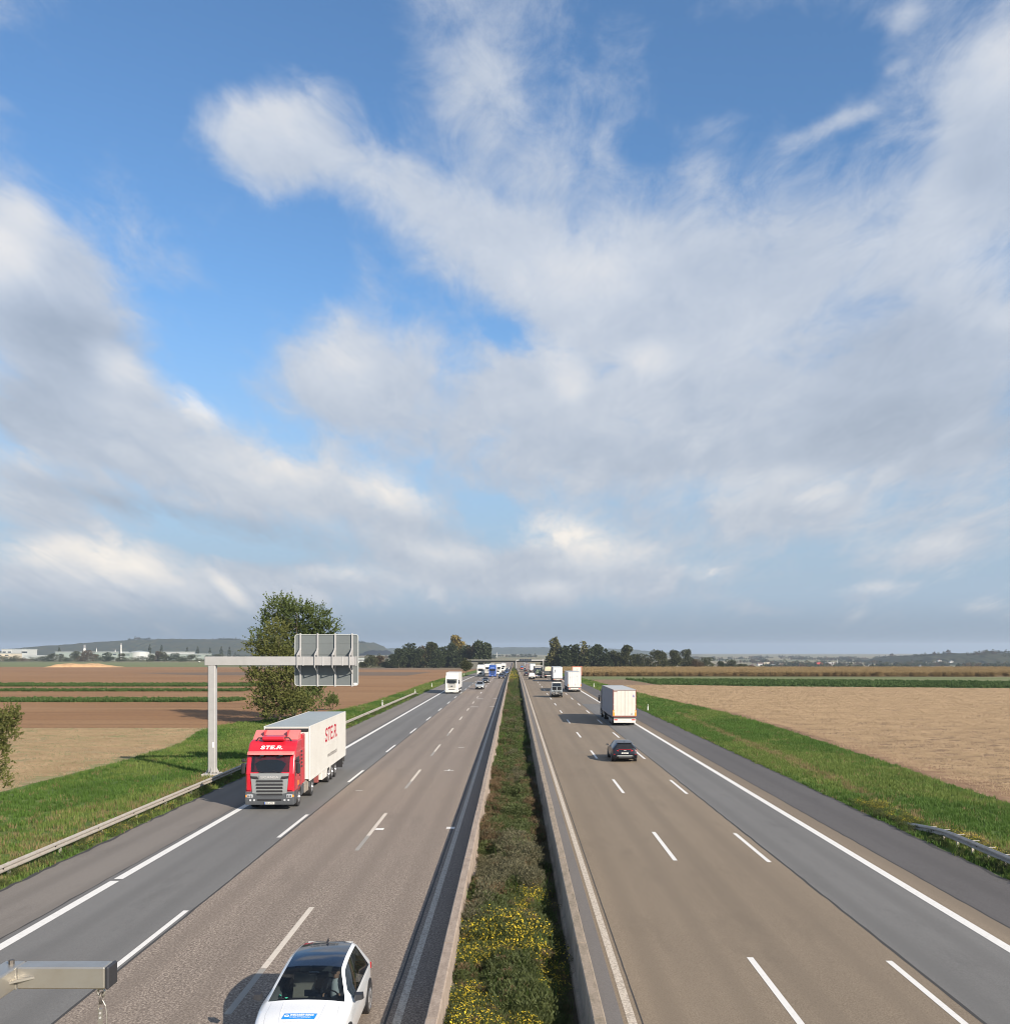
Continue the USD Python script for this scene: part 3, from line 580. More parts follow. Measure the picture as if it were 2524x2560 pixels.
for i in range(5):
    put('panel', prism(inner.buffer(-.002).intersection(sbox(BX0, board[i + 1] + .012, BX1, board[i] - .012)), 'y', .74, .765), M_SHEET, g)
    if i < 4: put('panel_joint', bx(BX0 + .04, BX1 - .04, .728, .739, board[i + 1] - .028, board[i + 1] + .028, .003), M_SHEET, g)
for zx in (1147, 1330, 1514, 1694):
    x = X(480 + zx * .2362, 65.1) + 20.0
    put('rib', bx(x - .045, x + .045, .64, .727, 5.90, 9.47, .008), M_GALV_PALE, g)
    put('clamp', bx(x - .035, x + .035, -.335, -.275, 7.18, 8.06, .008), M_STEEL, g)
    put('strut', cyl((x, -.30, 8.04), (x, .64, 8.42), .035, 6), M_GALV_PALE, g); put('strut', cyl((x, -.30, 7.20), (x, .64, 6.80), .035, 6), M_STEEL, g)
    put('bracket', prism([(-.05, 8.0), (.60, 7.95), (.62, 8.40), (.40, 8.25)], 'x', x - .03, x + .03), M_STEEL, g)
    put('collar', bx(x - .07, x + .07, .60, .65, 8.36, 8.44, .006), M_GALV_PALE, g); put('collar', bx(x - .07, x + .07, .60, .65, 6.76, 6.84, .006), M_GALV_PALE, g)
put('sticker', bx(BX1 - .30, BX1 - .10, .727, .737, 6.02, 6.14), M_STICKER, g)
put('sticker', bx(.08, .16, -.262, -.2505, 1.9, 2.25), M_STICKER, g); 

# ---------------------------------------------------------------- steel arm on the bridge, close to the camera
M_ZINC = paint('zinc_plated', (.42, .405, .37), .36, .75, vary=.12, scale=14.0, dirt=((.32, .27, .20), .35))
M_RUBBER = paint('rubber_cap', (.022, .023, .028), .5)
b = thing('steel_bracket', 'square steel arm with black end cap sticking out beside the camera', 'bracket', (-1.385, 2.70, 7.388))
put('arm', bx(.0, .246, .0, .060, -.0305, .0305, .004), M_ZINC, b)
put('rear_arm', bx(-.061, -.001, -2.95, .060, -.0305, .0305, .004), M_ZINC, b)
put('end_cap', bx(.2465, .258, -.0015, .0615, -.032, .032, .004), M_RUBBER, b)
put('weld', bx(-.003, .002, -.003, .0, -.031, .031, .0012), M_ZINC, b)
put('gusset', hull([(-.001, -.036, dz) for dz in (-.004, .002)] + [(-.001, -.003, dz) for dz in (-.004, .002)] + [(.052, -.001, dz) for dz in (.0, .006)] + [(-.001, -.001, dz) for dz in (-.004, .002)]), M_ZINC, b)
put('support_post', cyl((-.092, .012, -3.2), (-.092, .012, .050), .034, 20), M_GALV_DULL, b, smooth=40)
put('bolt', cyl((-.028, .03, .030), (-.028, .03, .042), .008, 6), M_BOLT, b)
def ring(c, R, r, axis, n=14, m=8, sz=1.0):
    t = trimesh.creation.torus(R, r, n, m)
    if axis == 'y': t.apply_transform(trimesh.transformations.rotation_matrix(math.pi / 2, (1, 0, 0)))
    if axis == 'x': t.apply_transform(trimesh.transformations.rotation_matrix(math.pi / 2, (0, 1, 0)))
    t.apply_scale((1, 1, sz)); t.apply_translation(c); return t
k = thing('snap_hook', 'small steel shackle and clip hanging under the square arm', 'hook', (-1.160, 2.728, 7.357))
put('eye_bolt', [cyl((0, 0, .0), (0, 0, -.008), .009, 8), ring((0, 0, -.016), .010, .0035, 'y')], M_ZINC, k, smooth=40)
put('shackle', ring((.001, 0, -.033), .0115, .0032, 'x', sz=1.25), M_BOLT, k, smooth=40)
put('wire_loop', [tube([(-.004, 0, -.042), (-.008, 0, -.062), (-.007, .0, -.085), (-.004, 0, -.13)], .0016), tube([(.004, 0, -.040), (.012, 0, -.055), (.0155, 0, -.08), (.015, 0, -.13)], .0016)], M_ZINC, k)
put('clip', hull([(-.0105, -.003, -.135), (.002, -.003, -.135), (-.0115, .003, -.135), (.003, .003, -.135), (-.006, -.003, -.064), (.003, -.003, -.064), (-.006, .003, -.064), (.003, .003, -.064)]), M_ZINC, k)
for z in (-.075, -.088): put('rivet', cyl((-.002, -.0045, z), (-.002, -.003, z), .0032, 8), M_GALV_PALE, k)

# ---------------------------------------------------------------- cars
M_TYRE = paint('tyre', (.022, .021, .021), .8)
M_RIMALU = paint('alloy', (.45, .45, .46), .35, .8)
M_RIMDARK = paint('dark_alloy', (.08, .08, .085), .4, .6)
M_TRIM = paint('black_trim', (.02, .02, .022), .45)
M_UNDER = paint('underbody', (.012, .012, .012), .9)
M_CHROME = paint('chrome', (.7, .7, .7), .15, 1.0)
M_TAIL = paint('tail_light', (.42, .012, .014), .15, spec=.7)
M_HEAD = paint('head_light', (.5, .52, .54), .12, .35)
M_AMBER = paint('amber', (.75, .26, .02), .3)
M_PLATE = paint('number_plate', (.5, .5, .47), .4)
M_PLATEBLUE = paint('plate_band', (.02, .08, .42), .4)
M_INK = paint('black_lettering', (.02, .02, .02), .5)
M_GLASS = pane('car_glass', tint=(.42, .47, .48), clear=.85, ior=1.38)
M_GLASSDARK = pane('car_glass_dark', clear=.18, body=(.012, .014, .017), ior=1.45)

def pchip(k, v, s):
    from scipy.interpolate import PchipInterpolator
    return PchipInterpolator(k, v)(s)

STYLES = {  # distance from the nose: belt height, top height, half width, half width of roof; then cowl, roof front, roof rear, tail stations
    'hatch': dict(L=4.26, s=[0, .06, .30, .70, 1.18, 2.02, 2.75, 3.50, 3.92, 4.16, 4.26], belt=[.50, .62, .76, .86, .95, .99, 1.01, 1.03, 1.02, .90, .55], top=[.54, .70, .83, .945, 1.04, 1.50, 1.565, 1.53, 1.44, 1.02, .60],
                  w=[.58, .72, .82, .88, .905, .905, .905, .90, .87, .82, .74], wr=[.50, .64, .76, .83, .81, .625, .61, .585, .56, .66, .62], cowl=1.20, rf=2.00, rr=3.80, tail=4.14, a=1.52, c=3.62),
    'suv': dict(L=4.5, s=[0, .06, .28, .75, 1.30, 2.00, 2.8, 3.75, 4.12, 4.38, 4.50], belt=[.60, .72, .86, .95, 1.02, 1.05, 1.07, 1.11, 1.10, 1.00, .62], top=[.64, .82, .94, 1.03, 1.10, 1.58, 1.65, 1.60, 1.52, 1.12, .68],
                w=[.62, .76, .86, .92, .93, .93, .93, .93, .91, .87, .80], wr=[.54, .66, .76, .82, .78, .62, .61, .58, .56, .72, .68], cowl=1.32, rf=1.98, rr=4.02, tail=4.38, a=1.62, c=3.85),
    'sedan': dict(L=4.7, s=[0, .06, .30, .9, 1.45, 2.2, 2.9, 3.4, 4.0, 4.55, 4.70], belt=[.50, .62, .74, .84, .92, .95, .96, .97, .96, .88, .55], top=[.54, .70, .80, .92, .99, 1.42, 1.45, 1.40, 1.08, 1.02, .60],
                  w=[.58, .72, .82, .88, .90, .90, .90, .90, .89, .84, .76], wr=[.5, .62, .72, .78, .74, .58, .57, .55, .66, .70, .66], cowl=1.47, rf=2.16, rr=3.36, tail=4.0, a=1.75, c=3.6),
    'van': dict(L=4.9, s=[0, .06, .25, .7, 1.15, 1.85, 2.8, 4.0, 4.72, 4.86, 4.90], belt=[.60, .75, .92, 1.05, 1.12, 1.18, 1.20, 1.20, 1.20, 1.18, .8], top=[.64, .85, 1.02, 1.14, 1.22, 1.88, 1.95, 1.95, 1.93, 1.60, .9],
                w=[.66, .80, .90, .94, .95, .95, .95, .95, .95, .93, .90], wr=[.56, .70, .80, .84, .82, .76, .76, .76, .75, .82, .86], cowl=1.15, rf=1.82, rr=4.70, tail=4.87, a=1.5, c=2.6),
    'camper': dict(L=5.9, s=[0, .06, .25, .75, 1.2, 2.0, 2.6, 4.8, 5.74, 5.86, 5.90], belt=[.60, .75, .95, 1.10, 1.20, 1.30, 1.30, 1.30, 1.30, 1.28, .8], top=[.64, .85, 1.05, 1.22, 1.32, 2.25, 2.48, 2.52, 2.48, 2.10, .9],
                   w=[.70, .86, .96, 1.0, 1.02, 1.02, 1.02, 1.02, 1.01, 1.0, .96], wr=[.6, .74, .84, .9, .88, .82, .80, .80, .79, .86, .92], cowl=1.2, rf=1.98, rr=5.70, tail=5.88, a=1.6, c=4.9),
}
STYLES['cross'] = {k: ([z * (.985 if k == 's' else 1) for z in v] if isinstance(v, list) else v) for k, v in STYLES['suv'].items()}
for k in ('belt', 'top'): STYLES['cross'][k] = [z * .905 for z in STYLES['suv'][k]]
STYLES['cross']['s'] = STYLES['suv']['s']
def car(name, label, style, paintm, x, y_end, z=None, away=True, glass=None, roofm=None, group=None, cat='car', n=44, rims=None, plates=True, lights=True, wide=1.0, rear_glass=True, side_glass=True):
    """y_end: where the end that faces the camera stands. away: tail to the camera. In local axes the nose points to +y."""
    S = STYLES[style]; L = S['L']; glass = glass or M_GLASSDARK
    yc = y_end + L / 2
    t = thing(name, label, cat, (x, yc, (float(T(x, yc)) if z is None else z) + .05), 0 if away else 180, group)
    s = np.unique(np.concatenate([np.linspace(0, L, n), [S['cowl'], S['rf'], S['rr'], S['tail'], S['a'], S['c']]]))
    belt, top, w, wr = (pchip(S['s'], S[k], s) for k in ('belt', 'top', 'w', 'wr')); w = w * wide; wr = wr * wide
    zb = pchip([0, .15, .5, L - .5, L - .12, L], [.34, .24, .19, .19, .26, .40], s)
    rings = []
    for i in range(len(s)):
        y = L / 2 - s[i]; W, R, B, Z, q = w[i], wr[i], belt[i], top[i], zb[i]
        cr = .035 * min(1, R)
        wg = min(W * .955, W - .02)
        half = [(0, q), (.84 * W, q), (.965 * W, q + .10), (W, q + .5 * (B - q)), (.985 * W, B - .05), (wg, B + .012), (R + .0, max(Z - .055, B + .02)), (R - .075, Z - .012), (R * .5, Z + .7 * cr), (0, Z + cr)]
        rings.append([(px, y, pz) for px, pz in half])
    rings = np.array(rings); parts = {}
    def face(key, quad): parts.setdefault(key, []).append(quad)
    for i in range(len(s) - 1):
        mid = (s[i] + s[i + 1]) / 2
        for j in range(9):
            q = [rings[i, j], rings[i + 1, j], rings[i + 1, j + 1], rings[i, j + 1]]
            key = 'body'
            if j == 0: key = 'underbody'
            elif j == 1 and True: key = 'sill'
            elif j == 5 and S['a'] < mid < S['c']: key = 'side_window'
            elif j >= 7:
                if S['cowl'] < mid < S['rf']: key = 'windscreen'
                elif S['rf'] < mid < S['rr'] and roofm is not None: key = 'roof'
                elif S['rr'] < mid < S['tail']: key = 'rear_window'
            if key == 'rear_window' and not rear_glass: key = 'body'
            if key == 'side_window' and not side_glass and mid > S['rf'] + .55: key = 'body'
            for sgn in (1, -1):
                qq = [p * [sgn, 1, 1] for p in q]
                if sgn > 0: qq = qq[::-1]
                face(key + ('' if key != 'side_window' else ('+' if sgn > 0 else '-')), qq)
    for key, quads in parts.items():
        Q = np.array(quads).reshape(-1, 3); f = np.arange(len(Q)).reshape(-1, 4)
        m = trimesh.Trimesh(Q, np.vstack([f[:, [0, 1, 2]], f[:, [0, 2, 3]]]), process=True); m.merge_vertices(digits_vertex=5); m.update_faces(m.nondegenerate_faces())
        mt = {'body': paintm, 'underbody': M_UNDER, 'sill': M_TRIM, 'roof': roofm}.get(key, glass)
        put(key.strip('+-'), m, mt, t, smooth=38)
    W = w.max()
    f_ax, r_ax = L / 2 - .19 * L - .02, -L / 2 + .185 * L; r = .345 if style in ('suv', 'van', 'camper') else .33
    for yy in (f_ax, r_ax):
        for sx in (-1, 1):
            put('wheel_arch', cyl((sx * (W - .12), yy, r + .02), (sx * (W + .004), yy, r + .02), r + .065, 24), M_TRIM, t)
            wh = put('tyre', cyl((sx * (W - .20), yy, r - .045), (sx * (W + .012), yy, r - .045), r, 24), M_TYRE, t, smooth=30)
            m = [cyl((sx * (W + .0), yy, r - .045), (sx * (W + .016), yy, r - .045), r * .22, 10)]
            for a in range(5):
                c, sn = math.cos(a * 1.2566), math.sin(a * 1.2566); m.append(hull([(sx * (W + dx), yy + c * rr - sn * hw, r - .045 + sn * rr + c * hw) for dx in (0, .017) for rr, h_ in ((.04, .03), (r * .70, .06)) for hw in (-h_, h_)]))
            rim = trimesh.util.concatenate(m + [trimesh.util.concatenate([cyl((sx * (W + .005), yy + math.cos(b) * r * .7, r - .045 + math.sin(b) * r * .7), (sx * (W + .005), yy + math.cos(b + .5236) * r * .7, r - .045 + math.sin(b + .5236) * r * .7), .018, 5) for b in np.arange(12) * .5236])])
            put('rim', rim, rims or M_RIMALU, wh)
    my = L / 2 - S['a'] + .12; mz = float(np.interp(S['a'], s, belt)) + .03
    for sx in (-1, 1):
        mr = put('mirror', hull([(sx * (W - .03 + d), my + dy, mz + dz) for d, dy, dz in ((.02, .02, .02), (.02, -.05, .02), (.06, .09, .0), (.20, .07, .03), (.22, -.05, .02), (.20, -.06, .15), (.05, -.07, .14), (.06, .05, .12), (.18, .05, .12))]), M_TRIM if roofm is not None else paintm, t, smooth=50)
        put('mirror_glass', bx(*sorted((sx * (W + .04), sx * (W + .17))), my - .078, my - .072, mz + .03, mz + .13), M_CHROME, mr)
    if lights:
        for sx in (-1, 1):
            k = np.interp(.12, s, w); put('headlight', hull([(sx * (k - .26), L / 2 - .05, .66), (sx * (k - .22), L / 2 - .08, .78), (sx * (k + .01), L / 2 - .28, .84), (sx * (k - .02), L / 2 - .16, .68), (sx * (k - .2), L / 2 - .2, .7)]), M_HEAD, t)
            kz = float(np.interp(L - .2, s, belt)); put('tail_light', hull([(sx * (W * .50), -L / 2 + .05, kz - .17), (sx * (W * .50), -L / 2 + .02, kz - .05), (sx * (W * .965), -L / 2 + .26, kz - .02), (sx * (W * .95), -L / 2 + .16, kz - .20), (sx * W * .55, -L / 2 + .2, kz - .1)]), M_TAIL, t)
        put('grille', bx(-.42, .42, L / 2 - .05, L / 2 + .005, .36, .56, .02), M_TRIM, t)
    if plates:
        put('number_plate', bx(-.26, .26, L / 2 + .002, L / 2 + .016, .44, .55), M_PLATE, t)
        put('number_plate', bx(-.26, .26, -L / 2 - .016, -L / 2 + .03, .62, .73), M_PLATE, t)
    return t

# ---------------------------------------------------------------- lorries
M_CHASSIS = paint('chassis', (.035, .034, .034), .7)
M_WINDSCREEN = pane('lorry_windscreen', tint=(.6, .64, .64), clear=.55, body=(.010, .012, .014))
M_GREYPLASTIC = paint('grey_plastic', (.055, .06, .066), .5)
M_SILVER = paint('silver_grille', (.27, .285, .285), .4, .35)
M_TANK = paint('ribbed_tank', (.30, .27, .23), .5, .5, vary=.2, scale=4)
M_REDREAR = paint('red_marking', (.50, .03, .02), .35)
M_ORANGE = paint('orange_marking', (.80, .27, .03), .4)
def wheel(t, x0, x1, y, r=.50, rim=None, sub=True):
    """A lorry wheel between x0 and the outer face x1."""
    w = put('tyre', cyl((x0, y, r), (x1, y, r), r, 26), M_TYRE, t, smooth=30)
    s = 1 if x1 > x0 else -1
    if sub:
        put('rim', [cyl((x1, y, r), (x1 + s * .012, y, r), r * .56, 18), cyl((x1, y, r), (x1 + s * .07, y, r), r * .2, 10, r * .16)] + [cyl((x1 + s * .01, y + r * .38 * math.cos(a), r + r * .38 * math.sin(a)), (x1 + s * .03, y + r * .38 * math.cos(a), r + r * .38 * math.sin(a)), .022, 5) for a in np.arange(8) * math.pi / 4], rim or M_RIMALU, w)

def cab_shell(outline, W, inset=.07):
    """Cab body: a side outline (y, z) drawn across the width with rounded cheeks."""
    c = np.mean(outline, 0); rings = []
    for x, k in ((-W, inset), (-W + .035, inset * .35), (-W + .11, 0), (W - .11, 0), (W - .035, inset * .35), (W, inset)):
        rings.append([(x, c[0] + (p[0] - c[0]) * (1 - k / 1.2), c[1] + (p[1] - c[1]) * (1 - k / 1.6)) for p in outline])
    m = loft(rings); m.fix_normals(); return m

def cab(t, col, fairing=None, H=3.55, grille='dark', sub=True, tall=True, bumper=None):
    """Forward-control cab, its bumper at y = 0, nose to +y."""
    W = 1.245
    out = [(-.05, .62), (-.01, 1.05), (-.03, 1.93), (-.30, 2.82), (-.50, 3.05), (-.82, H - .12), (-1.2, H), (-2.22, H), (-2.25, 1.0), (-1.9, .95), (-1.75, 1.1), (-1.0, 1.1), (-.86, .62)]
    put('cab', cab_shell(out, W), col, t, smooth=35)
    def pt(x, z, d=.012):
        y = np.interp(z, [.62, 1.05, 1.93, 2.82, 3.05], [-.05, -.01, -.03, -.30, -.50]); return (x, y + d - .05 * abs(x / W) ** 4, z)
    def front(x0, x1, z0, z1, d=.012, taper=0.0, nx=9, nz=3):
        P = [[pt(x0 + (x1 - x0) * i / (nx - 1) + taper * (j / (nz - 1)) * (1 - 2 * i / (nx - 1)), z0 + (z1 - z0) * j / (nz - 1), d) for i in range(nx)] for j in range(nz)]
        P = np.array(P).reshape(-1, 3); f = []
        for j in range(nz - 1):
            for i in range(nx - 1):
                a = j * nx + i; f += [[a + 1, a, a + nx], [a + 1, a + nx, a + nx + 1]]
        return trimesh.Trimesh(P, np.array(f), process=False)
    put('windscreen_frame', front(-1.16, 1.16, 1.90, 2.86, .010), M_TRIM, t)
    put('windscreen', front(-1.09, 1.09, 1.97, 2.80, .022, .03), M_WINDSCREEN, t)
    bm = bumper or M_GREYPLASTIC
    put('bumper', cab_shell([(.05, .30), (.08, .55), (.03, .98), (-.75, .98), (-.75, .75), (-.55, .30)], W + .005, .05), bm, t, smooth=35)
    for sx in (-1, 1):
        put('headlight', bx(*sorted((sx * .86, sx * 1.17)), .0, .095, .66, .83, .02), M_HEAD, t)
        put('fog_light', cyl((sx * .98, .03, .54), (sx * .98, .10, .54), .055, 10), M_HEAD, t)
        put('side_window', bx(*sorted((sx * (W - .03), sx * (W + .004))), -1.42, -.42, 1.98, 2.68, .01), M_GLASSDARK, t)
        put('mirror', bx(*sorted((sx * (W + .07), sx * (W + .27))), -.30, -.14, 1.86, 2.42, .05), M_TRIM, t)
        put('mirror', bx(*sorted((sx * (W + .05), sx * (W + .25))), -.30, -.12, 2.46, 2.64, .05), M_TRIM, t)
        put('mirror_arm', cyl((sx * (W - .05), -.28, 2.55), (sx * (W + .12), -.22, 2.5), .025, 6), M_TRIM, t)
        put('fender', prism([(-.62 - .72 * math.cos(a), .52 + .62 * math.sin(a)) for a in np.linspace(-.1, math.pi + .1, 12)] + [(-.62 + .62 * math.cos(a), .52 + .54 * math.sin(a)) for a in np.linspace(0, math.pi, 12)], 'x', *sorted((sx * (W - .34), sx * (W + .01)))) if False else bx(*sorted((sx * (W - .3), sx * W)), -2.2, -1.95, .5, 1.1, .03), bm, t)
        wheel(t, sx * .88, sx * 1.225, -1.38, .50, sub=sub)
        put('step', bx(*sorted((sx * 1.0, sx * 1.2)), -.88, -.72, .42, .60, .02), bm, t)
    put('number_plate', bx(-.26, .26, .085, .10, .33, .45), M_PLATE, t)
    if tall:
        d = [(-1.25, H - .03), (-1.45, H + .12), (-2.05, 3.98), (-2.2, 3.98), (-2.2, H - .03)]
        put('roof_deflector', cab_shell(d, W - .07, .05), fairing or col, t, smooth=30)
    put('chassis', bx(-.45, .45, -6.3, -.8, .55, .95), M_CHASSIS, t)
    if grille == 'dark':
        for k, z in enumerate((1.72, 1.50, 1.28)): put('grille_slot', front(-.78, .78, z - .055, z + .055, .016, nz=2), M_TRIM, t)
        put('grille_slot', front(-.62, .62, .70, .95, .09, nz=2), M_TRIM, t)
    return front

def tractor_rear(t, sub=True):
    for sx in (-1, 1):
        wheel(t, sx * .62, sx * 1.225, -5.15, .50, sub=sub)
        put('mudguard', prism([(-5.15 - .62 * math.cos(a), .50 + .62 * math.sin(a)) for a in np.linspace(.15, math.pi - .15, 10)] + [(-5.15 + .57 * math.cos(a), .50 + .57 * math.sin(a)) for a in np.linspace(.15, math.pi - .15, 10)], 'x', *sorted((sx * .6, sx * 1.23))), M_GREYPLASTIC, t)
        tk = put('fuel_tank', bx(*sorted((sx * .62, sx * 1.2)), -4.25, -2.75, .42, 1.0, .10), M_TANK, t)
        for k in range(6): put('tank_rib', bx(*sorted((sx * 1.19, sx * 1.225)), -4.1 + k * .22, -4.03 + k * .22, .46, .97, .015), M_TANK, tk)

def semi_trailer(t, yf, L, side, front=None, roof=None, rear=None, z0=1.06, z1=4.0, sub=True, rear_style='doors', edge=None, edge_rear=None, beam=None, axles=(8.9, 10.2, 11.5), boxm=None):
    """Box body from yf back over L metres; the rear faces -y."""
    W = 1.275; yr = yf - L; roof = roof or side; rear = rear or side; edge = edge or side
    put('side_wall', bx(-W, -W + .03, yr + .06, yf - .03, z0, z1 - .06), side, t); put('side_wall', bx(W - .03, W, yr + .06, yf - .03, z0, z1 - .06), side, t)
    put('front_wall', bx(-W + .032, W - .032, yf - .05, yf - .012, z0, z1 - .06), front or side, t)
    put('roof', bx(-W + .04, W - .04, yr + .04, yf - .02, z1 - .05, z1 - .012), roof, t)
    put('floor', bx(-W + .032, W - .032, yr + .06, yf - .06, z0, z0 + .12), M_CHASSIS, t)
    for sx in (-1, 1):
        put('top_rail', bx(*sorted((sx * (W - .05), sx * (W + .006))), yr + .02, yf, z1 - .10, z1, .008), edge, t)
        put('bottom_rail', bx(*sorted((sx * (W - .05), sx * (W + .008))), yr + .02, yf, z0 - .10, z0 + .03, .008), edge, t)
        put('corner_post', bx(*sorted((sx * (W - .07), sx * (W + .004))), yf - .07, yf + .012, z0, z1 - .04, .02), edge, t)
        put('rear_post', bx(*sorted((sx * (W - .075), sx * (W + .006))), yr - .012, yr + .06, z0 - .05, z1 - .04, .008), edge_rear or edge, t)
        for a in axles: wheel(t, sx * .70, sx * 1.23, yf - a, .50, sub=sub)
        put('landing_leg', bx(*sorted((sx * .75, sx * .9)), yf - 3.35, yf - 3.15, .25, 1.0, .01), M_CHASSIS, t)
        put('side_guard', bx(*sorted((sx * 1.17, sx * 1.20)), yf - 8.0, yf - 5.6, .55, .68, .008), M_GREYPLASTIC, t)
        put('side_guard', bx(*sorted((sx * 1.17, sx * 1.20)), yf - 8.0, yf - 5.6, .82, .95, .008), M_GREYPLASTIC, t)
        put('mud_flap', bx(*sorted((sx * .72, sx * 1.2)), yr + .95, yr + .97, .22, .95), M_TRIM, t)
    if boxm is not None:
        for sx in (-1, 1): put('pallet_box', bx(*sorted((sx * .80, sx * 1.215)), yf - 7.6, yf - 4.4, .42, .99, .02), boxm, t)
    put('frame', bx(-.5, .5, yr + .3, yf - .3, .74, z0 - .04), M_CHASSIS, t)
    put('header', bx(-W + .07, W - .07, yr - .012, yr + .06, z1 - .14, z1 - .03, .008), edge, t)
    put('sill', bx(-W + .07, W - .07, yr - .02, yr + .06, z0 - .10, z0 + .05, .006), edge_rear or edge, t)
    for sx in (-1, 1):
        d = put('rear_door', bx(*sorted((sx * .012, sx * (W - .085))), yr - .006, yr + .03, z0 + .06, z1 - .15, .006), rear, t)
        for k in (.42, .85):
            put('lock_rod', cyl((sx * k, yr - .022, z0 + .0), (sx * k, yr - .022, z1 - .1), .016 if rear_style == 'rods' else .006, 6), M_GALV_PALE if rear_style == 'rods' else rear, d)
        for z in (1.5, 2.3, 3.1): put('hinge', bx(*sorted((sx * (W - .20), sx * (W - .05))), yr - .02, yr - .008, z, z + .09, .004), rear, d)
    bm = beam or M_CHASSIS
    put('rear_beam', bx(-1.2, 1.2, yr + .0, yr + .10, z0 - .24, z0 - .105, .01), M_CHASSIS, t)
    put('light_bar', bx(-1.22, 1.22, yr + .02, yr + .10, .52, .80, .015), bm, t)
    for sx in (-1, 1): put('tail_light', bx(*sorted((sx * .78, sx * 1.17)), yr - .012, yr + .018, .62, .74, .01), M_TAIL, t)
    put('number_plate', bx(-.26, .26, yr - .008, yr + .018, .62, .73), M_PLATE, t)
    put('bumper_bar', bx(-1.15, 1.15, yr + .06, yr + .16, .36, .46, .01), M_CHASSIS, t)

# ---------------------------------------------------------------- the red lorry
M_RED = paint('red_lacquer', (.42, .010, .022), .28, coat=.5)
M_REDGLARE = paint('glare_red', (.50, .15, .14), .45, vary=.06, scale=3)  # cab red paled to pink: glare on deflector and visor put into the colour
M_CREAM = paint('cream_body', (.54, .53, .495), .45, vary=.03, scale=.7, dirt=((.40, .37, .32), .35))
M_ROOFGREY = paint('roof_sheet', (.27, .305, .315), .5, vary=.08, scale=1.5)
M_LOGO = paint('red_lettering', (.36, .010, .028), .5)
M_GREYTXT = paint('grey_lettering', (.45, .44, .43), .6)
M_DARKTXT = paint('dark_lettering', (.12, .11, .10), .6)
M_WHITETXT = paint('white_lettering', (.75, .73, .72), .5)
t = thing('red_lorry', 'red articulated lorry with a cream box trailer and red lettering', 'lorry', (-12.62, 50.15, .05), 181.4, None)
front = cab(t, M_RED, M_REDGLARE, grille='none')
put('grille_panel', front(-.86, .86, .62, 1.92, .075, -.13, 9, 6), M_SILVER, t, smooth=30)
for z, h, w in ((1.515, .055, .70), (1.345, .055, .70), (1.175, .055, .69), (1.0, .05, .68), (.83, .05, .66), (.69, .045, .62)): put('grille_slot', front(-w, w, z - h, z + h, .10, .02, 9, 2), M_TRIM, t)
put('badge_bar', bx(-.55, .55, .06, .078, 1.63, 1.82, .01), M_SILVER, t)
put('lettering', text_on('SCANIA', .12, (.46, .079, 1.66), (-1, 0, 0), (0, 0, 1), .006, True, .92), M_GALV_PALE, t)
for sx in (-1, 1):
    put('grille_vent', hull([(sx * .55, .07, 1.60), (sx * .62, .07, 1.76), (sx * .98, .06, 1.78), (sx * 1.0, .05, 1.66), (sx * .8, .055, 1.7), (sx * .8, .075, 1.7)]), M_TRIM, t)
    put('cheek', hull([(sx * .92, .075, 1.05), (sx * 1.0, .06, 1.86), (sx * 1.245, -.08, 1.90), (sx * 1.25, -.10, 1.05), (sx * 1.16, .05, 1.05), (sx * 1.16, .045, 1.86)]), M_RED, t)
    put('indicator', bx(*sorted((sx * 1.16, sx * 1.235)), .0, .07, .68, .81, .015), M_AMBER, t)
    put('door', bx(*sorted((sx * 1.235, sx * 1.252)), -1.62, -.30, .98, 1.93, .006), M_RED, t)
    put('door_handle', bx(*sorted((sx * 1.252, sx * 1.275)), -1.55, -1.38, 1.60, 1.68, .006), M_TRIM, t)
    for k in range(5): put('side_louvre', bx(*sorted((sx * 1.235, sx * 1.262)), -2.2, -1.85, 1.98 + k * .2, 2.10 + k * .2, .012), M_TRIM, t)
    put('side_fairing', bx(*sorted((sx * 1.10, sx * 1.235)), -3.05, -2.27, 1.05, 3.75, .05), M_RED, t)
    put('side_skirt', bx(*sorted((sx * 1.12, sx * 1.23)), -2.75, -2.25, .5, 1.03, .03), M_GREYPLASTIC, t)
put('visor', hull([(sx * (1.2 - a), y, z) for sx in (-1, 1) for a, y, z in ((0, -.14, 2.86), (0, -.20, 2.98), (0, -.42, 3.02), (0, -.42, 2.9), (.2, -.05, 2.86), (.2, -.13, 2.97))]), M_REDGLARE, t, smooth=30)
for sx in (-.55, .42): put('visor_lamp', bx(sx - .1, sx + .1, -.10, -.03, 2.78, 2.86, .02), M_TRIM, t)
a = math.atan2(.50, .34); put('lettering', text_on('STE.R.', .19, (.62, -.545, 3.10), (-1, 0, 0), (0, -math.cos(a), math.sin(a)), .03, True, 1.15, .28), M_WHITETXT, t)
put('roof_pod', cab_shell([(-.80, 3.52), (-.72, 3.60), (-.80, 3.74), (-1.15, 3.80), (-1.35, 3.72), (-1.35, 3.5)], .56, .10), M_RED, t, smooth=40)
put('lamp_bar', tube([(-.92, -1.0, 3.50), (-.80, -.95, 3.66), (.80, -.95, 3.66), (.92, -1.0, 3.50)], .035, 8), M_TRIM, t)
for sx in (-.55, .25):
    put('wiper', tube([(sx, .02, 1.93), (sx + .42, -.05, 2.06)], .012, 5), M_TRIM, t)
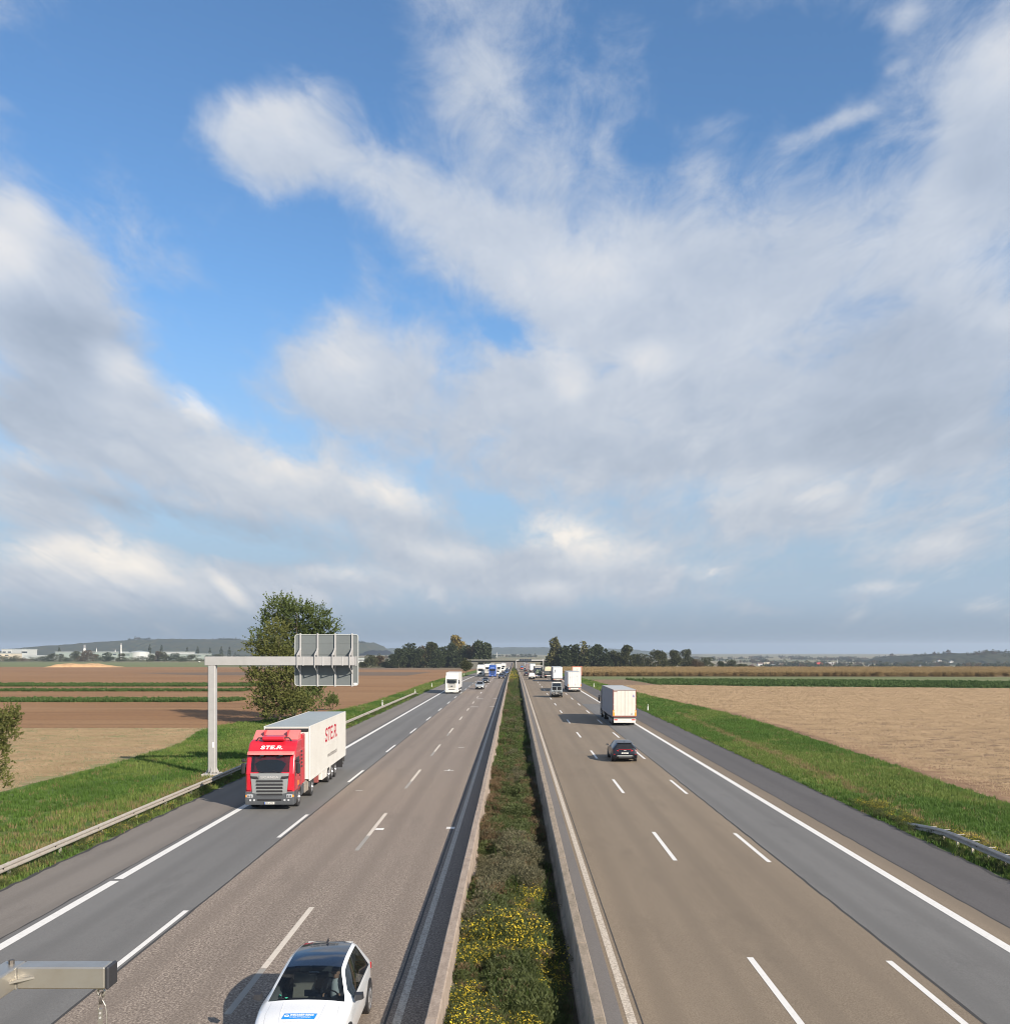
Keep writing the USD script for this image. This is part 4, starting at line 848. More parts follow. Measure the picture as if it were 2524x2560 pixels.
for sx in (-1, 1):
    put('panel_seam', bx(*sorted((sx * 1.249, sx * 1.256)), -1.635, -1.615, .95, 2.75), M_TRIM, t); put('panel_seam', bx(*sorted((sx * 1.249, sx * 1.256)), -.30, -.28, .95, 1.95), M_TRIM, t)
    put('lamp_lens', [cyl((sx * x, .09, .745), (sx * x, .10, .745), .055, 12) for x in (.95, 1.08)], M_CHROME, t); put('fog_light', cyl((sx * .78, .03, .54), (sx * .78, .10, .54), .055, 10), M_HEAD, t)
    put('wheel_arch', prism([(-1.38 - .66 * math.cos(a), .5 + .66 * math.sin(a)) for a in np.linspace(0, math.pi, 14)] + [(-1.38 + .56 * math.cos(a), .5 + .56 * math.sin(a)) for a in np.linspace(0, math.pi, 14)], 'x', *sorted((sx * .9, sx * 1.258))), M_GREYPLASTIC, t)
put('deflector_seam', bx(-.62, -.60, -2.1, -1.4, 3.5, 4.0), M_RED, t); put('deflector_seam', bx(.60, .62, -2.1, -1.4, 3.5, 4.0), M_RED, t)
put('lower_intake', bx(-.62, .62, .075, .098, .50, .60, .01), M_TRIM, t)
put('dashboard', bx(-1.05, 1.05, -.55, -.12, 1.5, 2.0, .03), M_TRIM, t)
put('name_sign', bx(.22, .62, -.11, -.095, 2.0, 2.13), M_WHITETXT, t); put('lettering', text_on('RAFAL', .075, (.58, -.094, 2.025), (-1, 0, 0), (0, 0, 1), .003, True, .32), M_PLATEBLUE, t)
put('paper', bx(-.72, -.52, -.13, -.12, 2.0, 2.12), M_WHITETXT, t); put('paper', bx(-1.0, -.75, -.14, -.13, 2.0, 2.06), M_WHITETXT, t)
put('steering_wheel', ring((-.55, -.75, 2.02), .20, .018, 'y'), M_TRIM, t)
put('seat', [bx(-.82, -.30, -1.75, -1.15, 1.35, 1.52, .05), bx(-.80, -.32, -1.85, -1.70, 1.5, 2.35, .06)], M_GREYPLASTIC, t)
put('lettering', text_on('GDA 4790', .075, (.22, .1005, .353), (-1, 0, 0), (0, 0, 1), .003, True, .43), M_INK, t); put('plate_band', bx(.225, .258, .1005, .103, .332, .448), M_PLATEBLUE, t)
tractor_rear(t)
semi_trailer(t, -4.2, 13.45, M_CREAM, roof=M_ROOFGREY, z0=1.05, z1=4.02, axles=(6.6, 7.9, 9.2), boxm=M_CREAM)
put('front_cap', bx(-1.2, 1.2, -4.212, -4.16, 3.72, 3.90), M_TRIM, t)
rw, up = (0, -1, 0), (0, 0, 1); sx = -1.2755
put('lettering', text_on('STE.R.', .82, (sx, -9.25, 2.64), rw, up, .004, True, 4.6, .16), M_LOGO, t)
put('lettering', text_on('TRANSPORT SYSTEM', .15, (sx, -9.35, 2.33), rw, up, .003, False, 4.7, .1), M_GREYTXT, t)
put('lettering', text_on('www.stertransport.pl', .24, (sx, -10.2, 1.62), rw, up, .003, True, 3.6, .12), M_DARKTXT, t)
put('lettering', text_on('00', .14, (sx, -4.5, 3.62), rw, up, .003, False), M_GREYTXT, t); put('lettering', text_on('00', .14, (sx, -4.5, 3.40), rw, up, .003, False), M_GREYTXT, t)
put('marking', bx(-1.262, -1.255, -1.15, -.95, 1.18, 1.42), M_AMBER, t)
put('hitch_frame', bx(-1.2, 1.2, -7.5, -7.15, .45, 1.0, .02), paint('red_oxide', (.20, .05, .045), .7), t)

# ---------------------------------------------------------------- white car below the camera
M_WHITECAR = paint('white_lacquer', (.56, .575, .59), .22, coat=.6)
M_ROOFGLASS = paint('dark_glass_roof', (.012, .016, .026), .06, spec=.7)
M_STICKBLUE = paint('blue_sticker', (.015, .19, .56), .45)
M_BEIGE = paint('beige_upholstery', (.30, .28, .24), .8)
WX, WY = -4.27, 18.75
t = car('white_car', 'white hatchback with black glass roof and blue stickers below the camera', 'hatch', M_WHITECAR, WX, WY, away=False, glass=M_GLASS, roofm=M_ROOFGLASS, n=70, wide=1.06)
L = 4.26
put('spoiler', hull([(sx * .50, -L / 2 + y, z) for sx in (-1, 1) for y, z in ((.50, 1.50), (.50, 1.46), (.26, 1.44), (.26, 1.42))]), M_WHITECAR, t)
put('aerial', hull([(-.02, -1.45, 1.575), (.02, -1.45, 1.575), (-.02, -1.28, 1.58), (.02, -1.28, 1.58), (0, -1.45, 1.66)]), M_TRIM, t)
put('roof_vent', bx(-.38, .30, -1.56, -1.50, 1.508, 1.530), M_TRIM, t)
put('scuttle', bx(-.60, .60, .90, .96, 1.0, 1.03), M_TRIM, t)
put('cabin_trim', [bx(-.80, .80, -1.5, .85, .22, .33, .03), bx(-.70, .70, .50, .92, .6, .985, .06)], M_TRIM, t)
put('screen_edge', [hull([(-.60, .905, 1.045), (.60, .905, 1.045), (-.60, .87, 1.07), (.60, .87, 1.07), (-.60, .87, 1.06), (.60, .87, 1.06)])], M_TRIM, t)
for sx in (-1, 1):
    put('seat', [bx(sx * .38 - .24, sx * .38 + .24, -.60, -.05, .34, .52, .06), hull([(sx * .38 + a, y, z) for a in (-.23, .23) for y, z in ((-.58, .48), (-.46, .48), (-.82, 1.06), (-.72, 1.08))]), hull([(sx * .38 + a, y, z) for a in (-.12, .12) for y, z in ((-.84, 1.10), (-.76, 1.10), (-.86, 1.26), (-.79, 1.26))])], M_BEIGE if sx > 0 else M_GREYPLASTIC, t)
put('rear_bench', [bx(-.62, .62, -1.5, -1.25, .55, .75, .05), hull([(a, y, z) for a in (-.6, .6) for y, z in ((-1.42, .72), (-1.30, .72), (-1.60, 1.22), (-1.52, 1.24))])], M_GREYPLASTIC, t)
put('inside_mirror', bx(-.12, .12, .12, .15, 1.33, 1.39, .012), M_CHROME, t)
wheel_c = np.array((-.38, .34, .93))
sw = ring((0, 0, 0), .18, .016, 'y'); sw.apply_transform(trimesh.transformations.rotation_matrix(-.45, (1, 0, 0))); sw.apply_translation(wheel_c); put('steering_wheel', sw, M_TRIM, t)
put('screen', bx(-.14, .14, .46, .48, .98, 1.12, .01), M_ROOFGLASS, t)
def hood_z(x, y):
    s = L / 2 - y; S = STYLES['hatch']; top = float(pchip(S['s'], S['top'], [s])[0]); R = float(pchip(S['s'], S['wr'], [s])[0]); cr = .035 * R
    ax = abs(x); return top + np.interp(ax, [0, R * .5, R - .075, R], [cr, .7 * cr, -.012, -.055])
def on_hood(m, dz):
    m = m.subdivide_to_size(.05); v = m.vertices
    zl = v[:, 2].copy(); v[:, 2] = [hood_z(x, y) + dz + z for x, y, z in v]; return m
put('sticker', on_hood(hull([(.33, 1.42, 0), (-.33, 1.42, 0), (.36, 1.60, 0), (-.30, 1.60, 0), (.33, 1.42, .002), (-.33, 1.42, .002), (.36, 1.60, .002), (-.30, 1.60, .002)]), .003), M_STICKBLUE, t)
put('lettering', on_hood(text_on('WEISSER RING', .052, (.205, 1.50, 0), (-1, 0, 0), (0, -1, 0), .002, True, .47), .006), M_WHITETXT, t)
put('lettering', on_hood(text_on('Wir helfen Kriminalitätsopfern', .022, (.205, 1.555, 0), (-1, 0, 0), (0, -1, 0), .002, False, .42), .006), M_WHITETXT, t)
put('ring_mark', on_hood(trimesh.creation.annulus(.026, .045, .002).apply_transform(np.diag((1.15, .75, 1, 1))).apply_translation((.27, 1.50, 0)), .006), M_WHITETXT, t)
put('lettering', on_hood(text_on('Unterstützt von', .03, (.34, 1.70, 0), (-1, 0, 0), (0, -1, 0), .002, False, .36), .004), M_GREYTXT, t)
put('lettering', on_hood(text_on('Volkswagen', .065, (.34, 1.80, 0), (-1, 0, 0), (0, -1, 0), .002, True, .56), .004), M_GREYTXT, t)
sx = -.912
put('sticker', hull([(sx, .98, .55), (sx, .10, .62), (sx, .94, .80), (sx, .06, .87), (sx + .01, .98, .55), (sx + .01, .10, .62), (sx + .01, .94, .80), (sx + .01, .06, .87)]), M_STICKBLUE, t)
put('lettering', text_on('WEISSER RING', .085, (sx - .001, .72, .66), (0, -1, -.0), (0, 0, 1), .002, True, .58), M_WHITETXT, t)
put('ring_mark', trimesh.creation.annulus(.04, .07, .003).apply_transform(trimesh.transformations.rotation_matrix(math.pi / 2, (0, 1, 0))).apply_translation((sx - .002, .83, .70)), M_WHITETXT, t)
for y in (.02, -.95): put('door_handle', bx(-.935, -.905, y - .09, y + .09, .86, .885, .008), M_TRIM, t)
for sx_ in (-1, 1):
    put('bonnet_seam', on_hood(tube([(sx_ * .70, .98, 0), (sx_ * .72, 1.4, 0), (sx_ * .66, 1.85, 0)], .006, 4), .0), M_TRIM, t)
    put('bonnet_crease', on_hood(tube([(sx_ * .44, .99, 0), (sx_ * .42, 1.4, 0), (sx_ * .34, 1.9, 0)], .016, 6), -.006), M_WHITECAR, t, smooth=60)
    put('window_trim', tube([(sx_ * .915, .62, 1.0), (sx_ * .955 * .96, -.2, 1.015), (sx_ * .92, -1.45, 1.04)], .012, 5), M_TRIM, t)
for x in (-.45, .18): put('wiper', tube([(x, .93, 1.045), (x + .40, .86, 1.085)], .010, 5), M_TRIM, t)
for y in (.62, -.38): put('door_gap', bx(-.912, -.902, y - .005, y + .005, .35, .95), M_TRIM, t)
put('pillar', bx(-.80, -.735, -.42, -.34, 1.0, 1.22), M_TRIM, t); put('badge', trimesh.creation.cylinder(.03, .004).apply_translation((.42, .885, 1.10)), paint('green_badge', (.05, .4, .25), .5), t)
put('emissions_badge', cyl((.575, .80, 1.09), (.577, .805, 1.094), .04, 12), mats['green_badge'], t)

# ---------------------------------------------------------------- lorries and cars, left carriageway
M_WHITELORRY = paint('white_lorry', (.53, .52, .48), .4, coat=.3)
M_WHITEBOX = paint('white_box', (.50, .50, .485), .5, vary=.04, scale=.8, dirt=((.50, .48, .44), .4))
M_BLUELORRY = paint('blue_lorry', (.02, .065, .26), .3, coat=.4)
M_DARKBLUE = paint('dark_blue_car', (.018, .026, .05), .25, coat=.5)
M_BLACKCAR = paint('black_car', (.012, .014, .018), .22, coat=.6)
M_SILVERCAR = paint('silver_car', (.40, .42, .42), .3, .5, coat=.4)
M_BLUECAR = paint('blue_car', (.02, .06, .20), .28, coat=.5)
GL = 'vehicles coming towards the camera on the left carriageway'
def oncoming(name, label, colm, x, yf, box, boxlen=13.4, gap=4.2, roof=None, grille='dark', sub=True, H=3.55, ribs=False, fairing=None):
    t = thing(name, label, 'lorry', (x, yf, float(T(x, yf + 5)) + .05), 180, GL)
    fr = cab(t, colm, fairing, grille=grille, sub=sub, H=H, bumper=colm)
    if boxlen > 11: tractor_rear(t, sub)
    semi_trailer(t, -gap if boxlen > 11 else -2.5, boxlen, box, roof=roof, sub=sub, axles=(8.9, 10.2, 11.5) if boxlen > 11 else (4.2, 5.5))
    return t, fr
t, fr = oncoming('white_lorry', 'white lorry with a ribbed white box just behind the red lorry', M_WHITELORRY, -11.95, 186, M_WHITEBOX, 9.6)
for k in range(3): put('box_rib', bx(-1.30, -1.276, -12.0, -2.6, 1.5 + k * .75, 1.62 + k * .75, .01), M_WHITEBOX, t)
put('badge', cyl((0, .02, 1.45), (0, .05, 1.45), .16, 14), M_GREYPLASTIC, t)
t, fr = oncoming('white_lorry', 'white lorry with a black grille wedge, first in the slow queue', M_WHITELORRY, -11.95, 345, M_WHITEBOX, 13.4, grille='none', sub=False)
put('grille', hull([(-.6, .09, 1.25), (.6, .09, 1.25), (-.38, .09, .72), (.38, .09, .72), (-.6, .06, 1.25), (.6, .06, 1.25), (-.38, .06, .72), (.38, .06, .72)]), M_TRIM, t)
t, fr = oncoming('white_lorry', 'white lorry half hidden between the queue head and the blue lorry', M_WHITELORRY, -11.8, 424, M_WHITEBOX, 13.4, sub=False)
t, fr = oncoming('grey_lorry', 'lorry whose grey box top rises behind the white queue', paint('grey_lorry', (.3, .3, .29), .5), -11.9, 515, paint('grey_box', (.36, .35, .32), .6), 13.4, sub=False)
t, fr = oncoming('blue_lorry', 'dark blue lorry overtaking the white queue in the middle lane', M_BLUELORRY, -7.4, 331, M_WHITEBOX, 13.4, sub=False, roof=M_BLUELORRY)
put('lettering_plate', bx(-.7, .7, -.44, -.40, 3.04, 3.22), paint('pale_blue', (.25, .32, .5), .5), t)
t, fr = oncoming('white_lorry', 'white topped lorry following the dark blue one', M_WHITELORRY, -7.0, 432, M_WHITEBOX, 13.4, sub=False)
t, fr = oncoming('white_lorry', 'farthest white lorry before the bridge in the middle lane', M_WHITELORRY, -6.2, 560, M_WHITEBOX, 13.4, sub=False)
car('silver_car', 'silver grey estate in the middle lane beside the nearer white lorry', 'suv', M_SILVERCAR, -7.35, 206, away=False, group=GL)
car('black_car', 'black car close behind the silver grey estate', 'sedan', M_BLACKCAR, -7.4, 249, away=False, group=GL)
car('dark_car', 'dark off-road car leading the fast lane', 'suv', M_DARKBLUE, -3.95, 299, away=False, group=GL, n=28)
car('dark_car', 'dark car close behind the leading off-road car', 'hatch', M_BLACKCAR, -3.6, 342, away=False, group=GL, n=28)
car('white_car', 'small white car tucked behind the dark blue lorry', 'hatch', M_WHITELORRY, -6.7, 384, away=False, group=GL, n=24)
car('blue_car', 'blue car in the fast lane, third of the row', 'sedan', M_BLUECAR, -3.2, 398, away=False, group=GL, n=24)
car('dark_car', 'dark car in the fast lane beside the white topped lorry', 'sedan', M_BLACKCAR, -2.95 - .6, 440, away=False, group=GL, n=24)
car('white_van', 'pale van behind the white topped lorry', 'van', M_WHITELORRY, -6.1, 500, away=False, group=GL, n=24, cat='van')
car('dark_car', 'dark car beside the pale van', 'hatch', M_DARKBLUE, -3.7, 520, away=False, group=GL, n=24)
car('white_car', 'tiny white car near the bridge in the fast lane', 'hatch', M_WHITELORRY, -4.0, 640, away=False, group=GL, n=24)

# ---------------------------------------------------------------- right carriageway
GR = 'vehicles driving away on the right carriageway'
M_KIA = paint('black_suv', (.008, .010, .015), .25, spec=.3, coat=.25)
t = car('black_suv', 'black off-road car with a silver rear skid plate in the middle lane', 'cross', M_KIA, 8.18, 71.7, group=GR, n=60, rims=M_RIMDARK)
L = 4.5
put('skid_plate', hull([(sx * x, -L / 2 + y, z) for sx in (-1, 1) for x, y, z in ((.62, -.035, .47), (.50, -.035, .53), (.62, .03, .42), (.40, -.035, .45))]), M_SILVERCAR, t)
put('diffuser', bx(-.50, .50, -L / 2 - .06, -L / 2 + .1, .30, .43, .02), M_TRIM, t)
put('bumper', cab_shell([(-L / 2 - .03, .50), (-L / 2 - .03, .62), (-L / 2 + .2, .66), (-L / 2 + .3, .3), (-L / 2 + .05, .32)], .90, .06), M_KIA, t, smooth=35)
put('light_strip', bx(-.48, .48, -L / 2 + .015, -L / 2 + .05, .93, .955, .006), M_TAIL, t)
put('badge', bx(-.11, .11, -L / 2 + .018, -L / 2 + .04, .86, .90, .006), M_CHROME, t)
put('lettering', text_on('KIA', .05, (-.09, -L / 2 + .016, .855), (1, 0, 0), (0, 0, 1), .003, True, .18), M_RIM, t)
put('lettering', text_on('WI KA 821', .07, (-.20, -L / 2 - .017, .64), (1, 0, 0), (0, 0, 1), .002, True, .42), M_INK, t)
put('spoiler', hull([(sx * .56, -L / 2 + y, z) for sx in (-1, 1) for y, z in ((.62, 1.45), (.62, 1.41), (.30, 1.42), (.30, 1.39))]), M_KIA, t)
put('aerial', hull([(-.02, -1.45, 1.475), (.02, -1.45, 1.475), (0, -1.25, 1.48), (0, -1.45, 1.57)]), M_TRIM, t)
put('load', bx(-.42, .42, -1.72, -1.55, 1.0, 1.24, .05), paint('red_load', (.35, .06, .04), .8), t)
for sx in (-1, 1): put('reflector', cyl((sx * .78, -L / 2 + .0, .60), (sx * .78, -L / 2 - .045, .60), .035, 8), M_TAIL, t)

M_CURTAIN = paint('grey_curtain', (.15, .155, .175), .6, vary=.10, scale=1.2)
M_DOOR = paint('cream_door', (.50, .475, .43), .5, vary=.03, scale=1.5, dirt=((.37, .33, .28), .3))
M_ROOFPALE = paint('pale_tarpaulin', (.36, .375, .38), .55, vary=.05, scale=.8)
def departing(name, label, colm, x, yr, side, L=13.5, roof=None, rear=None, edge=None, edge_rear=None, beam=None, z1=4.0, sub=True, rear_style='doors', gap=2.9, z0=1.06):
    t = thing(name, label, 'lorry', (x, yr + L + gap, float(T(x, yr + 4)) + .05), 0, GR)
    cab(t, colm, None, sub=sub, tall=True, bumper=colm); tractor_rear(t, sub)
    semi_trailer(t, -gap, L, side, roof=roof, rear=rear, edge=edge, edge_rear=edge_rear, beam=beam, z1=z1, sub=sub, rear_style=rear_style, z0=z0)
    return t
M_MAROON = paint('maroon_frame', (.15, .05, .04), .55)
t = departing('curtain_lorry', 'lorry with cream rear doors, grey curtain side and orange corner strips', M_GREYPLASTIC, 12.1, 106.4, M_CURTAIN, 13.3, M_ROOFPALE, M_DOOR, paint('dull_rail', (.20, .16, .16), .6), M_MAROON, M_WHITELORRY)
yr = -2.9 - 13.3
for sx in (-1, 1): put('marker_strip', bx(*sorted((sx * 1.10, sx * 1.276)), yr - .016, yr - .0135, 1.10, 1.72), M_ORANGE, t)
put('marker_strip', bx(-1.20, -.80, yr - .018, yr - .014, 3.72, 3.80), M_MAROON, t)
put('sticker', hull([(.86, yr - .012, 3.20), (.90, yr - .012, 3.42), (1.0, yr - .012, 3.45), (1.10, yr - .012, 3.18), (1.0, yr - .010, 3.12), (.9, yr - .010, 3.3)]), paint('violet_logo', (.20, .19, .32), .6), t)
put('sticker', trimesh.creation.annulus(.06, .10, .004).apply_transform(trimesh.transformations.rotation_matrix(math.pi / 2, (1, 0, 0))).apply_translation((.76, yr - .010, 1.30)), M_DARKTXT, t)
put('rear_bumper', bx(-1.2, 1.2, yr - .02, yr + .05, .34, .53, .02), M_WHITELORRY, t)

t = car('camper_van', 'grey camper van with two bicycles on its rear', 'camper', paint('grey_van', (.20, .225, .24), .35, coat=.3), 7.5, 170.8, group=GR, cat='van', n=40)
yr = -5.9 / 2
put('window_frame', bx(-.86, .86, yr + .005, yr + .05, 1.28, 1.92, .03), paint('grey_van_trim', (.26, .29, .30), .4), t)
for sx in (-1, 1): put('rear_window_pane', bx(*sorted((sx * .06, sx * .80)), yr - .012, yr + .02, 1.34, 1.86, .03), M_GLASSDARK, t)
put('roof_box', bx(-.75, .75, -2.6, -1.4, 2.54, 2.72, .08), M_WHITELORRY, t)
put('roof_vent', bx(-.25, .25, -1.2, -.7, 2.54, 2.62, .03), M_TRIM, t)
rk = put('bicycle_rack', tube([(-.75, yr - .10, .62), (.75, yr - .10, .62)], .03) , M_GALV_PALE, t)
def bicycle(label, x, y, z, m):
    b = thing('bicycle', label, 'bicycle', (x, y, z), 0, 'bicycles on the camper van')
    A, B = np.array((-.53, 0, .34)), np.array((.53, 0, .34)); bb, seat, head = np.array((-.06, 0, .30)), np.array((-.20, 0, .82)), np.array((.38, 0, .80))
    for c in (A, B): w = put('wheel', ring(c, .32, .022, 'y', 20, 6), M_TYRE, b); put('spokes', [cyl(c + [0, 0, 0], c + [.31 * math.cos(a), 0, .31 * math.sin(a)], .004, 3) for a in np.arange(12) * math.pi / 6], M_RIMALU, w)
    put('frame', [cyl(bb, seat, .02, 6), cyl(bb, head, .022, 6), cyl(seat - [0, 0, .08], head, .02, 6), cyl(A, bb, .014, 6), cyl(A, seat - [0, 0, .08], .012, 6)], m, b)
    put('fork', cyl(head + [.0, 0, .06], B, .016, 6), M_TRIM, b); put('saddle', bx(-.34, -.10, -.06, .06, .84, .90, .02), M_TRIM, b); put('handlebar', cyl(head + [.02, -.28, .14], head + [.02, .28, .14], .014, 6), M_TRIM, b)
zb = float(T(7.5, 173)) + .05
bicycle('pale bicycle hung across the back of the camper van', 7.42, 170.8 - .17, zb + .48, paint('pale_frame', (.55, .56, .57), .4)); bicycle('dark bicycle behind the pale one on the camper van rack', 7.60, 170.8 - .42, zb + .44, paint('dark_frame', (.05, .055, .06), .4))

t = departing('container_lorry', 'lorry with white container doors and lock rods behind the camper van', M_GREYPLASTIC, 12.05, 193.6, paint('container_side', (.46, .44, .42), .6, vary=.06, scale=1.5), 13.4, M_ROOFPALE, paint('container_door', (.54, .53, .515), .5, vary=.03, scale=2), paint('container_rail', (.55, .52, .50), .5), None, M_WHITELORRY, rear_style='rods')
yr = -2.9 - 13.4
for sx in (-1, 1): put('marker_strip', bx(*sorted((sx * 1.14, sx * 1.276)), yr - .016, yr - .0135, 1.15, 1.62), M_ORANGE, t)
for x, z in ((-.92, 3.0), (-.42, 3.0), (.0, 3.0), (.55, 3.15), (.2, 1.5), (.85, 1.65)): put('decal', bx(x - .07, x + .07, yr - .040, yr - .036, z - .12, z + .12), M_GREYTXT, t)
t = departing('grey_lorry', 'lorry with pale grey rear doors and a dark grey side', M_GREYPLASTIC, 11.75, 262, paint('dark_side', (.16, .13, .14), .6), 13.4, M_ROOFPALE, paint('pale_grey_door', (.50, .53, .57), .5, vary=.06), paint('grey_rail', (.40, .41, .43), .5), None, M_GALV_DULL, rear_style='rods', sub=False)
yr = -2.9 - 13.4
put('sticker', hull([(-.95, yr - .036, 2.5), (-.70, yr - .036, 3.3), (-.55, yr - .036, 3.2), (-.85, yr - .036, 2.3), (-.9, yr - .033, 2.6), (-.6, yr - .033, 3.1)]), M_GREYPLASTIC, t)

# tipper seen beside the grey lorry
t = thing('tipper_lorry', 'tan topped tipper lorry half hidden by the grey lorry', 'lorry', (11.0, 318, float(T(11, 305)) + .05), 0, GR)
cab(t, M_GREYPLASTIC, None, sub=False, tall=False); M_TAN = paint('tan_body', (.50, .43, .31), .6, vary=.1)
put('tipper_body', prism([(-1.22, 1.3), (1.22, 1.3), (1.27, 2.7), (-1.27, 2.7)], 'y', -9.6, -2.6), M_TAN, t); put('tarpaulin', prism([(-1.27, 2.72), (1.27, 2.72), (1.1, 3.45), (0, 3.6), (-1.1, 3.45)], 'y', -9.6, -2.6), paint('tan_tarpaulin', (.55, .47, .32), .8), t)
put('frame', bx(-.5, .5, -9.4, -2.0, .7, 1.28), M_CHASSIS, t); put('tailgate', bx(-1.24, 1.24, -9.72, -9.62, 1.15, 2.3, .02), M_GREYPLASTIC, t); put('light_bar', bx(-1.2, 1.2, -9.7, -9.6, .7, .95, .01), M_WHITELORRY, t)
for sx in (-1, 1):
    for y in (-5.6, -7.0, -8.4): wheel(t, sx * .65, sx * 1.22, y, .5, sub=False)
    put('tail_light', bx(*sorted((sx * .8, sx * 1.15)), -9.73, -9.705, .75, .9), M_TAIL, t)

# open-backed car transporter in the middle lane
t = thing('flatbed_lorry', 'dark open-backed lorry with a cream roof bar carrying cargo', 'lorry', (7.75, 327, float(T(7.7, 312)) + .05), 0, GR)
cab(t, M_DARKBLUE, None, sub=False, tall=False); put('frame', bx(-.5, .5, -16, -2.0, .7, 1.0), M_CHASSIS, t); put('deck', bx(-1.25, 1.25, -16.2, -2.7, 1.02, 1.2, .02), M_CHASSIS, t)
put('roof_bar', bx(-1.25, 1.25, -16.2, -15.4, 3.72, 4.0, .04), M_CREAM, t); put('roof_bar', bx(-1.1, 1.1, -15.9, -15.5, 3.25, 3.42, .03), M_CREAM, t)
for sx in (-1, 1):
    put('stanchion', bx(*sorted((sx * 1.12, sx * 1.26)), -16.2, -16.0, 1.2, 3.72, .02), M_CHASSIS, t); put('stanchion', bx(*sorted((sx * 1.12, sx * 1.26)), -9.0, -8.8, 1.2, 3.72, .02), M_CHASSIS, t); put('side_rail', bx(*sorted((sx * 1.15, sx * 1.25)), -16.0, -3, 3.60, 3.72), M_CHASSIS, t)
    for a in (10.5, 11.8, 13.1): wheel(t, sx * .7, sx * 1.23, -a, .5, sub=False)
    put('tail_light', bx(*sorted((sx * .8, sx * 1.15)), -16.24, -16.21, .75, .9), M_TAIL, t)
put('cargo', [bx(-.9, .9, -15.5, -13.5, 1.22, 2.1, .15), bx(-.8, .8, -15.2, -13.8, 2.1, 2.7, .2)], paint('green_cargo', (.12, .15, .11), .5), t); put('light_bar', bx(-1.2, 1.2, -16.2, -16.05, .62, .95, .02), paint('blue_grey_bar', (.30, .32, .38), .5), t); put('number_plate', bx(-.26, .26, -16.23, -16.205, 1.6, 1.75), M_PLATE, t)

car('white_van', 'white panel van in the fast lane of the right carriageway', 'van', M_WHITELORRY, 5.25, 287, group=GR, cat='van', n=30, rear_glass=False, side_glass=False)
car('dark_car', 'dark car just ahead of the white panel van', 'sedan', M_BLACKCAR, 4.4, 350, group=GR, n=24)
t = departing('pale_lorry', 'pale grey box lorry ahead of the open-backed one', M_WHITELORRY, 9.0, 470, paint('pale_side', (.42, .45, .46), .6), 13.4, None, paint('pale_back', (.48, .52, .53), .6), sub=False)
t = departing('maroon_lorry', 'dark lorry between the pale grey box and the far white one', M_GREYPLASTIC, 7.3, 510, paint('dark_curtain', (.13, .10, .11), .7), 13.4, None, paint('dark_back', (.16, .13, .13), .6), sub=False)
t = departing('white_lorry', 'farthest white box lorry of the right carriageway', M_WHITELORRY, 8.1, 610, M_WHITEBOX, 13.4, sub=False)
car('silver_car', 'silver car far off in the fast lane of the right carriageway', 'suv', M_SILVERCAR, 5.9, 520, group=GR, n=24)
car('red_car', 'red car at the vanishing end of the right carriageway', 'hatch', paint('red_car', (.35, .03, .025), .3), 4.6, 600, group=GR, n=24)
car('blue_van', 'blue van beyond the far white box lorry', 'van', paint('blue_van', (.06, .18, .42), .4), 5.8, 720, group=GR, cat='van', n=24)

# advertising trailer on the field edge
z = float(T(19.3, 300))
t = thing('advert_trailer', 'red framed advertising trailer parked on the right verge', 'trailer', (19.4, 300, z), 0)
put('frame', prism(sbox(-1.5, 1.1, 1.5, 3.9).difference(sbox(-1.28, 1.32, 1.28, 3.68)), 'y', -.2, .2), paint('brick_red', (.36, .12, .08), .6), t); put('panel', bx(-1.278, 1.278, -.12, .1, 1.322, 3.678), M_WHITELORRY, t)
put('picture', bx(-1.1, -.35, -.126, -.1215, 1.5, 2.3), mats['brick_red'], t); put('picture', bx(-.15, .1, -.126, -.1215, 1.4, 3.0), paint('pict_tan', (.55, .38, .28), .6), t); put('picture', bx(-1.1, .3, -.126, -.1215, 3.2, 3.35), M_GREYTXT, t); put('picture', bx(.35, .7, -.126, -.1215, 1.5, 3.3), paint('pict_grey', (.5, .5, .46), .6), t)
put('chassis', bx(-1.3, 1.3, -.7, .7, .62, .8), M_CHASSIS, t); put('stand', [bx(-1.2, -1.1, -.1, .1, .8, 1.1), bx(1.1, 1.2, -.1, .1, .8, 1.1)], M_CHASSIS, t)
for sx in (-1, 1): wheel(t, sx * 1.05, sx * 1.3, 0, .34, sub=False)

# ---------------------------------------------------------------- leaves, trees
M_BARK = paint('bark', (.085, .065, .048), .9, vary=.3, scale=4)
L_GREEN = leaf_mat('leaves_green', [(.052, .074, .020), (.098, .128, .032), (.155, .180, .050), (.23, .22, .075)], .38)
L_OLIVE = leaf_mat('leaves_olive', [(.070, .082, .022), (.125, .132, .034), (.19, .178, .05), (.28, .22, .075)], .35)
L_DARK = leaf_mat('leaves_dark', [(.022, .032, .012), (.036, .048, .017), (.052, .060, .021), (.080, .074, .026)], patch=.06)
L_MID = leaf_mat('leaves_mid', [(.035, .042, .014), (.058, .062, .020), (.085, .080, .027), (.125, .100, .036)], patch=.06)
L_RUST = leaf_mat('leaves_rust', [(.050, .036, .016), (.085, .056, .024), (.125, .078, .033), (.17, .11, .048)], patch=.06)
L_GOLD = leaf_mat('leaves_gold', [(.12, .095, .025), (.19, .145, .038), (.27, .20, .058), (.34, .26, .09)], patch=.06)
L_PALE = leaf_mat('leaves_pale', [(.085, .085, .032), (.13, .125, .048), (.18, .17, .07), (.24, .22, .10)], patch=.06)

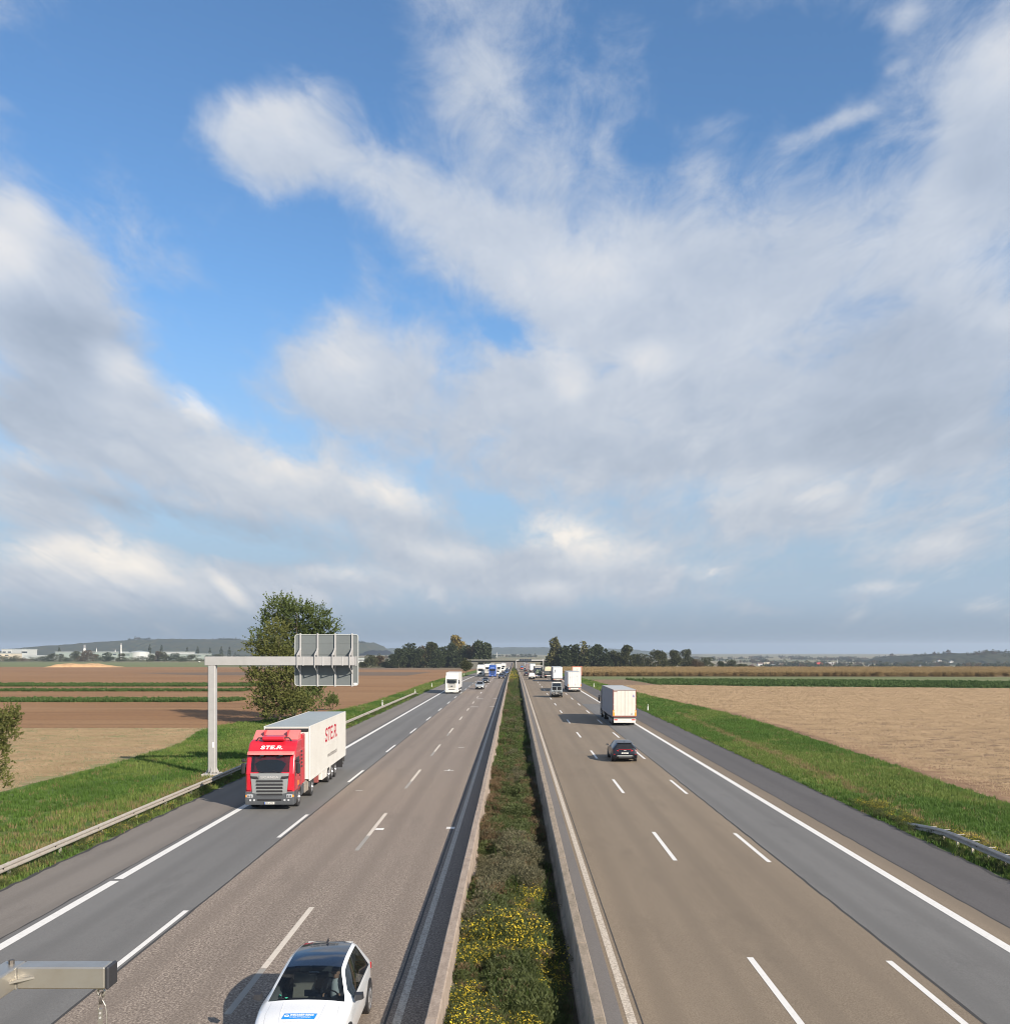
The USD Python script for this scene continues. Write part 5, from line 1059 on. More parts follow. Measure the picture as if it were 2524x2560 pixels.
def leaves(c, d, size, rng, aspect=.55):
    """Rhombic leaves: one at every point of c, pointing along d, turned at random."""
    n = len(c); d = d / np.maximum(np.linalg.norm(d, axis=1, keepdims=True), 1e-9)
    r = rng.normal(size=(n, 3)); a = np.cross(d, r); a /= np.maximum(np.linalg.norm(a, axis=1, keepdims=True), 1e-9)
    s = (size * rng.uniform(.65, 1.3, n))[:, None]; nrm = np.cross(d, a)
    P = np.stack([c - d * s * .5, c + a * s * aspect * .5 + nrm * s * .08, c + d * s * .5, c - a * s * aspect * .5 + nrm * s * .08], 1).reshape(-1, 3)
    i = np.arange(n)[:, None] * 4
    return trimesh.Trimesh(P, np.vstack([i + [0, 1, 2], i + [0, 2, 3]]), process=False)

def sprays(lobes, n, m, size, rng, length=1.3, up=.55, inner=.62):
    """Foliage as many short leafy twigs that stand out of the lobes of a crown."""
    C, D = [], []; vol = np.array([l[3] * l[4] * l[5] for l in lobes]) ** .67; pick = rng.choice(len(lobes), n, p=vol / vol.sum())
    L = np.array(lobes, float)[pick]; u = rng.normal(size=(n, 3)); u /= np.linalg.norm(u, axis=1, keepdims=True)
    rr = rng.uniform(inner, .97, n)[:, None]; u[:, 2] = np.where(u[:, 2] < -.5, -u[:, 2] * .6, u[:, 2]); base = L[:, :3] + u * L[:, 3:6] * rr; clump = meshkit.fbm(base * .55 + 3.1, 3, 8); rr = rr * (.80 + .42 * clump[:, None]); base = L[:, :3] + u * L[:, 3:6] * rr
    d = u * .8 + np.array([0, 0, up]) + rng.normal(0, .35, (n, 3)); d /= np.linalg.norm(d, axis=1, keepdims=True)
    ln = length * rng.uniform(.5, 1.25, n)
    for k in range(m):
        t = (k + rng.uniform(0, 1, n)) / m
        p = base + d * (ln * t)[:, None] + rng.normal(0, .10 * length, (n, 3)) * (1.05 - t)[:, None]
        C.append(p); D.append(d * .6 + rng.normal(0, .6, (n, 3)))
    return leaves(np.vstack(C), np.vstack(D), size, rng)

def limbs(x, y, z0, lobes, r, rng, n=8):
    """Trunk and limbs that reach into the lobes."""
    top = max(l[2] for l in lobes); c = np.array([x, y, z0]); parts = []
    fork = np.array([x, y, z0 + (top - z0) * .30])
    parts.append(cyl(c, fork, r, 9, r * .75))
    for l in lobes[:n]:
        e = np.array(l[:3]); mid = fork * .5 + e * .5 + np.array([0, 0, .4]) + rng.normal(0, .25, 3)
        parts += [cyl(fork - [0, 0, .05], mid, r * .42, 6, r * .26), cyl(mid, e + (e - mid) * .5, r * .26, 5, r * .06)]
        for _ in range(3):
            q = e + rng.normal(0, 1, 3) * np.array(l[3:6]) * .55; parts.append(cyl(mid * .3 + e * .7, q, r * .12, 4, r * .03))
    return trimesh.util.concatenate(parts)

def big_tree(name, label, d, lobes_px, depth, mat, base_px, n, m, size, rng, r=.2, length=1.3, up=.55, group=None, cat='tree'):
    """A tree near the camera; its lobes are given as seen (px, py, half width, half height) at distance d."""
    s = d / FPX; lobes = []
    for px, py, a, b, dy in lobes_px:
        p = at(px, py, y=d + dy); lobes.append((p[0], p[1], p[2], a * s, min(a * s, depth), b * s))
    bx_, by_ = X(base_px, d), d; z0 = float(T(bx_, by_))
    t = thing(name, label, cat, (bx_, by_, z0), 0, group)
    o = np.array([bx_, by_, z0]); loc = [(l[0] - o[0], l[1] - o[1], l[2] - o[2], l[3], l[4], l[5]) for l in lobes]
    put('crown', sprays(loc, n, m, size, rng, length, up), mat, t)
    put('trunk', limbs(0, 0, -.1, loc, r, rng), M_BARK, t)
    return t

rng = np.random.default_rng(11)
big_tree('roadside_tree', 'tall green tree standing behind the signboard', 115, [(706, 1530, 34, 28, 0), (742, 1545, 36, 34, -1), (684, 1568, 34, 34, 0), (790, 1552, 30, 28, 1), (812, 1582, 26, 28, 0), (735, 1592, 40, 40, 1), (775, 1606, 40, 40, 1), (660, 1612, 34, 26, -.5), (690, 1640, 40, 34, 0), (800, 1630, 28, 34, 1), (745, 1665, 50, 40, 1), (785, 1700, 34, 40, 1), (770, 1750, 36, 40, 1), (740, 1775, 36, 34, 1)], 3.2, L_GREEN, 735, 1900, 11, .28, rng, .26, 1.5, .85)
big_tree('roadside_tree', 'yellowish bushy tree in front of the tall green one', 110, [(692, 1590, 24, 34, 0), (676, 1640, 34, 30, 0), (702, 1650, 30, 40, 0), (655, 1702, 30, 24, 0), (690, 1712, 34, 32, 0), (728, 1705, 34, 40, 0), (668, 1745, 34, 26, 0), (706, 1762, 36, 30, 0), (742, 1768, 34, 34, 0), (684, 1790, 30, 22, 0), (634, 1690, 18, 12, 0), (646, 1766, 20, 9, 0), (632, 1622, 16, 14, 0)], 2.4, L_OLIVE, 700, 1300, 11, .27, rng, .2, 1.25, .35)
big_tree('roadside_bush', 'small dark conical bush at the foot of the tall green tree', 135, [(830, 1752, 13, 20, 0), (830, 1762, 16, 14, 0)], .8, L_GREEN, 830, 170, 10, .2, rng, .06, .5, .9, cat='bush')
big_tree('verge_shrub', 'brownish shrub cut off by the left edge of the picture', 50, [(-25, 1835, 62, 40, 0), (-40, 1890, 58, 50, 0), (10, 1805, 30, 26, 0), (-30, 1950, 48, 36, 0), (30, 1785, 16, 16, 0), (-70, 1850, 60, 60, 0)], 1.3, L_OLIVE, -55, 1200, 11, .14, rng, .09, .55, .6, cat='shrub')

def far_tree(name, label, x, y, top, width, mat, rng, group=None, n=420, size=None, slim=False, trunk=0.0, sparse=False, cat='tree'):
    """A tree in the distance: lobes heaped into one crown that nearly reaches the ground."""
    z0 = float(T(x, y)); H = top - z0; lobes = []
    k = 4 if slim else 9
    for i in range(k):
        f = (i + .5) / k if slim else rng.uniform(.15, .92); zc = trunk * H + (H - trunk * H) * f
        w = width / 2 * (math.sin(math.pi * min(.98, .25 + .72 * f)) ** .7); off = 0 if slim else rng.uniform(-.55, .55) * w
        a = w * (1 if slim else rng.uniform(.5, .75)); b = (H - trunk * H) * ((.6 / k + .05) if slim else rng.uniform(.16, .26))
        zc = min(zc, H - b * .85); lobes.append((off, rng.uniform(-.3, .3) * w, max(zc, b * .6), a, a, b))
    if not slim: lobes.append((rng.uniform(-.2, .2) * width, 0, H - H * .17, width * .27, width * .27, H * .17)); lobes.append((0, 0, (trunk + .3 * (1 - trunk)) * H, width * .46, width * .42, H * .3))
    t = thing(name, label, cat, (x, y, z0), 0, group)
    size = size or max(.45, H * .075)
    L = np.array(lobes); vol = (L[:, 3] * L[:, 5]); pick = rng.choice(len(L), n * (1 if sparse else 2), p=vol / vol.sum()); Q = L[pick]
    u = rng.normal(size=(len(Q), 3)); u /= np.linalg.norm(u, axis=1, keepdims=True); c = Q[:, :3] + u * Q[:, 3:6] * rng.uniform(.72, 1.04, len(Q))[:, None]; c[:, 2] = np.maximum(c[:, 2], size * .25)
    put('crown', leaves(c, u + rng.normal(0, .7, u.shape) + [0, 0, .3], size, rng, .8), mat, t)
    parts = [cyl((0, 0, -.2), (0, 0, H * .6), max(.1, H * .018), 6, max(.04, H * .008))]
    for l in lobes[:6]: parts.append(cyl((0, 0, H * .25), l[:3], max(.05, H * .008), 4, .03))
    put('trunk', parts, M_BARK, t)
    return t

ORD = ['first', 'second', 'third', 'fourth', 'fifth', 'sixth', 'seventh', 'eighth', 'ninth', 'tenth', 'eleventh', 'twelfth', 'thirteenth', 'fourteenth', 'fifteenth', 'sixteenth', 'seventeenth', 'eighteenth', 'nineteenth', 'twentieth', 'twenty-first', 'twenty-second', 'twenty-third', 'twenty-fourth', 'twenty-fifth', 'twenty-sixth', 'twenty-seventh', 'twenty-eighth']
KIND = {'d': (L_DARK, 'dark green'), 'm': (L_MID, 'olive green'), 'r': (L_RUST, 'reddish brown'), 'g': (L_GOLD, 'golden yellow'), 'p': (L_PALE, 'pale yellow-green')}
LEFT = [(905, 1655, 26, 'm'), (927, 1637, 42, 'm'), (948, 1639, 36, 'r'), (968, 1648, 34, 'd'), (982, 1636, 40, 'd'), (997, 1622, 44, 'd'), (1012, 1632, 44, 'd'), (1027, 1610, 58, 'd'), (1043, 1622, 44, 'd'), (1057, 1616, 44, 'r'), (1077, 1606, 54, 'm'), (1094, 1625, 46, 'd'), (1108, 1618, 46, 'd'), (1124, 1608, 50, 'd'), (1143, 1589, 52, 'g'), (1152, 1622, 54, 'd'), (1170, 1614, 46, 'd'), (1188, 1612, 62, 'r'), (1200, 1602, 50, 'd'), (1214, 1608, 34, 'd'), (1192, 1646, 34, 'm')]
for i, (px, py, w, k) in enumerate(LEFT):
    d = 745 + rng.uniform(-14, 22) + (20 if k == 'g' else 0) - (25 if i == 20 else 0); m, nm = KIND[k]
    far_tree('grove_tree', f'{nm} tree, {ORD[i]} from the left in the left grove', X(px, d), d, EYE - (py - CY) * d / FPX, w * d / FPX, m, rng, 'trees of the left grove', n=1000)
RIGHT = [(1362, 1655, 26, 'd'), (1376, 1641, 34, 'd'), (1390, 1595, 42, 'p'), (1396, 1636, 40, 'r'), (1411, 1614, 42, 'd'), (1424, 1626, 34, 'm'), (1437, 1612, 46, 'd'), (1458, 1601, 32, 'p'), (1466, 1613, 48, 'd'), (1491, 1612, 54, 'd'), (1512, 1623, 40, 'd'), (1530, 1627, 50, 'm'), (1548, 1638, 40, 'm'), (1565, 1613, 46, 'm'), (1588, 1636, 36, 'd'), (1610, 1634, 54, 'm'), (1645, 1624, 56, 'm'), (1663, 1648, 44, 'm'), (1685, 1626, 36, 'm'), (1719, 1625, 52, 'm'), (1741, 1648, 40, 'r'), (1764, 1643, 50, 'm'), (1801, 1653, 22, 'd'), (1827, 1648, 38, 'd'), (1853, 1660, 32, 'm'), (1876, 1664, 28, 'r')]
for i, (px, py, w, k) in enumerate(RIGHT):
    d = 655 + rng.uniform(-12, 20); m, nm = KIND[k]
    far_tree('grove_tree', f'{nm} tree, {ORD[i]} from the left in the right grove', X(px, d), d, EYE - (py - CY) * d / FPX, w * d / FPX, m, rng, 'trees of the right grove', n=1000 if i != 7 else 320, sparse=i == 7)
far_tree('roadside_tree', 'small round roadside tree on a bare trunk by the far queue', -19.3, 388, EYE - (1645 - CY) * 388 / FPX, 5.0, L_MID, rng, None, n=700, size=.42, trunk=.28)
# hedgerow trees in front of the works on the left
BELT = [(6, 1640, 26), (26, 1641, 22), (40, 1639, 26), (62, 1644, 20), (80, 1643, 22), (100, 1641, 24), (118, 1638, 26), (130, 1634, 22), (152, 1636, 26), (172, 1645, 18), (192, 1629, 26), (219, 1626, 34), (240, 1636, 24), (265, 1631, 28), (283, 1642, 20), (305, 1634, 24), (332, 1643, 26), (356, 1640, 28), (376, 1636, 20), (395, 1629, 22), (412, 1630, 24), (442, 1633, 30), (458, 1640, 26), (479, 1636, 26), (500, 1645, 22), (522, 1638, 22), (545, 1636, 26), (580, 1641, 24), (604, 1640, 24)]
for i, (px, py, w) in enumerate(BELT):
    d = 1480 + rng.uniform(-25, 25); k = 'mdmrmddm'[i % 8]; m, nm = KIND[k]
    far_tree('hedgerow_tree', f'{nm} tree, {ORD[i % 28] if i < 28 else "last"} from the left in the far hedgerow', X(px, d), d, EYE - (py - CY) * d / FPX, w * d / FPX * 1.4, m, rng, 'trees of the far hedgerow', n=1000)
for i, (px, py) in enumerate([(148, 1618), (374, 1612), (404, 1613), (468, 1618), (494, 1617), (525, 1620), (553, 1617), (573, 1618), (588, 1631)]):
    d = 1950; far_tree('poplar_tree', f'slender dark poplar, {ORD[i]} from the left behind the far works', X(px, d), d, EYE - (py - CY) * d / FPX, 9 * d / FPX, L_DARK, rng, 'poplars behind the far works', n=160, slim=True)

# ---------------------------------------------------------------- low plants: many, alike, uncounted
def protos(name, meshes):
    """Prototype meshes kept as class prims."""
    out = []
    for m, mt in meshes:
        p = stage.CreateClassPrim(numbered('/World/' + name)); q = usdkit.mesh(stage, str(p.GetPath()) + '/shape', m, mt); out.append(p.GetPath())
    return out
def scatter(name, protos_, pts, scale, rng, label, cat, idx=None, tilt=.12):
    pi = UsdGeom.PointInstancer.Define(stage, numbered('/World/' + name)); n = len(pts); paths = []
    for k, (m, mt) in enumerate(protos_):
        paths.append(usdkit.mesh(stage, f'{pi.GetPath()}/shape_{k:03d}' if k else f'{pi.GetPath()}/shape', m, mt).GetPath())
    pi.CreatePrototypesRel().SetTargets(paths)
    pi.CreateProtoIndicesAttr(Vt.IntArray.FromNumpy((rng.integers(0, len(protos_), n) if idx is None else idx).astype(np.int32)))
    pi.CreatePositionsAttr(Vt.Vec3fArray.FromNumpy(np.asarray(pts, np.float32)))
    a = rng.uniform(0, 2 * math.pi, n); tx, ty = rng.normal(0, tilt, n) / 2, rng.normal(0, tilt, n) / 2
    q = np.stack([np.cos(a / 2), tx, ty, np.sin(a / 2)], 1); q /= np.linalg.norm(q, axis=1, keepdims=True)
    pi.CreateOrientationsAttr(Vt.QuathArray([Gf.Quath(float(w), float(i), float(j), float(k)) for w, i, j, k in q]))
    s = np.broadcast_to(np.asarray(scale, float).reshape(n, -1), (n, 3)); pi.CreateScalesAttr(Vt.Vec3fArray.FromNumpy(s.astype(np.float32).copy()))
    return props(pi.GetPrim(), label, cat, None, 'stuff')
def in_poly(poly, n, rng, dens=None):
    import shapely
    P = Polygon(poly); x0, y0, x1, y1 = P.bounds; q = np.column_stack([rng.uniform(x0, x1, n), rng.uniform(y0, y1, n)])
    if dens is not None: q = q[rng.uniform(0, 1, n) < dens(q)]
    q = q[shapely.contains_xy(P, q[:, 0], q[:, 1])]; return np.column_stack([q, T(q[:, 0], q[:, 1])])
def tuft(n, h, spread, w, rng, lean=.45):
    """A tuft of grass: bent blades, two triangles each."""
    a = rng.uniform(0, 2 * math.pi, n); r = spread * np.sqrt(rng.uniform(0, 1, n)); c = np.column_stack([np.cos(a) * r, np.sin(a) * r, np.zeros(n)])
    b = rng.uniform(0, 2 * math.pi, n); hh = h * rng.uniform(.5, 1.2, n); le = lean * hh * rng.uniform(.2, 1.3, n); dirv = np.column_stack([np.cos(b), np.sin(b), np.zeros(n)]); side = np.column_stack([-np.sin(b), np.cos(b), np.zeros(n)]) * w / 2
    mid = c + dirv * (le * .35)[:, None] + np.outer(hh * .6, [0, 0, 1]); tip = c + dirv * le[:, None] + np.outer(hh, [0, 0, 1])
    P = np.stack([c - side, c + side, mid + side * .7, mid - side * .7, tip], 1).reshape(-1, 3); i = np.arange(n)[:, None] * 5
    return trimesh.Trimesh(P, np.vstack([i + [0, 1, 2], i + [0, 2, 3], i + [3, 2, 4]]), process=False)
G_GREEN = leaf_mat('grass_blades', [(.050, .100, .016), (.080, .150, .024), (.115, .185, .034), (.16, .21, .052)], .35, .3)
G_LIGHT = leaf_mat('grass_blades_light', [(.095, .140, .028), (.140, .190, .042), (.190, .225, .064), (.25, .24, .095)], .35, .3)
G_DRY = leaf_mat('dry_blades', [(.16, .125, .055), (.24, .18, .085), (.32, .245, .125), (.40, .31, .175)], .3, .3)
rng = np.random.default_rng(23)
tufts = [(tuft(26, .20, .24, .028, rng), G_GREEN), (tuft(26, .17, .28, .026, rng), G_LIGHT), (tuft(20, .26, .20, .022, rng), G_GREEN), (tuft(20, .22, .24, .020, rng), G_DRY)]
def grass(poly, n, label, dry):
    p = in_poly(poly, n, rng, lambda q: np.clip((72.0 / q[:, 1]) ** 1.5, .05, 1)); k = meshkit.fbm(np.column_stack([p[:, :2] * [.20, .085], np.zeros(len(p))]), 4, 5) * 1.5 - .25; u = rng.uniform(0, 1, len(p))
    d = dry(p); idx = np.where(u < d, 3, np.where(k + .3 * (u - .5) > .52, 1, np.where(u > .72, 2, 0)))
    far = np.clip(p[:, 1] / 75, .9, 2.0)
    scatter('verge_grass', tufts, p, np.column_stack([far, far, .75 + .7 * np.clip(k, .3, .8)]) * rng.uniform(.75, 1.25, (len(p), 1)), rng, label, 'grass', idx)
LV = [(-17.78, 26), *[(x + .15, y) for x, y in LEFT_EDGE if y > 20], (-22.4, 380), (-17.78, 380)]; LV[1] = (-29.9, 26)
grass(LV, 95000, 'rough green grass of the left verge', lambda p: np.clip(1 - np.abs(p[:, 0] + 19.6) / 1.8, 0, 1) * .5 * (p[:, 1] < 75) + .05 + .25 * np.clip(1 - np.abs(p[:, 1] - 42) / 14, 0, 1) * (meshkit.noise(np.column_stack([p[:, :2] * .3, np.zeros(len(p))]), 3) > .5))
RV = [(17.85, 30), (26.7, 30), *[(x - .15, y) for x, y in RIGHT_EDGE if y > 50], (21.4, 380), (17.85, 380)]
grass(RV, 95000, 'rough green grass of the right verge', lambda p: np.clip(1 - np.abs(p[:, 0] - 20.3 - .02 * (p[:, 1] - 60)) / .9, 0, 1) * .75 * (p[:, 1] < 130) + .04)

# yellow weeds in the verges and along the rail
M_PETAL = paint('yellow_petals', (.60, .46, .012), .6)
def flower_bush(rng, h=.45, w=.34, nl=300, nf=26, nstem=10, fs=.030):
    a = rng.uniform(0, 2 * math.pi, nl); zz = rng.uniform(.08, 1, nl); r = w * np.sqrt(rng.uniform(.1, 1, nl)) * (.5 + .6 * np.sin(zz * math.pi * .62)); c = np.column_stack([np.cos(a) * r, np.sin(a) * r, zz * h])
    g = leaves(c, np.column_stack([np.cos(a), np.sin(a), np.full(nl, .9)]) + rng.normal(0, .5, (nl, 3)), .055, rng, .38)
    a = rng.uniform(0, 2 * math.pi, nf); r = w * np.sqrt(rng.uniform(0, 1, nf)) * 1.05; c = np.column_stack([np.cos(a) * r, np.sin(a) * r, h * (1.02 - .35 * (r / w) ** 2) + rng.normal(0, .03, nf)]); F_ = []
    for p in c:
        t = np.arange(6) * math.pi / 3 + rng.uniform(0, 1); s = fs * rng.uniform(.7, 1.2); tl = rng.normal(0, .3, 2); v = np.vstack([p + np.column_stack([np.cos(t) * s * .5, np.sin(t) * s * .5, (np.cos(t) * tl[0] + np.sin(t) * tl[1]) * s * .5]), [p + [0, 0, .006]]])
        F_.append(trimesh.Trimesh(v, [[6, i, (i + 1) % 6] for i in range(6)], process=False))
    return g, trimesh.util.concatenate(F_)
W_GREEN = leaf_mat('weed_leaves', [(.042, .056, .018), (.075, .092, .030), (.112, .122, .046), (.155, .150, .072)], .3, .8)
W_GREY = leaf_mat('weed_leaves_grey', [(.080, .080, .044), (.125, .115, .066), (.165, .148, .09), (.21, .18, .12)], .3, .8)
W_BROWN = leaf_mat('weed_stalks_brown', [(.085, .058, .030), (.14, .095, .050), (.19, .132, .072), (.24, .175, .105)], .25, .8)
def weed(rng, h, w, n, size, asp):
    a = rng.uniform(0, 2 * math.pi, n); zz = rng.uniform(.03, 1, n); r = w * np.sqrt(rng.uniform(0, 1, n)) * (1.05 - .5 * zz); c = np.column_stack([np.cos(a) * r, np.sin(a) * r, zz * h])
    return leaves(c, np.column_stack([np.cos(a) * .6, np.sin(a) * .6, np.full(n, .9)]) + rng.normal(0, .45, (n, 3)), size, rng, asp)
shrubs = [flower_bush(rng) for _ in range(3)]
weeds = [(weed(rng, .46, .30, 300, .062, .40), W_GREEN), (weed(rng, .36, .34, 320, .055, .5), W_GREEN), (weed(rng, .52, .28, 300, .058, .34), W_GREY), (weed(rng, .50, .26, 260, .060, .28), W_BROWN), (tuft(34, .42, .22, .020, rng), G_GREEN), (tuft(30, .46, .2, .018, rng), W_BROWN), *[(s[0], W_GREEN) for s in shrubs]]
n1 = 6800; yy = 15.5 + (1 / (1 - rng.uniform(0, 1, n1) * .962) - 1) * 24; xx = rng.uniform(-1.36, 1.25, n1); keep = (yy < 640) & (rng.uniform(0, 1, n1) < np.where(xx > .85, .35, 1.0)); xx, yy = xx[keep], yy[keep]
kf = meshkit.fbm(np.column_stack([xx * .35, yy * .09, np.zeros(len(xx))]), 4, 9); u = rng.uniform(0, 1, len(xx))
kp = meshkit.noise(np.column_stack([xx * .9 + 4, yy * .42, np.zeros(len(xx))]), 17); flowerish = ((yy < 28.0) & (kp > .44)) | ((yy >= 28) & (yy < 34) & (kp > .60) & (xx > -.1)) | ((yy > 255) & (yy < 420) & (u > .35))
brownish = (yy > 40) & (yy < 64) & (np.abs(xx - .05 * np.sin(yy)) > .7)
idx = np.where(kf > .56, 0, np.where(kf > .47, 2, 1)); idx = np.where(u < .14, 4, idx); idx = np.where(brownish & (u < .75), np.where(u < .4, 3, 5), idx); idx = np.where((yy > 64) & (u > .5), np.where(u > .8, 4, 0), idx); idx = np.where((u > .14) & (u < .2), 3, idx)
idx = np.where(flowerish & (u > .30), 6 + rng.integers(0, 3, len(xx)), idx)
hv = meshkit.noise(np.column_stack([xx * 1.1, yy * .55, np.zeros(len(xx))]), 41); sc = rng.uniform(.7, 1.15, len(xx)) * (.55 + .95 * hv) * (1 + .004 * np.minimum(yy, 300)) * np.where(xx > .8, .7, 1); pts = np.column_stack([xx, yy, T(xx, yy)])
scatter('median_weeds', weeds, pts, np.column_stack([sc, sc, sc * np.where(yy < 45, 1.15, .95)]), rng, 'green, grey and brown weeds growing between the median walls', 'weeds', idx)
fl = idx >= 6; f2 = pts[fl]; s2 = (sc * np.where(yy < 45, 1.0, 1.0))[fl]
scatter('yellow_flowers', [(s[1], M_PETAL) for s in shrubs], f2, np.column_stack([s2, s2, s2 * 1.2]), rng, 'small yellow flowers among the median weeds', 'flowers', idx[fl] - 6, .2)
p = np.vstack([in_poly([(18.3, 52), (19.6, 52), (19.5, 45.5), (18.2, 45.5)], 60, rng), in_poly([(19.0, 45), (20.1, 45), (20.0, 36), (19.0, 36)], 40, rng), in_poly([(-18.4, 52), (-17.8, 52), (-17.8, 40), (-18.4, 40)], 12, rng)])
scatter('verge_flowers', [(s[1], M_PETAL) for s in shrubs], p, rng.uniform(.6, .9, len(p)), rng, 'yellow flowers scattered beside the guard rails', 'flowers')
p2 = np.vstack([p, in_poly([(17.9, 53), (19.3, 53), (19.0, 30), (17.9, 30)], 160, rng), in_poly([(-18.6, 180), (-17.8, 180), (-17.8, 30), (-18.6, 30)], 420, rng)])
scatter('verge_weeds', weeds[:2], p2, rng.uniform(.5, .85, len(p2)), rng, 'leafy weeds under the guard rails', 'weeds')

# crops
B_LEAF = leaf_mat('beet_leaves', [(.040, .075, .018), (.062, .105, .026), (.09, .135, .036), (.13, .165, .055)], .3, .4)
beet = [(weed(rng, .42, .34, 34, .26, .55), B_LEAF), (weed(rng, .36, .38, 34, .24, .55), B_LEAF)]
for poly, n, lab in (([(-110, 156), (-46, 156), (-45, 164), (-110, 164)], 2600, 'nearest green crop row across the left ploughland'), ([(-140, 197), (-55, 197), (-55, 202.5), (-140, 202.5)], 1500, 'middle thin green crop row across the left ploughland'), ([(-160, 224), (-58, 224), (-58, 240), (-160, 240)], 4200, 'farthest green crop row across the left ploughland')):
    p = in_poly(poly, n, rng); scatter('crop_row', beet, p, rng.uniform(.8, 1.4, len(p)), rng, lab, 'crop')
p = in_poly([(33, 287), (35, 236.5), (57, 225.5), (109, 213.5), (200, 195), (200, 240), (131, 256), (60, 284)], 11000, rng); scatter('crop_leaves', beet, p, rng.uniform(.9, 1.5, len(p)), rng, 'leafy dark green crop in the strip across the right fields', 'crop')
C_LEAF = leaf_mat('maize_leaves', [(.20, .145, .065), (.31, .225, .110), (.42, .305, .16), (.52, .385, .22)], .3, .15)
def maize(rng, n=11):
    parts = [cyl((0, 0, 0), (0, 0, 2.0), .022, 4, .012), cyl((0, 0, 2.0), (0, 0, 2.35), .03, 4, .005)]; c = np.column_stack([rng.normal(0, .06, n), rng.normal(0, .06, n), rng.uniform(.4, 1.95, n)]); a = rng.uniform(0, 2 * math.pi, n)
    dv = np.column_stack([np.cos(a), np.sin(a), rng.uniform(-.5, .8, n)]); parts.append(leaves(c + dv * .28, dv, .72, rng, .14)); return trimesh.util.concatenate(parts)
stalks = [(trimesh.util.concatenate([moved(maize(rng), *(rng.uniform(-.7, .7, 2))) for _ in range(7)]), C_LEAF) for _ in range(3)]
p = np.vstack([in_poly([(21.8, 347), (168, 339), (168, 344), (21.8, 353)], 2200, rng), in_poly([(168, 339), (215, 336), (215, 339), (168, 341)], 200, rng), in_poly([(21.8, 353), (230, 341), (400, 640), (21.8, 640)], 9000, rng)])
s = rng.uniform(.8, 1.05, len(p)) * np.clip(p[:, 1] / 400, 1, 1.6); scatter('maize', stalks, p, np.column_stack([s * 1.2, s * 1.2, rng.uniform(.72, .90, len(p))]), rng, 'ripe brown maize field beyond the light green meadow', 'maize')
put('maize_ground', sheet([(21.7, 346), (260, 334), (500, 640), (21.7, 640)], .06), ground_mat('maize_soil', [((1, 1, 1), 1, 0, 1, (.22, .155, .085)), ((.5, .5, 1), 5, .45, .7, (.28, .20, .12))], bump=0), kind='structure', label='ground under the maize', cat='field')

# straw left standing on the stubble
S_STRAW = leaf_mat('straw', [(.22, .160, .098), (.33, .245, .155), (.43, .33, .215), (.53, .42, .285)], .2, .3)
def straw_row(n, rng):
    m = tuft(n, .13, .34, .022, rng, .9); v = m.vertices; v[:, 0] *= 2.6; v[:, 1] *= .35; return m
straws = [(straw_row(30, rng), S_STRAW) for _ in range(3)]
def straw(poly, n, label):
    p = in_poly(poly, n, rng, lambda q: np.clip((70.0 / q[:, 1]) ** 1.3, .08, 1)); p[:, 1] = np.round(p[:, 1] / .34) * .34 + rng.normal(0, .05, len(p)); f = np.clip(p[:, 1] / 90, 1, 2.4)
    pi = scatter('straw', straws, p, np.column_stack([f, f, np.clip(f, 1, 1.5)]), rng, label, 'straw', None, .05)
    UsdGeom.PointInstancer(pi).GetOrientationsAttr().Set(Vt.QuathArray([Gf.Quath(1, 0, 0, float(a)) for a in rng.normal(0, .05, len(p))]))
straw([(27.6, 40), (29.6, 108), (29.4, 130), (26, 170), (23.5, 230), (35, 234), (56, 223), (109, 211), (109, 150), (75, 100), (45, 60), (34, 40)], 60000, 'pale straw standing in rows on the right stubble field')
straw([(-30.5, 40), (-30.5, 60), (-30, 86), (-33.5, 103), (-62, 103), (-45, 70), (-34, 50)], 7000, 'pale straw standing on the left stubble strip')

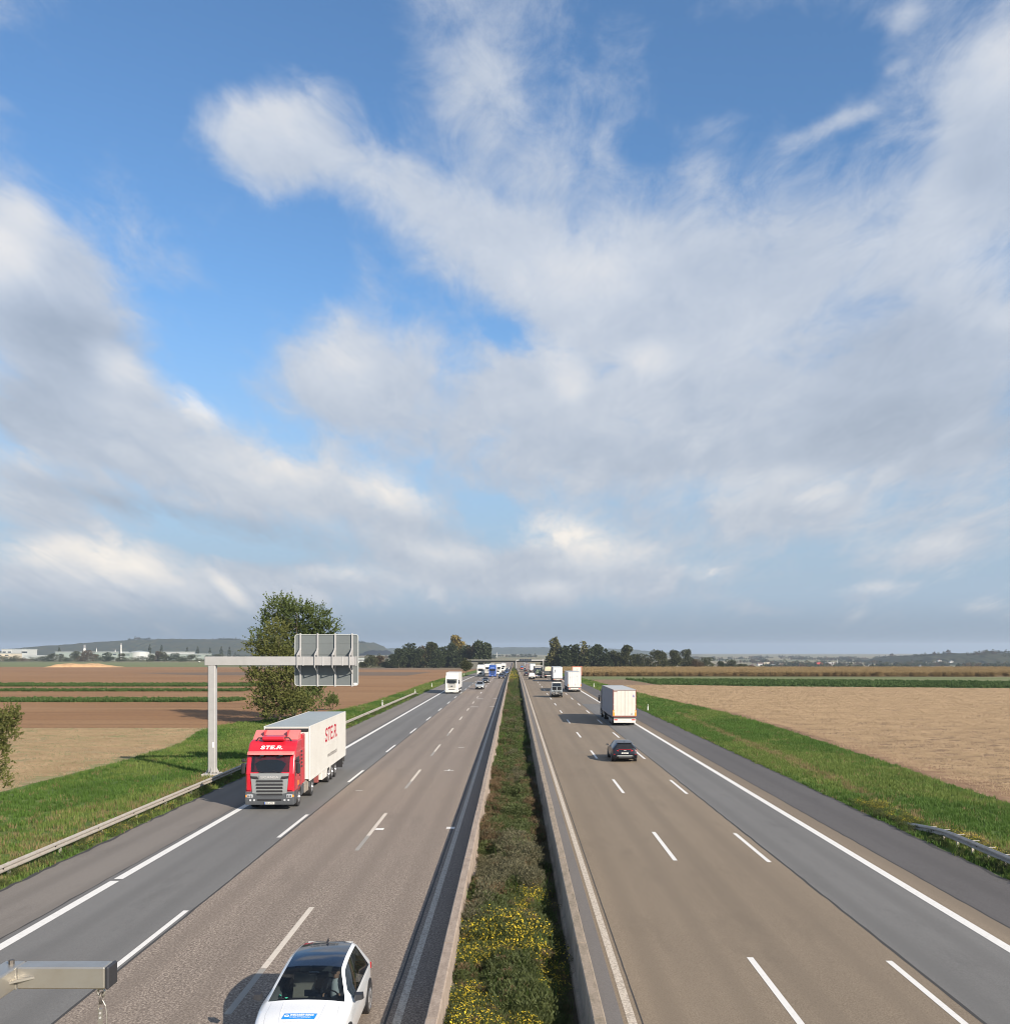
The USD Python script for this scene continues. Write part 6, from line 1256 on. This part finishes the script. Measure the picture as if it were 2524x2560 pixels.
# ---------------------------------------------------------------- far country
rng = np.random.default_rng(31)
def forest_mat(name, a, b, c):
    n = {'g': ('geometry', {}), 'n': ('noise_texture', {'scale': .035, 'detail': 6.0, 'roughness': .7}), 'r': ('rgb_ramp', {'ramp': [(.3, a), (.5, b), (.7, c)]}), 'p': ('principled_bsdf', {'roughness': .95, 'specular_ior_level': .1})}
    return usdkit.material(stage, '/World/Looks/' + name, n, [('g.position', 'n.vector'), ('n.fac', 'r.fac'), ('r.color', 'p.base_color')], surface='p.BSDF')
M_FOREST = forest_mat('far_forest', (.020, .028, .016), (.036, .042, .022), (.066, .056, .030))
M_RIDGE = forest_mat('far_ridge', (.020, .030, .018), (.034, .044, .026), (.075, .075, .042))
HILLS = []
def hill(label, pts, d, depth, mat, step, bump, base, wl=16.0):
    """A wooded rise whose skyline passes the seen points (px, py) at distance d."""
    xs = np.arange(X(pts[0][0], d), X(pts[-1][0], d) + step, step); hx = np.array([X(p[0], d) for p in pts]); hz = np.array([EYE - (p[1] - CY) * d / FPX for p in pts])
    ridge = np.interp(xs, hx, hz); ys = np.linspace(d - depth, d + depth, 26); v = []
    for y in ys:
        k = (1 - ((y - d) / depth) ** 2); k = k * k * (3 - 2 * k)
        nz = meshkit.fbm(np.column_stack([xs / wl, np.full(len(xs), y / wl), np.zeros(len(xs))]), 3, 4) - .45
        v.append(np.column_stack([xs, np.full(len(xs), y), base + (ridge - base) * k + nz * bump * min(1, k * 4)]))
    v = np.vstack(v); nx = len(xs); f = []
    for j in range(len(ys) - 1):
        i = np.arange(nx - 1) + j * nx; f.append(np.column_stack([i, i + 1, i + nx + 1])); f.append(np.column_stack([i, i + nx + 1, i + nx]))
    put('hills', trimesh.Trimesh(v, np.vstack(f), process=False), mat, kind='structure', label=label, cat='hill')
    HILLS.append((xs, ys, v[:, 2].reshape(len(ys), nx)))
hill('long wooded hill behind the works on the left', [(112, 1628), (120, 1622), (180, 1615), (240, 1611), (300, 1606), (380, 1601), (450, 1599), (540, 1600), (640, 1602), (760, 1604), (880, 1606), (925, 1608), (937, 1614), (944, 1626)], 4500, 700, M_FOREST, 9, 11, -16)
hill('low blue wooded ridge beyond the bridge', [(880, 1630), (945, 1622), (1000, 1622), (1150, 1621), (1280, 1619), (1400, 1620), (1480, 1621), (1560, 1625), (1640, 1630), (1700, 1636), (1760, 1640), (1900, 1639), (2050, 1641), (2200, 1642), (2400, 1645), (2700, 1647)], 7200, 900, M_RIDGE, 18, 16, -26, 30.)
hill('flat rise of fields and woods under the blue ridge', [(-200, 1637), (300, 1636), (700, 1634), (960, 1632), (1150, 1640), (1290, 1643), (1420, 1642), (1600, 1640), (1850, 1647), (2100, 1650), (2300, 1652), (2700, 1652)], 5300, 500, M_RIDGE, 14, 9, -26, 24.)
hill('wooded hillside behind the village on the right', [(2205, 1664), (2235, 1650), (2270, 1644), (2310, 1640), (2360, 1637), (2420, 1635), (2480, 1636), (2540, 1634), (2640, 1632), (2800, 1634)], 2700, 420, M_FOREST, 5, 9, -28, 10.)
def land(x, y):
    z = float(T(x, y))
    for xs, ys, h in HILLS:
        if xs[0] < x < xs[-1] and ys[0] < y < ys[-1]:
            i, j = np.searchsorted(xs, x) - 1, np.searchsorted(ys, y) - 1; z = max(z, float(h[j, i]))
    return z
def foot(px, py, lo, hi):
    """Where the view ray through (px, py) meets the land between two distances."""
    for y in np.arange(lo, hi, 10.0):
        x = X(px, y)
        if EYE - (py - CY) * y / FPX <= land(x, y): return x, y, land(x, y)
    return X(px, hi), hi, land(X(px, hi), hi)

M_HWALL = paint('house_white', (.52, .52, .50), .8); M_HCREAM = paint('house_cream', (.45, .40, .31), .8); M_HRED = paint('house_red', (.45, .045, .035), .7)
M_HROOF = paint('roof_brown', (.13, .085, .07), .8); M_HROOFG = paint('roof_grey', (.16, .165, .17), .7); M_HWIN = paint('house_window', (.04, .05, .06), .2)
def house(i, zx, zy, w, h, kind='w'):
    px, py = 1800 + (zx + w / 2) * .38, 1560 + (zy + h / 2 + 2) * .38
    x, y, z = foot(px, py, 1350, 3100); s = y / FPX; W, H = w * .38 * s, max(3.2, h * .38 * s)
    wall = {'w': M_HWALL, 'c': M_HCREAM, 'r': M_HRED, 'b': M_HWALL, 'h': M_HCREAM}[kind]; D = min(12, W)
    nm = {'w': 'white house', 'c': 'cream house', 'r': 'red hall with a curved roof', 'b': 'white four-storey block', 'h': 'long pale hall'}[kind]
    t = thing('village_house', f'{nm}, {ORD[i % 28] if i < 28 else "twenty-ninth or later"} building from the left in the far village' if i < 28 else f'{nm} on the wooded slope, {ORD[i - 28]} from the left', 'house', (x, y, z - .3), 0, 'buildings of the far village')
    eave = H * (.62 if kind in 'wcr' else 1)
    put('wall', bx(-W / 2, W / 2, -D / 2, D / 2, -1, eave), wall, t)
    if kind in 'wc':
        if i % 2: put('roof', prism([(-D / 2 - .4, eave + .01), (D / 2 + .4, eave + .01), (0, H)], 'x', -W / 2 - .4, W / 2 + .4), M_HROOF if i % 3 else M_HROOFG, t)
        else: put('roof', prism([(-W / 2 - .4, eave + .01), (W / 2 + .4, eave + .01), (0, H * 1.1)], 'y', -D / 2 - .4, D / 2 + .4), M_HROOFG if i % 3 else M_HROOF, t)
    elif kind == 'r': put('roof', prism([(-W / 2, eave + .01), (W / 2, eave + .01), (W * .35, H), (0, H * 1.15), (-W * .35, H)], 'y', -D / 2 - .3, D / 2 + .3), M_HRED, t)
    else: put('roof', bx(-W / 2 - .3, W / 2 + .3, -D / 2 - .3, D / 2 + .3, eave + .01, eave + .5), M_HROOFG, t)
    rows = 4 if kind == 'b' else 1 if kind in 'hr' else 2; cols = max(2, int(W / 3.2))
    for r in range(rows):
        zc = eave * (r + .55) / rows
        for c in range(cols):
            xc = -W / 2 + W * (c + .5) / cols; put('window', bx(xc - .65, xc + .65, -D / 2 - .06, -D / 2 + .02, zc - .55, zc + .6), M_HWIN, t)
VILL = [(195, 272, 28, 18, 'w'), (243, 262, 38, 20, 'w'), (282, 260, 40, 20, 'h'), (335, 270, 28, 18, 'w'), (388, 264, 46, 16, 'h'), (438, 272, 20, 14, 'c'), (500, 266, 30, 16, 'w'), (560, 262, 22, 20, 'w'), (586, 276, 30, 14, 'h'), (625, 266, 58, 24, 'r'), (697, 263, 50, 26, 'b'), (760, 282, 24, 12, 'c'), (828, 280, 36, 12, 'w'), (880, 284, 30, 10, 'c'), (915, 282, 46, 10, 'h'), (965, 264, 18, 14, 'w'), (982, 270, 38, 18, 'h'), (1048, 258, 16, 14, 'w'), (1050, 278, 40, 14, 'h'), (1120, 270, 18, 12, 'w'), (1145, 266, 22, 12, 'c'), (1192, 262, 22, 16, 'w'), (1202, 284, 14, 10, 'w'), (1246, 256, 26, 12, 'w'), (1250, 284, 20, 14, 'w'), (1296, 256, 20, 12, 'c'), (1308, 278, 12, 22, 'w'), (1340, 258, 30, 10, 'w'), (1396, 252, 20, 14, 'w'), (1418, 290, 16, 12, 'w'), (1428, 240, 22, 12, 'w'), (1470, 254, 28, 12, 'w'), (1506, 254, 22, 14, 'w'), (1636, 288, 22, 10, 'w')]
for i, v in enumerate(VILL): house(i, *v)
for i, (zx, zy, w) in enumerate([(300, 268, 22), (375, 272, 16), (478, 262, 24), (533, 264, 22), (614, 274, 14), (808, 278, 20), (870, 276, 18), (1105, 266, 24), (1182, 270, 22), (1275, 266, 18), (1560, 280, 30), (1600, 278, 26), (1380, 276, 22), (1460, 276, 22)]):
    px, py = 1800 + zx * .38, 1560 + zy * .38; x, y, z = foot(px, py + 9, 1350, 2600); far_tree('village_tree', f'dark tree between the houses, {ORD[i]} from the left in the far village', x, y, z + 9 + w * .08, w * .38 * y / FPX, L_DARK, rng, 'trees of the far village', n=140)
def mast(name, label, px, y0, y1, d, w):
    x = X(px, d); z = land(x, d); t = thing(name, label, 'mast', (x, d, z), 0); top = EYE - (y0 - CY) * d / FPX - z
    put('shaft', cyl((0, 0, -.5), (0, 0, top), w, 8, w * .7), M_HWALL, t); put('tip', cyl((0, 0, top), (0, 0, top + w * 2), w * .8, 8), M_HROOFG, t)
mast('radio_mast', 'thin pale mast rising above the far village', 2092, 1649, 1670, 2000, .8); mast('wind_mast', 'thin pale mast left of the bridge against the ridge', 1241, 1632, 1650, 2600, .9)

# works on the left
M_HALL = paint('hall_cladding', (.22, .26, .235), .6, vary=.05, scale=.05); M_HALLW = paint('hall_white', (.38, .395, .385), .6); M_HALLROOF = paint('hall_roof', (.33, .36, .355), .6)
def hall(label, x0, x1, y0, y1, d, mat, dep=40, name='works_hall', round_=False, win=True):
    X0, X1 = X(x0, d), X(x1, d); zt, zb = EYE - (y0 - CY) * d / FPX, float(T((X0 + X1) / 2, d)) - .5; c = (X0 + X1) / 2; H = zt - zb; h = (X1 - X0) / 2
    t = thing(name, label, 'hall', (c, d, zb), 0, 'buildings of the far works')
    if round_: put('wall', cyl((0, 0, 0), (0, 0, H), h, 28), mat, t, smooth=30); put('roof', cyl((0, 0, H), (0, 0, H + h * .12), h * 1.02, 28, h * .2), M_HALLROOF, t)
    else: put('wall', bx(-h, h, 0, dep, 0, H), mat, t); put('roof', bx(-h - .5, h + .5, -.6, dep + .5, H + .01, H + 1.1), M_HALLROOF, t)
    if win and not round_:
        for k in range(max(2, int(h / 9))):
            xc = -h + (k + .5) * 2 * h / max(2, int(h / 9)); put('gate', bx(xc - 2.2, xc + 2.2, -.15, .05, .4, min(5, H * .5)), M_HALLROOF, t); put('window_band', bx(xc - 3, xc + 3, -.12, .05, H * .68, H * .82), M_HWIN, t)
hall('long pale green hall left of the chimney', 138, 300, 1631, 1650, 1760, M_HALL); hall('pale green hall right of the chimney', 300.5, 326, 1633, 1650, 1765, M_HALL); hall('round pale tank building beside the chimney', 326, 372, 1630, 1648, 1790, M_HALLW, round_=True)
hall('low white roofed hall right of the round tank', 372, 512, 1636, 1650, 1800, M_HALL); hall('upper white hall above the low roof', 400, 470, 1631, 1640, 1900, M_HALLW); hall('white hall at the far left edge', 4, 30, 1624, 1645, 1850, M_HALLW); hall('cream hall in front at the far left edge', -10, 26, 1634, 1648, 1700, M_HCREAM); hall('white block with a flat roof near the far left edge', 55, 67, 1624, 1645, 1850, M_HALLW)
hall('low grey hall between hedge and green hall', 60, 120, 1640, 1650, 1700, M_HALLROOF); hall('white building showing between signboard and left grove', 893, 908, 1648, 1660, 1180, M_HALLW, dep=14)
mast('works_chimney', 'tall white chimney rising from the far works', 302.5, 1612, 1640, 1755, 1.5); mast('works_tower', 'short pale tower on the green hall', 211, 1621, 1640, 1780, 3.2); mast('works_chimney', 'thin short chimney left of the tall one', 241, 1622, 1640, 1770, .9); mast('works_chimney', 'short vent stack beside the tall chimney', 288, 1626, 1640, 1770, .9)
car('parked_van', 'white van parked at the edge of the far left field', 'van', M_WHITELORRY, X(497, 1290), 1290, group=None, cat='van', n=20)

# heap of sand
def heap():
    x0, x1, d = X(118, 800), X(308, 800), 800.0; n = 60; xs = np.linspace(x0, x1, n); v = []
    for k, yy in enumerate(np.linspace(-9, 9, 15)):
        e = (1 - (yy / 9) ** 2); q = np.minimum(1, np.minimum((xs - x0) / 9, (x1 - xs) / 22)); q = np.clip(q, 0, 1)
        h = (3.0 + 1.5 * (meshkit.fbm(np.column_stack([xs / 5, np.full(n, yy / 5), np.zeros(n)]), 4, 2) - .5)) * np.sqrt(np.clip(e, 0, 1)) * q * (.82 + .18 * np.clip((xs - x0) / (x1 - x0) * 2, 0, 1))
        v.append(np.column_stack([xs, np.full(n, d + yy), T(xs, d + yy) + h - .05]))
    v = np.vstack(v); f = []
    for j in range(14):
        i = np.arange(n - 1) + j * n; f += [np.column_stack([i, i + 1, i + n + 1]), np.column_stack([i, i + n + 1, i + n])]
    put('sand_heap', trimesh.Trimesh(v, np.vstack(f), process=False), ground_mat('sand', [((1, 1, 1), 1, 0, 1, (.42, .27, .145)), ((.4, .4, .6), 5, .45, .7, (.33, .205, .11))], bump=.6, bdist=.3, bscale=1.5), label='long low heap of pale orange sand on the far left field', cat='sand heap')
heap()

# bridge and sign gantry over the motorway
M_BRIDGE = paint('bridge_concrete', (.105, .105, .088), .8, vary=.12, scale=.3); M_BRIDGEDK = paint('bridge_girder', (.10, .10, .085), .8)
zb = float(T(0, 700)); t = thing('road_bridge', 'flat concrete road bridge crossing the motorway in the distance', 'bridge', (0, 700, zb))
put('deck', bx(-34, 34, -4.5, 4.5, 5.45, 6.0, .05), M_BRIDGE, t); put('parapet', bx(-34, 34, -4.62, -4.42, 5.6, 6.45), M_BRIDGE, t); put('parapet', bx(-34, 34, 4.42, 4.62, 5.6, 6.45), M_BRIDGE, t)
for y in (-3, 0, 3): put('girder', bx(-32, 32, y - .5, y + .5, 4.7, 5.44), M_BRIDGEDK, t)
for x in (-22, 0, 22): put('pier', [cyl((x, y, -.5), (x, y, 4.69), .45, 12) for y in (-2.5, 2.5)], M_BRIDGE, t)
for sx in (-1, 1): put('abutment', bx(*sorted((sx * 26, sx * 33.5)), -4.4, 4.4, -.5, 4.69), M_BRIDGEDK, t)
for x in np.arange(-32, 33, 4.0): put('railing_post', bx(x - .05, x + .05, -4.6, -4.5, 6.45, 6.85), M_GALV_PALE, t)
put('railing', bx(-34, 34, -4.58, -4.52, 6.84, 6.9), M_GALV_PALE, t)
zb = float(T(0, 617)); t = thing('sign_gantry', 'pale gantry with five dark electronic signs before the bridge', 'road sign', (18.5, 617, zb)); M_SIGNDARK = paint('sign_dark', (.03, .035, .045), .4)
put('post', bx(-.22, .22, -.22, .22, -.2, 7.0, .03), M_GALV_PALE, t); put('beam', bx(-17.2, .3, -.25, .25, 5.75, 6.3, .03), M_GALV_PALE, t); put('post', bx(-17.4, -17.0, -.2, .2, -.2, 5.74, .03), M_GALV_PALE, t)
for x in (4.0, 5.55, 7.1, 8.6, 10.2): s = put('sign_box', bx(x - 18.5 - .66, x - 18.5 + .66, -.62, -.28, 5.45, 6.85, .04), M_SIGNDARK, t); put('sign_rim', prism(sbox(x - 18.5 - .68, 5.43, x - 18.5 + .68, 6.87).difference(sbox(x - 18.5 - .58, 5.53, x - 18.5 + .58, 6.77)), 'y', -.66, -.625), M_GREYPLASTIC, s)

# hedges and copses scattered over the far plain: too many and too small to tell apart
def copse(rng, n=90):
    L = [(rng.uniform(-3, 3), rng.uniform(-2, 2), rng.uniform(3, 6), rng.uniform(2.2, 3.6), rng.uniform(2.2, 3.6), rng.uniform(2, 3.4)) for _ in range(5)]
    Q = np.array(L)[rng.integers(0, 5, n)]; u = rng.normal(size=(n, 3)); u /= np.linalg.norm(u, axis=1, keepdims=True); return leaves(Q[:, :3] + u * Q[:, 3:6], u + rng.normal(0, .6, u.shape), 2.2, rng, .9)
cop = [(copse(rng), L_DARK), (copse(rng), L_MID), (copse(rng), L_DARK), (copse(rng), L_RUST)]
P = []
for _ in range(150):                                               # hedge lines
    d = rng.uniform(1500, 4600); px = rng.uniform(1880, 2560) if rng.uniform() < .62 else rng.uniform(-60, 1900); n = rng.integers(3, 12); a = rng.uniform(-.25, .25)
    if px < 900 and d < 2000: d += 700
    for k in range(n): x, y = X(px, d) + k * 9.0, d + k * 9 * a; P.append((x, y, land(x, y) - .5))
scatter('far_copses', cop, np.array(P), rng.uniform(.7, 1.5, len(P)), rng, 'dark hedges and copses scattered over the hazy far plain', 'trees', None, .05)

# ---------------------------------------------------------------- drivers
M_SKIN = paint('skin', (.50, .30, .21), .55); M_HAIR = paint('hair', (.05, .035, .025), .7); M_SHIRT = paint('shirt', (.62, .66, .68), .8); M_JACKET = paint('jacket', (.04, .045, .06), .85); M_TROUSERS = paint('trousers', (.05, .055, .075), .85)
def limb_mesh(bones, J, R, edge=.03, it=8):
    def ball(k, g=1.0):
        s = trimesh.creation.icosphere(2, R[k] * g); return s.vertices + J[k]
    acc = m3.Manifold()
    for a, b in bones: acc = acc + m3.Manifold.hull_points(np.vstack([ball(a), ball(b)]).astype(np.float64))
    acc = acc.refine_to_length(edge); m = acc.to_mesh(); t = trimesh.Trimesh(m.vert_properties[:, :3], m.tri_verts, process=True); trimesh.smoothing.filter_taubin(t, iterations=it); return t
def driver(label, loc, rotz, hands, shirt, jacket):
    """Seated figure facing +y, seat at its origin; hands: the two points gripped on the wheel."""
    t = thing('person', label, 'person', loc, rotz)
    J = {k: np.array(v, float) for k, v in dict(pelvis=(0, 0, .10), waist=(0, -.03, .28), chest=(0, -.06, .46), neck=(0, -.05, .60), skull=(0, -.025, .74), jaw=(0, .03, .67), brow=(0, .035, .755), nose=(0, .088, .715),
         sl=(-.19, -.06, .54), sr=(.19, -.06, .54), el=(-.26, .12, .34), er=(.26, .12, .34), kl=(-.13, .42, .16), kr=(.13, .42, .16), hl=(-.09, .04, .10), hr=(.09, .04, .10), al=(-.12, .62, -.18), ar=(.12, .62, -.18), tl=(-.12, .74, -.22), tr=(.12, .74, -.22), eal=(-.083, -.02, .72), ear=(.083, -.02, .72)).items()}
    R = dict(pelvis=.14, waist=.125, chest=.14, neck=.056, skull=.088, jaw=.052, brow=.06, nose=.013, sl=.07, sr=.07, el=.045, er=.045, kl=.065, kr=.065, hl=.095, hr=.095, al=.042, ar=.042, tl=.035, tr=.035, eal=.016, ear=.016)
    B = [('pelvis', 'waist'), ('waist', 'chest'), ('chest', 'neck'), ('neck', 'skull'), ('skull', 'jaw'), ('skull', 'brow'), ('brow', 'jaw'), ('brow', 'nose'), ('jaw', 'nose'), ('skull', 'eal'), ('skull', 'ear'), ('chest', 'sl'), ('chest', 'sr'), ('sl', 'el'), ('sr', 'er'), ('pelvis', 'hl'), ('pelvis', 'hr'), ('hl', 'kl'), ('hr', 'kr'), ('kl', 'al'), ('kr', 'ar'), ('al', 'tl'), ('ar', 'tr')]
    for s, h in (('l', hands[0]), ('r', hands[1])):
        h = np.array(h, float); e = J['e' + s]; d = (h - e) / np.linalg.norm(h - e); sg = -1 if s == 'l' else 1
        J['w' + s] = h - d * .085; R['w' + s] = .028; J['p' + s] = h - d * .02; R['p' + s] = .030; B += [('e' + s, 'w' + s), ('w' + s, 'p' + s)]
        for k, (off, ln) in enumerate(((-.028, .030), (-.010, .036), (.009, .034), (.027, .026))):
            a, b, c = f'f{s}{k}a', f'f{s}{k}b', f'f{s}{k}c'; up = np.array([0, 0, 1.0])
            J[a] = h + up * off * .9 + d * .012; J[b] = J[a] + d * ln; J[c] = J[b] + np.array([-sg * .022, -.020, 0]); R[a], R[b], R[c] = .0095, .0085, .008; B += [('p' + s, a), (a, b), (b, c)]
        J['th' + s] = J['w' + s] + d * .05 + np.array([-sg * .030, 0, .018]); J['ti' + s] = J['th' + s] + d * .03 + np.array([-sg * .004, 0, .012]); R['th' + s], R['ti' + s] = .011, .009; B += [('w' + s, 'th' + s), ('th' + s, 'ti' + s)]
    body = put('body', limb_mesh(B, J, R, .022, 6), M_SKIN, t, smooth=True)
    g = lambda ks, f, add=.012: ({k: J[k] for k in ks}, {k: R[k] * f + add for k in ks})
    def garment(name, bones, mat, add, edge=.035):
        ks = {k for b in bones for k in b}; put(name, limb_mesh(bones, J, {k: R[k] + add for k in ks}, edge, 6), mat, t, smooth=True)
    J['cf'] = np.array((0, .0, .50)); R['cf'] = .09; J['wf'] = np.array((0, .035, .26)); R['wf'] = .10
    garment('shirt', [('cf', 'wf'), ('cf', 'neck')], shirt, .004)
    garment('jacket', [('pelvis', 'waist'), ('waist', 'chest'), ('chest', 'sl'), ('chest', 'sr'), ('sl', 'el'), ('sr', 'er'), ('el', 'wl'), ('er', 'wr')], jacket, .010)
    garment('trousers', [('pelvis', 'hl'), ('pelvis', 'hr'), ('hl', 'kl'), ('hr', 'kr'), ('kl', 'al'), ('kr', 'ar')], M_TROUSERS, .012)
    garment('shoes', [('al', 'tl'), ('ar', 'tr')], M_TRIM, .012)
    J['hp'] = np.array((0, -.045, .775)); R['hp'] = .088; J['hb'] = np.array((0, -.055, .70)); R['hb'] = .075; J['ht'] = np.array((0, .005, .80)); R['ht'] = .070
    garment('hair', [('hp', 'hb'), ('hp', 'ht')], M_HAIR, .004, .02)
    for sg in (-1, 1): put('eye', trimesh.creation.icosphere(2, .011).apply_translation((sg * .031, .083, .742)), M_INK, body)
    put('mouth', bx(-.022, .022, .072, .082, .668, .674, .003), paint('lips', (.38, .16, .13), .5), body)
    return t
# white car: its nose points to the camera, so the driver sits at the picture's right
cyl_ = (WX, WY + 4.26 / 2, float(T(WX, 20)) + .05)
def in_car(p): return np.array((cyl_[0] - p[0], cyl_[1] - p[1], cyl_[2] + p[2]))
SEAT = np.array((-.38, -.26, .50)); seat = in_car(SEAT); w = wheel_c - SEAT
driver('driver in a pale shirt and dark jacket at the wheel of the white car', seat, 180, [w + np.array((-.165, -.03, .02)), w + np.array((.165, -.03, .02))], M_SHIRT, M_JACKET)
driver('driver behind the windscreen of the red lorry', np.array((-12.66 + .55, 50.15 + 1.42, .05 + 1.50)), 180, [np.array((-.18, .62, .50)), np.array((.18, .62, .50))], M_SHIRT, M_SHIRT)

# ---------------------------------------------------------------- haze
HAZE = usdkit.material(stage, '/World/Looks/haze', {'v': ('principled_volume', {'color': (.70, .79, .90), 'density': 0.85e-4, 'anisotropy': .25})}, [], volume='v.volume')
put('haze', bx(-12000, 12000, -1500, 12000, -29.0, 95.0), HAZE, kind='stuff', label='thin blue autumn haze over the country', cat='haze')
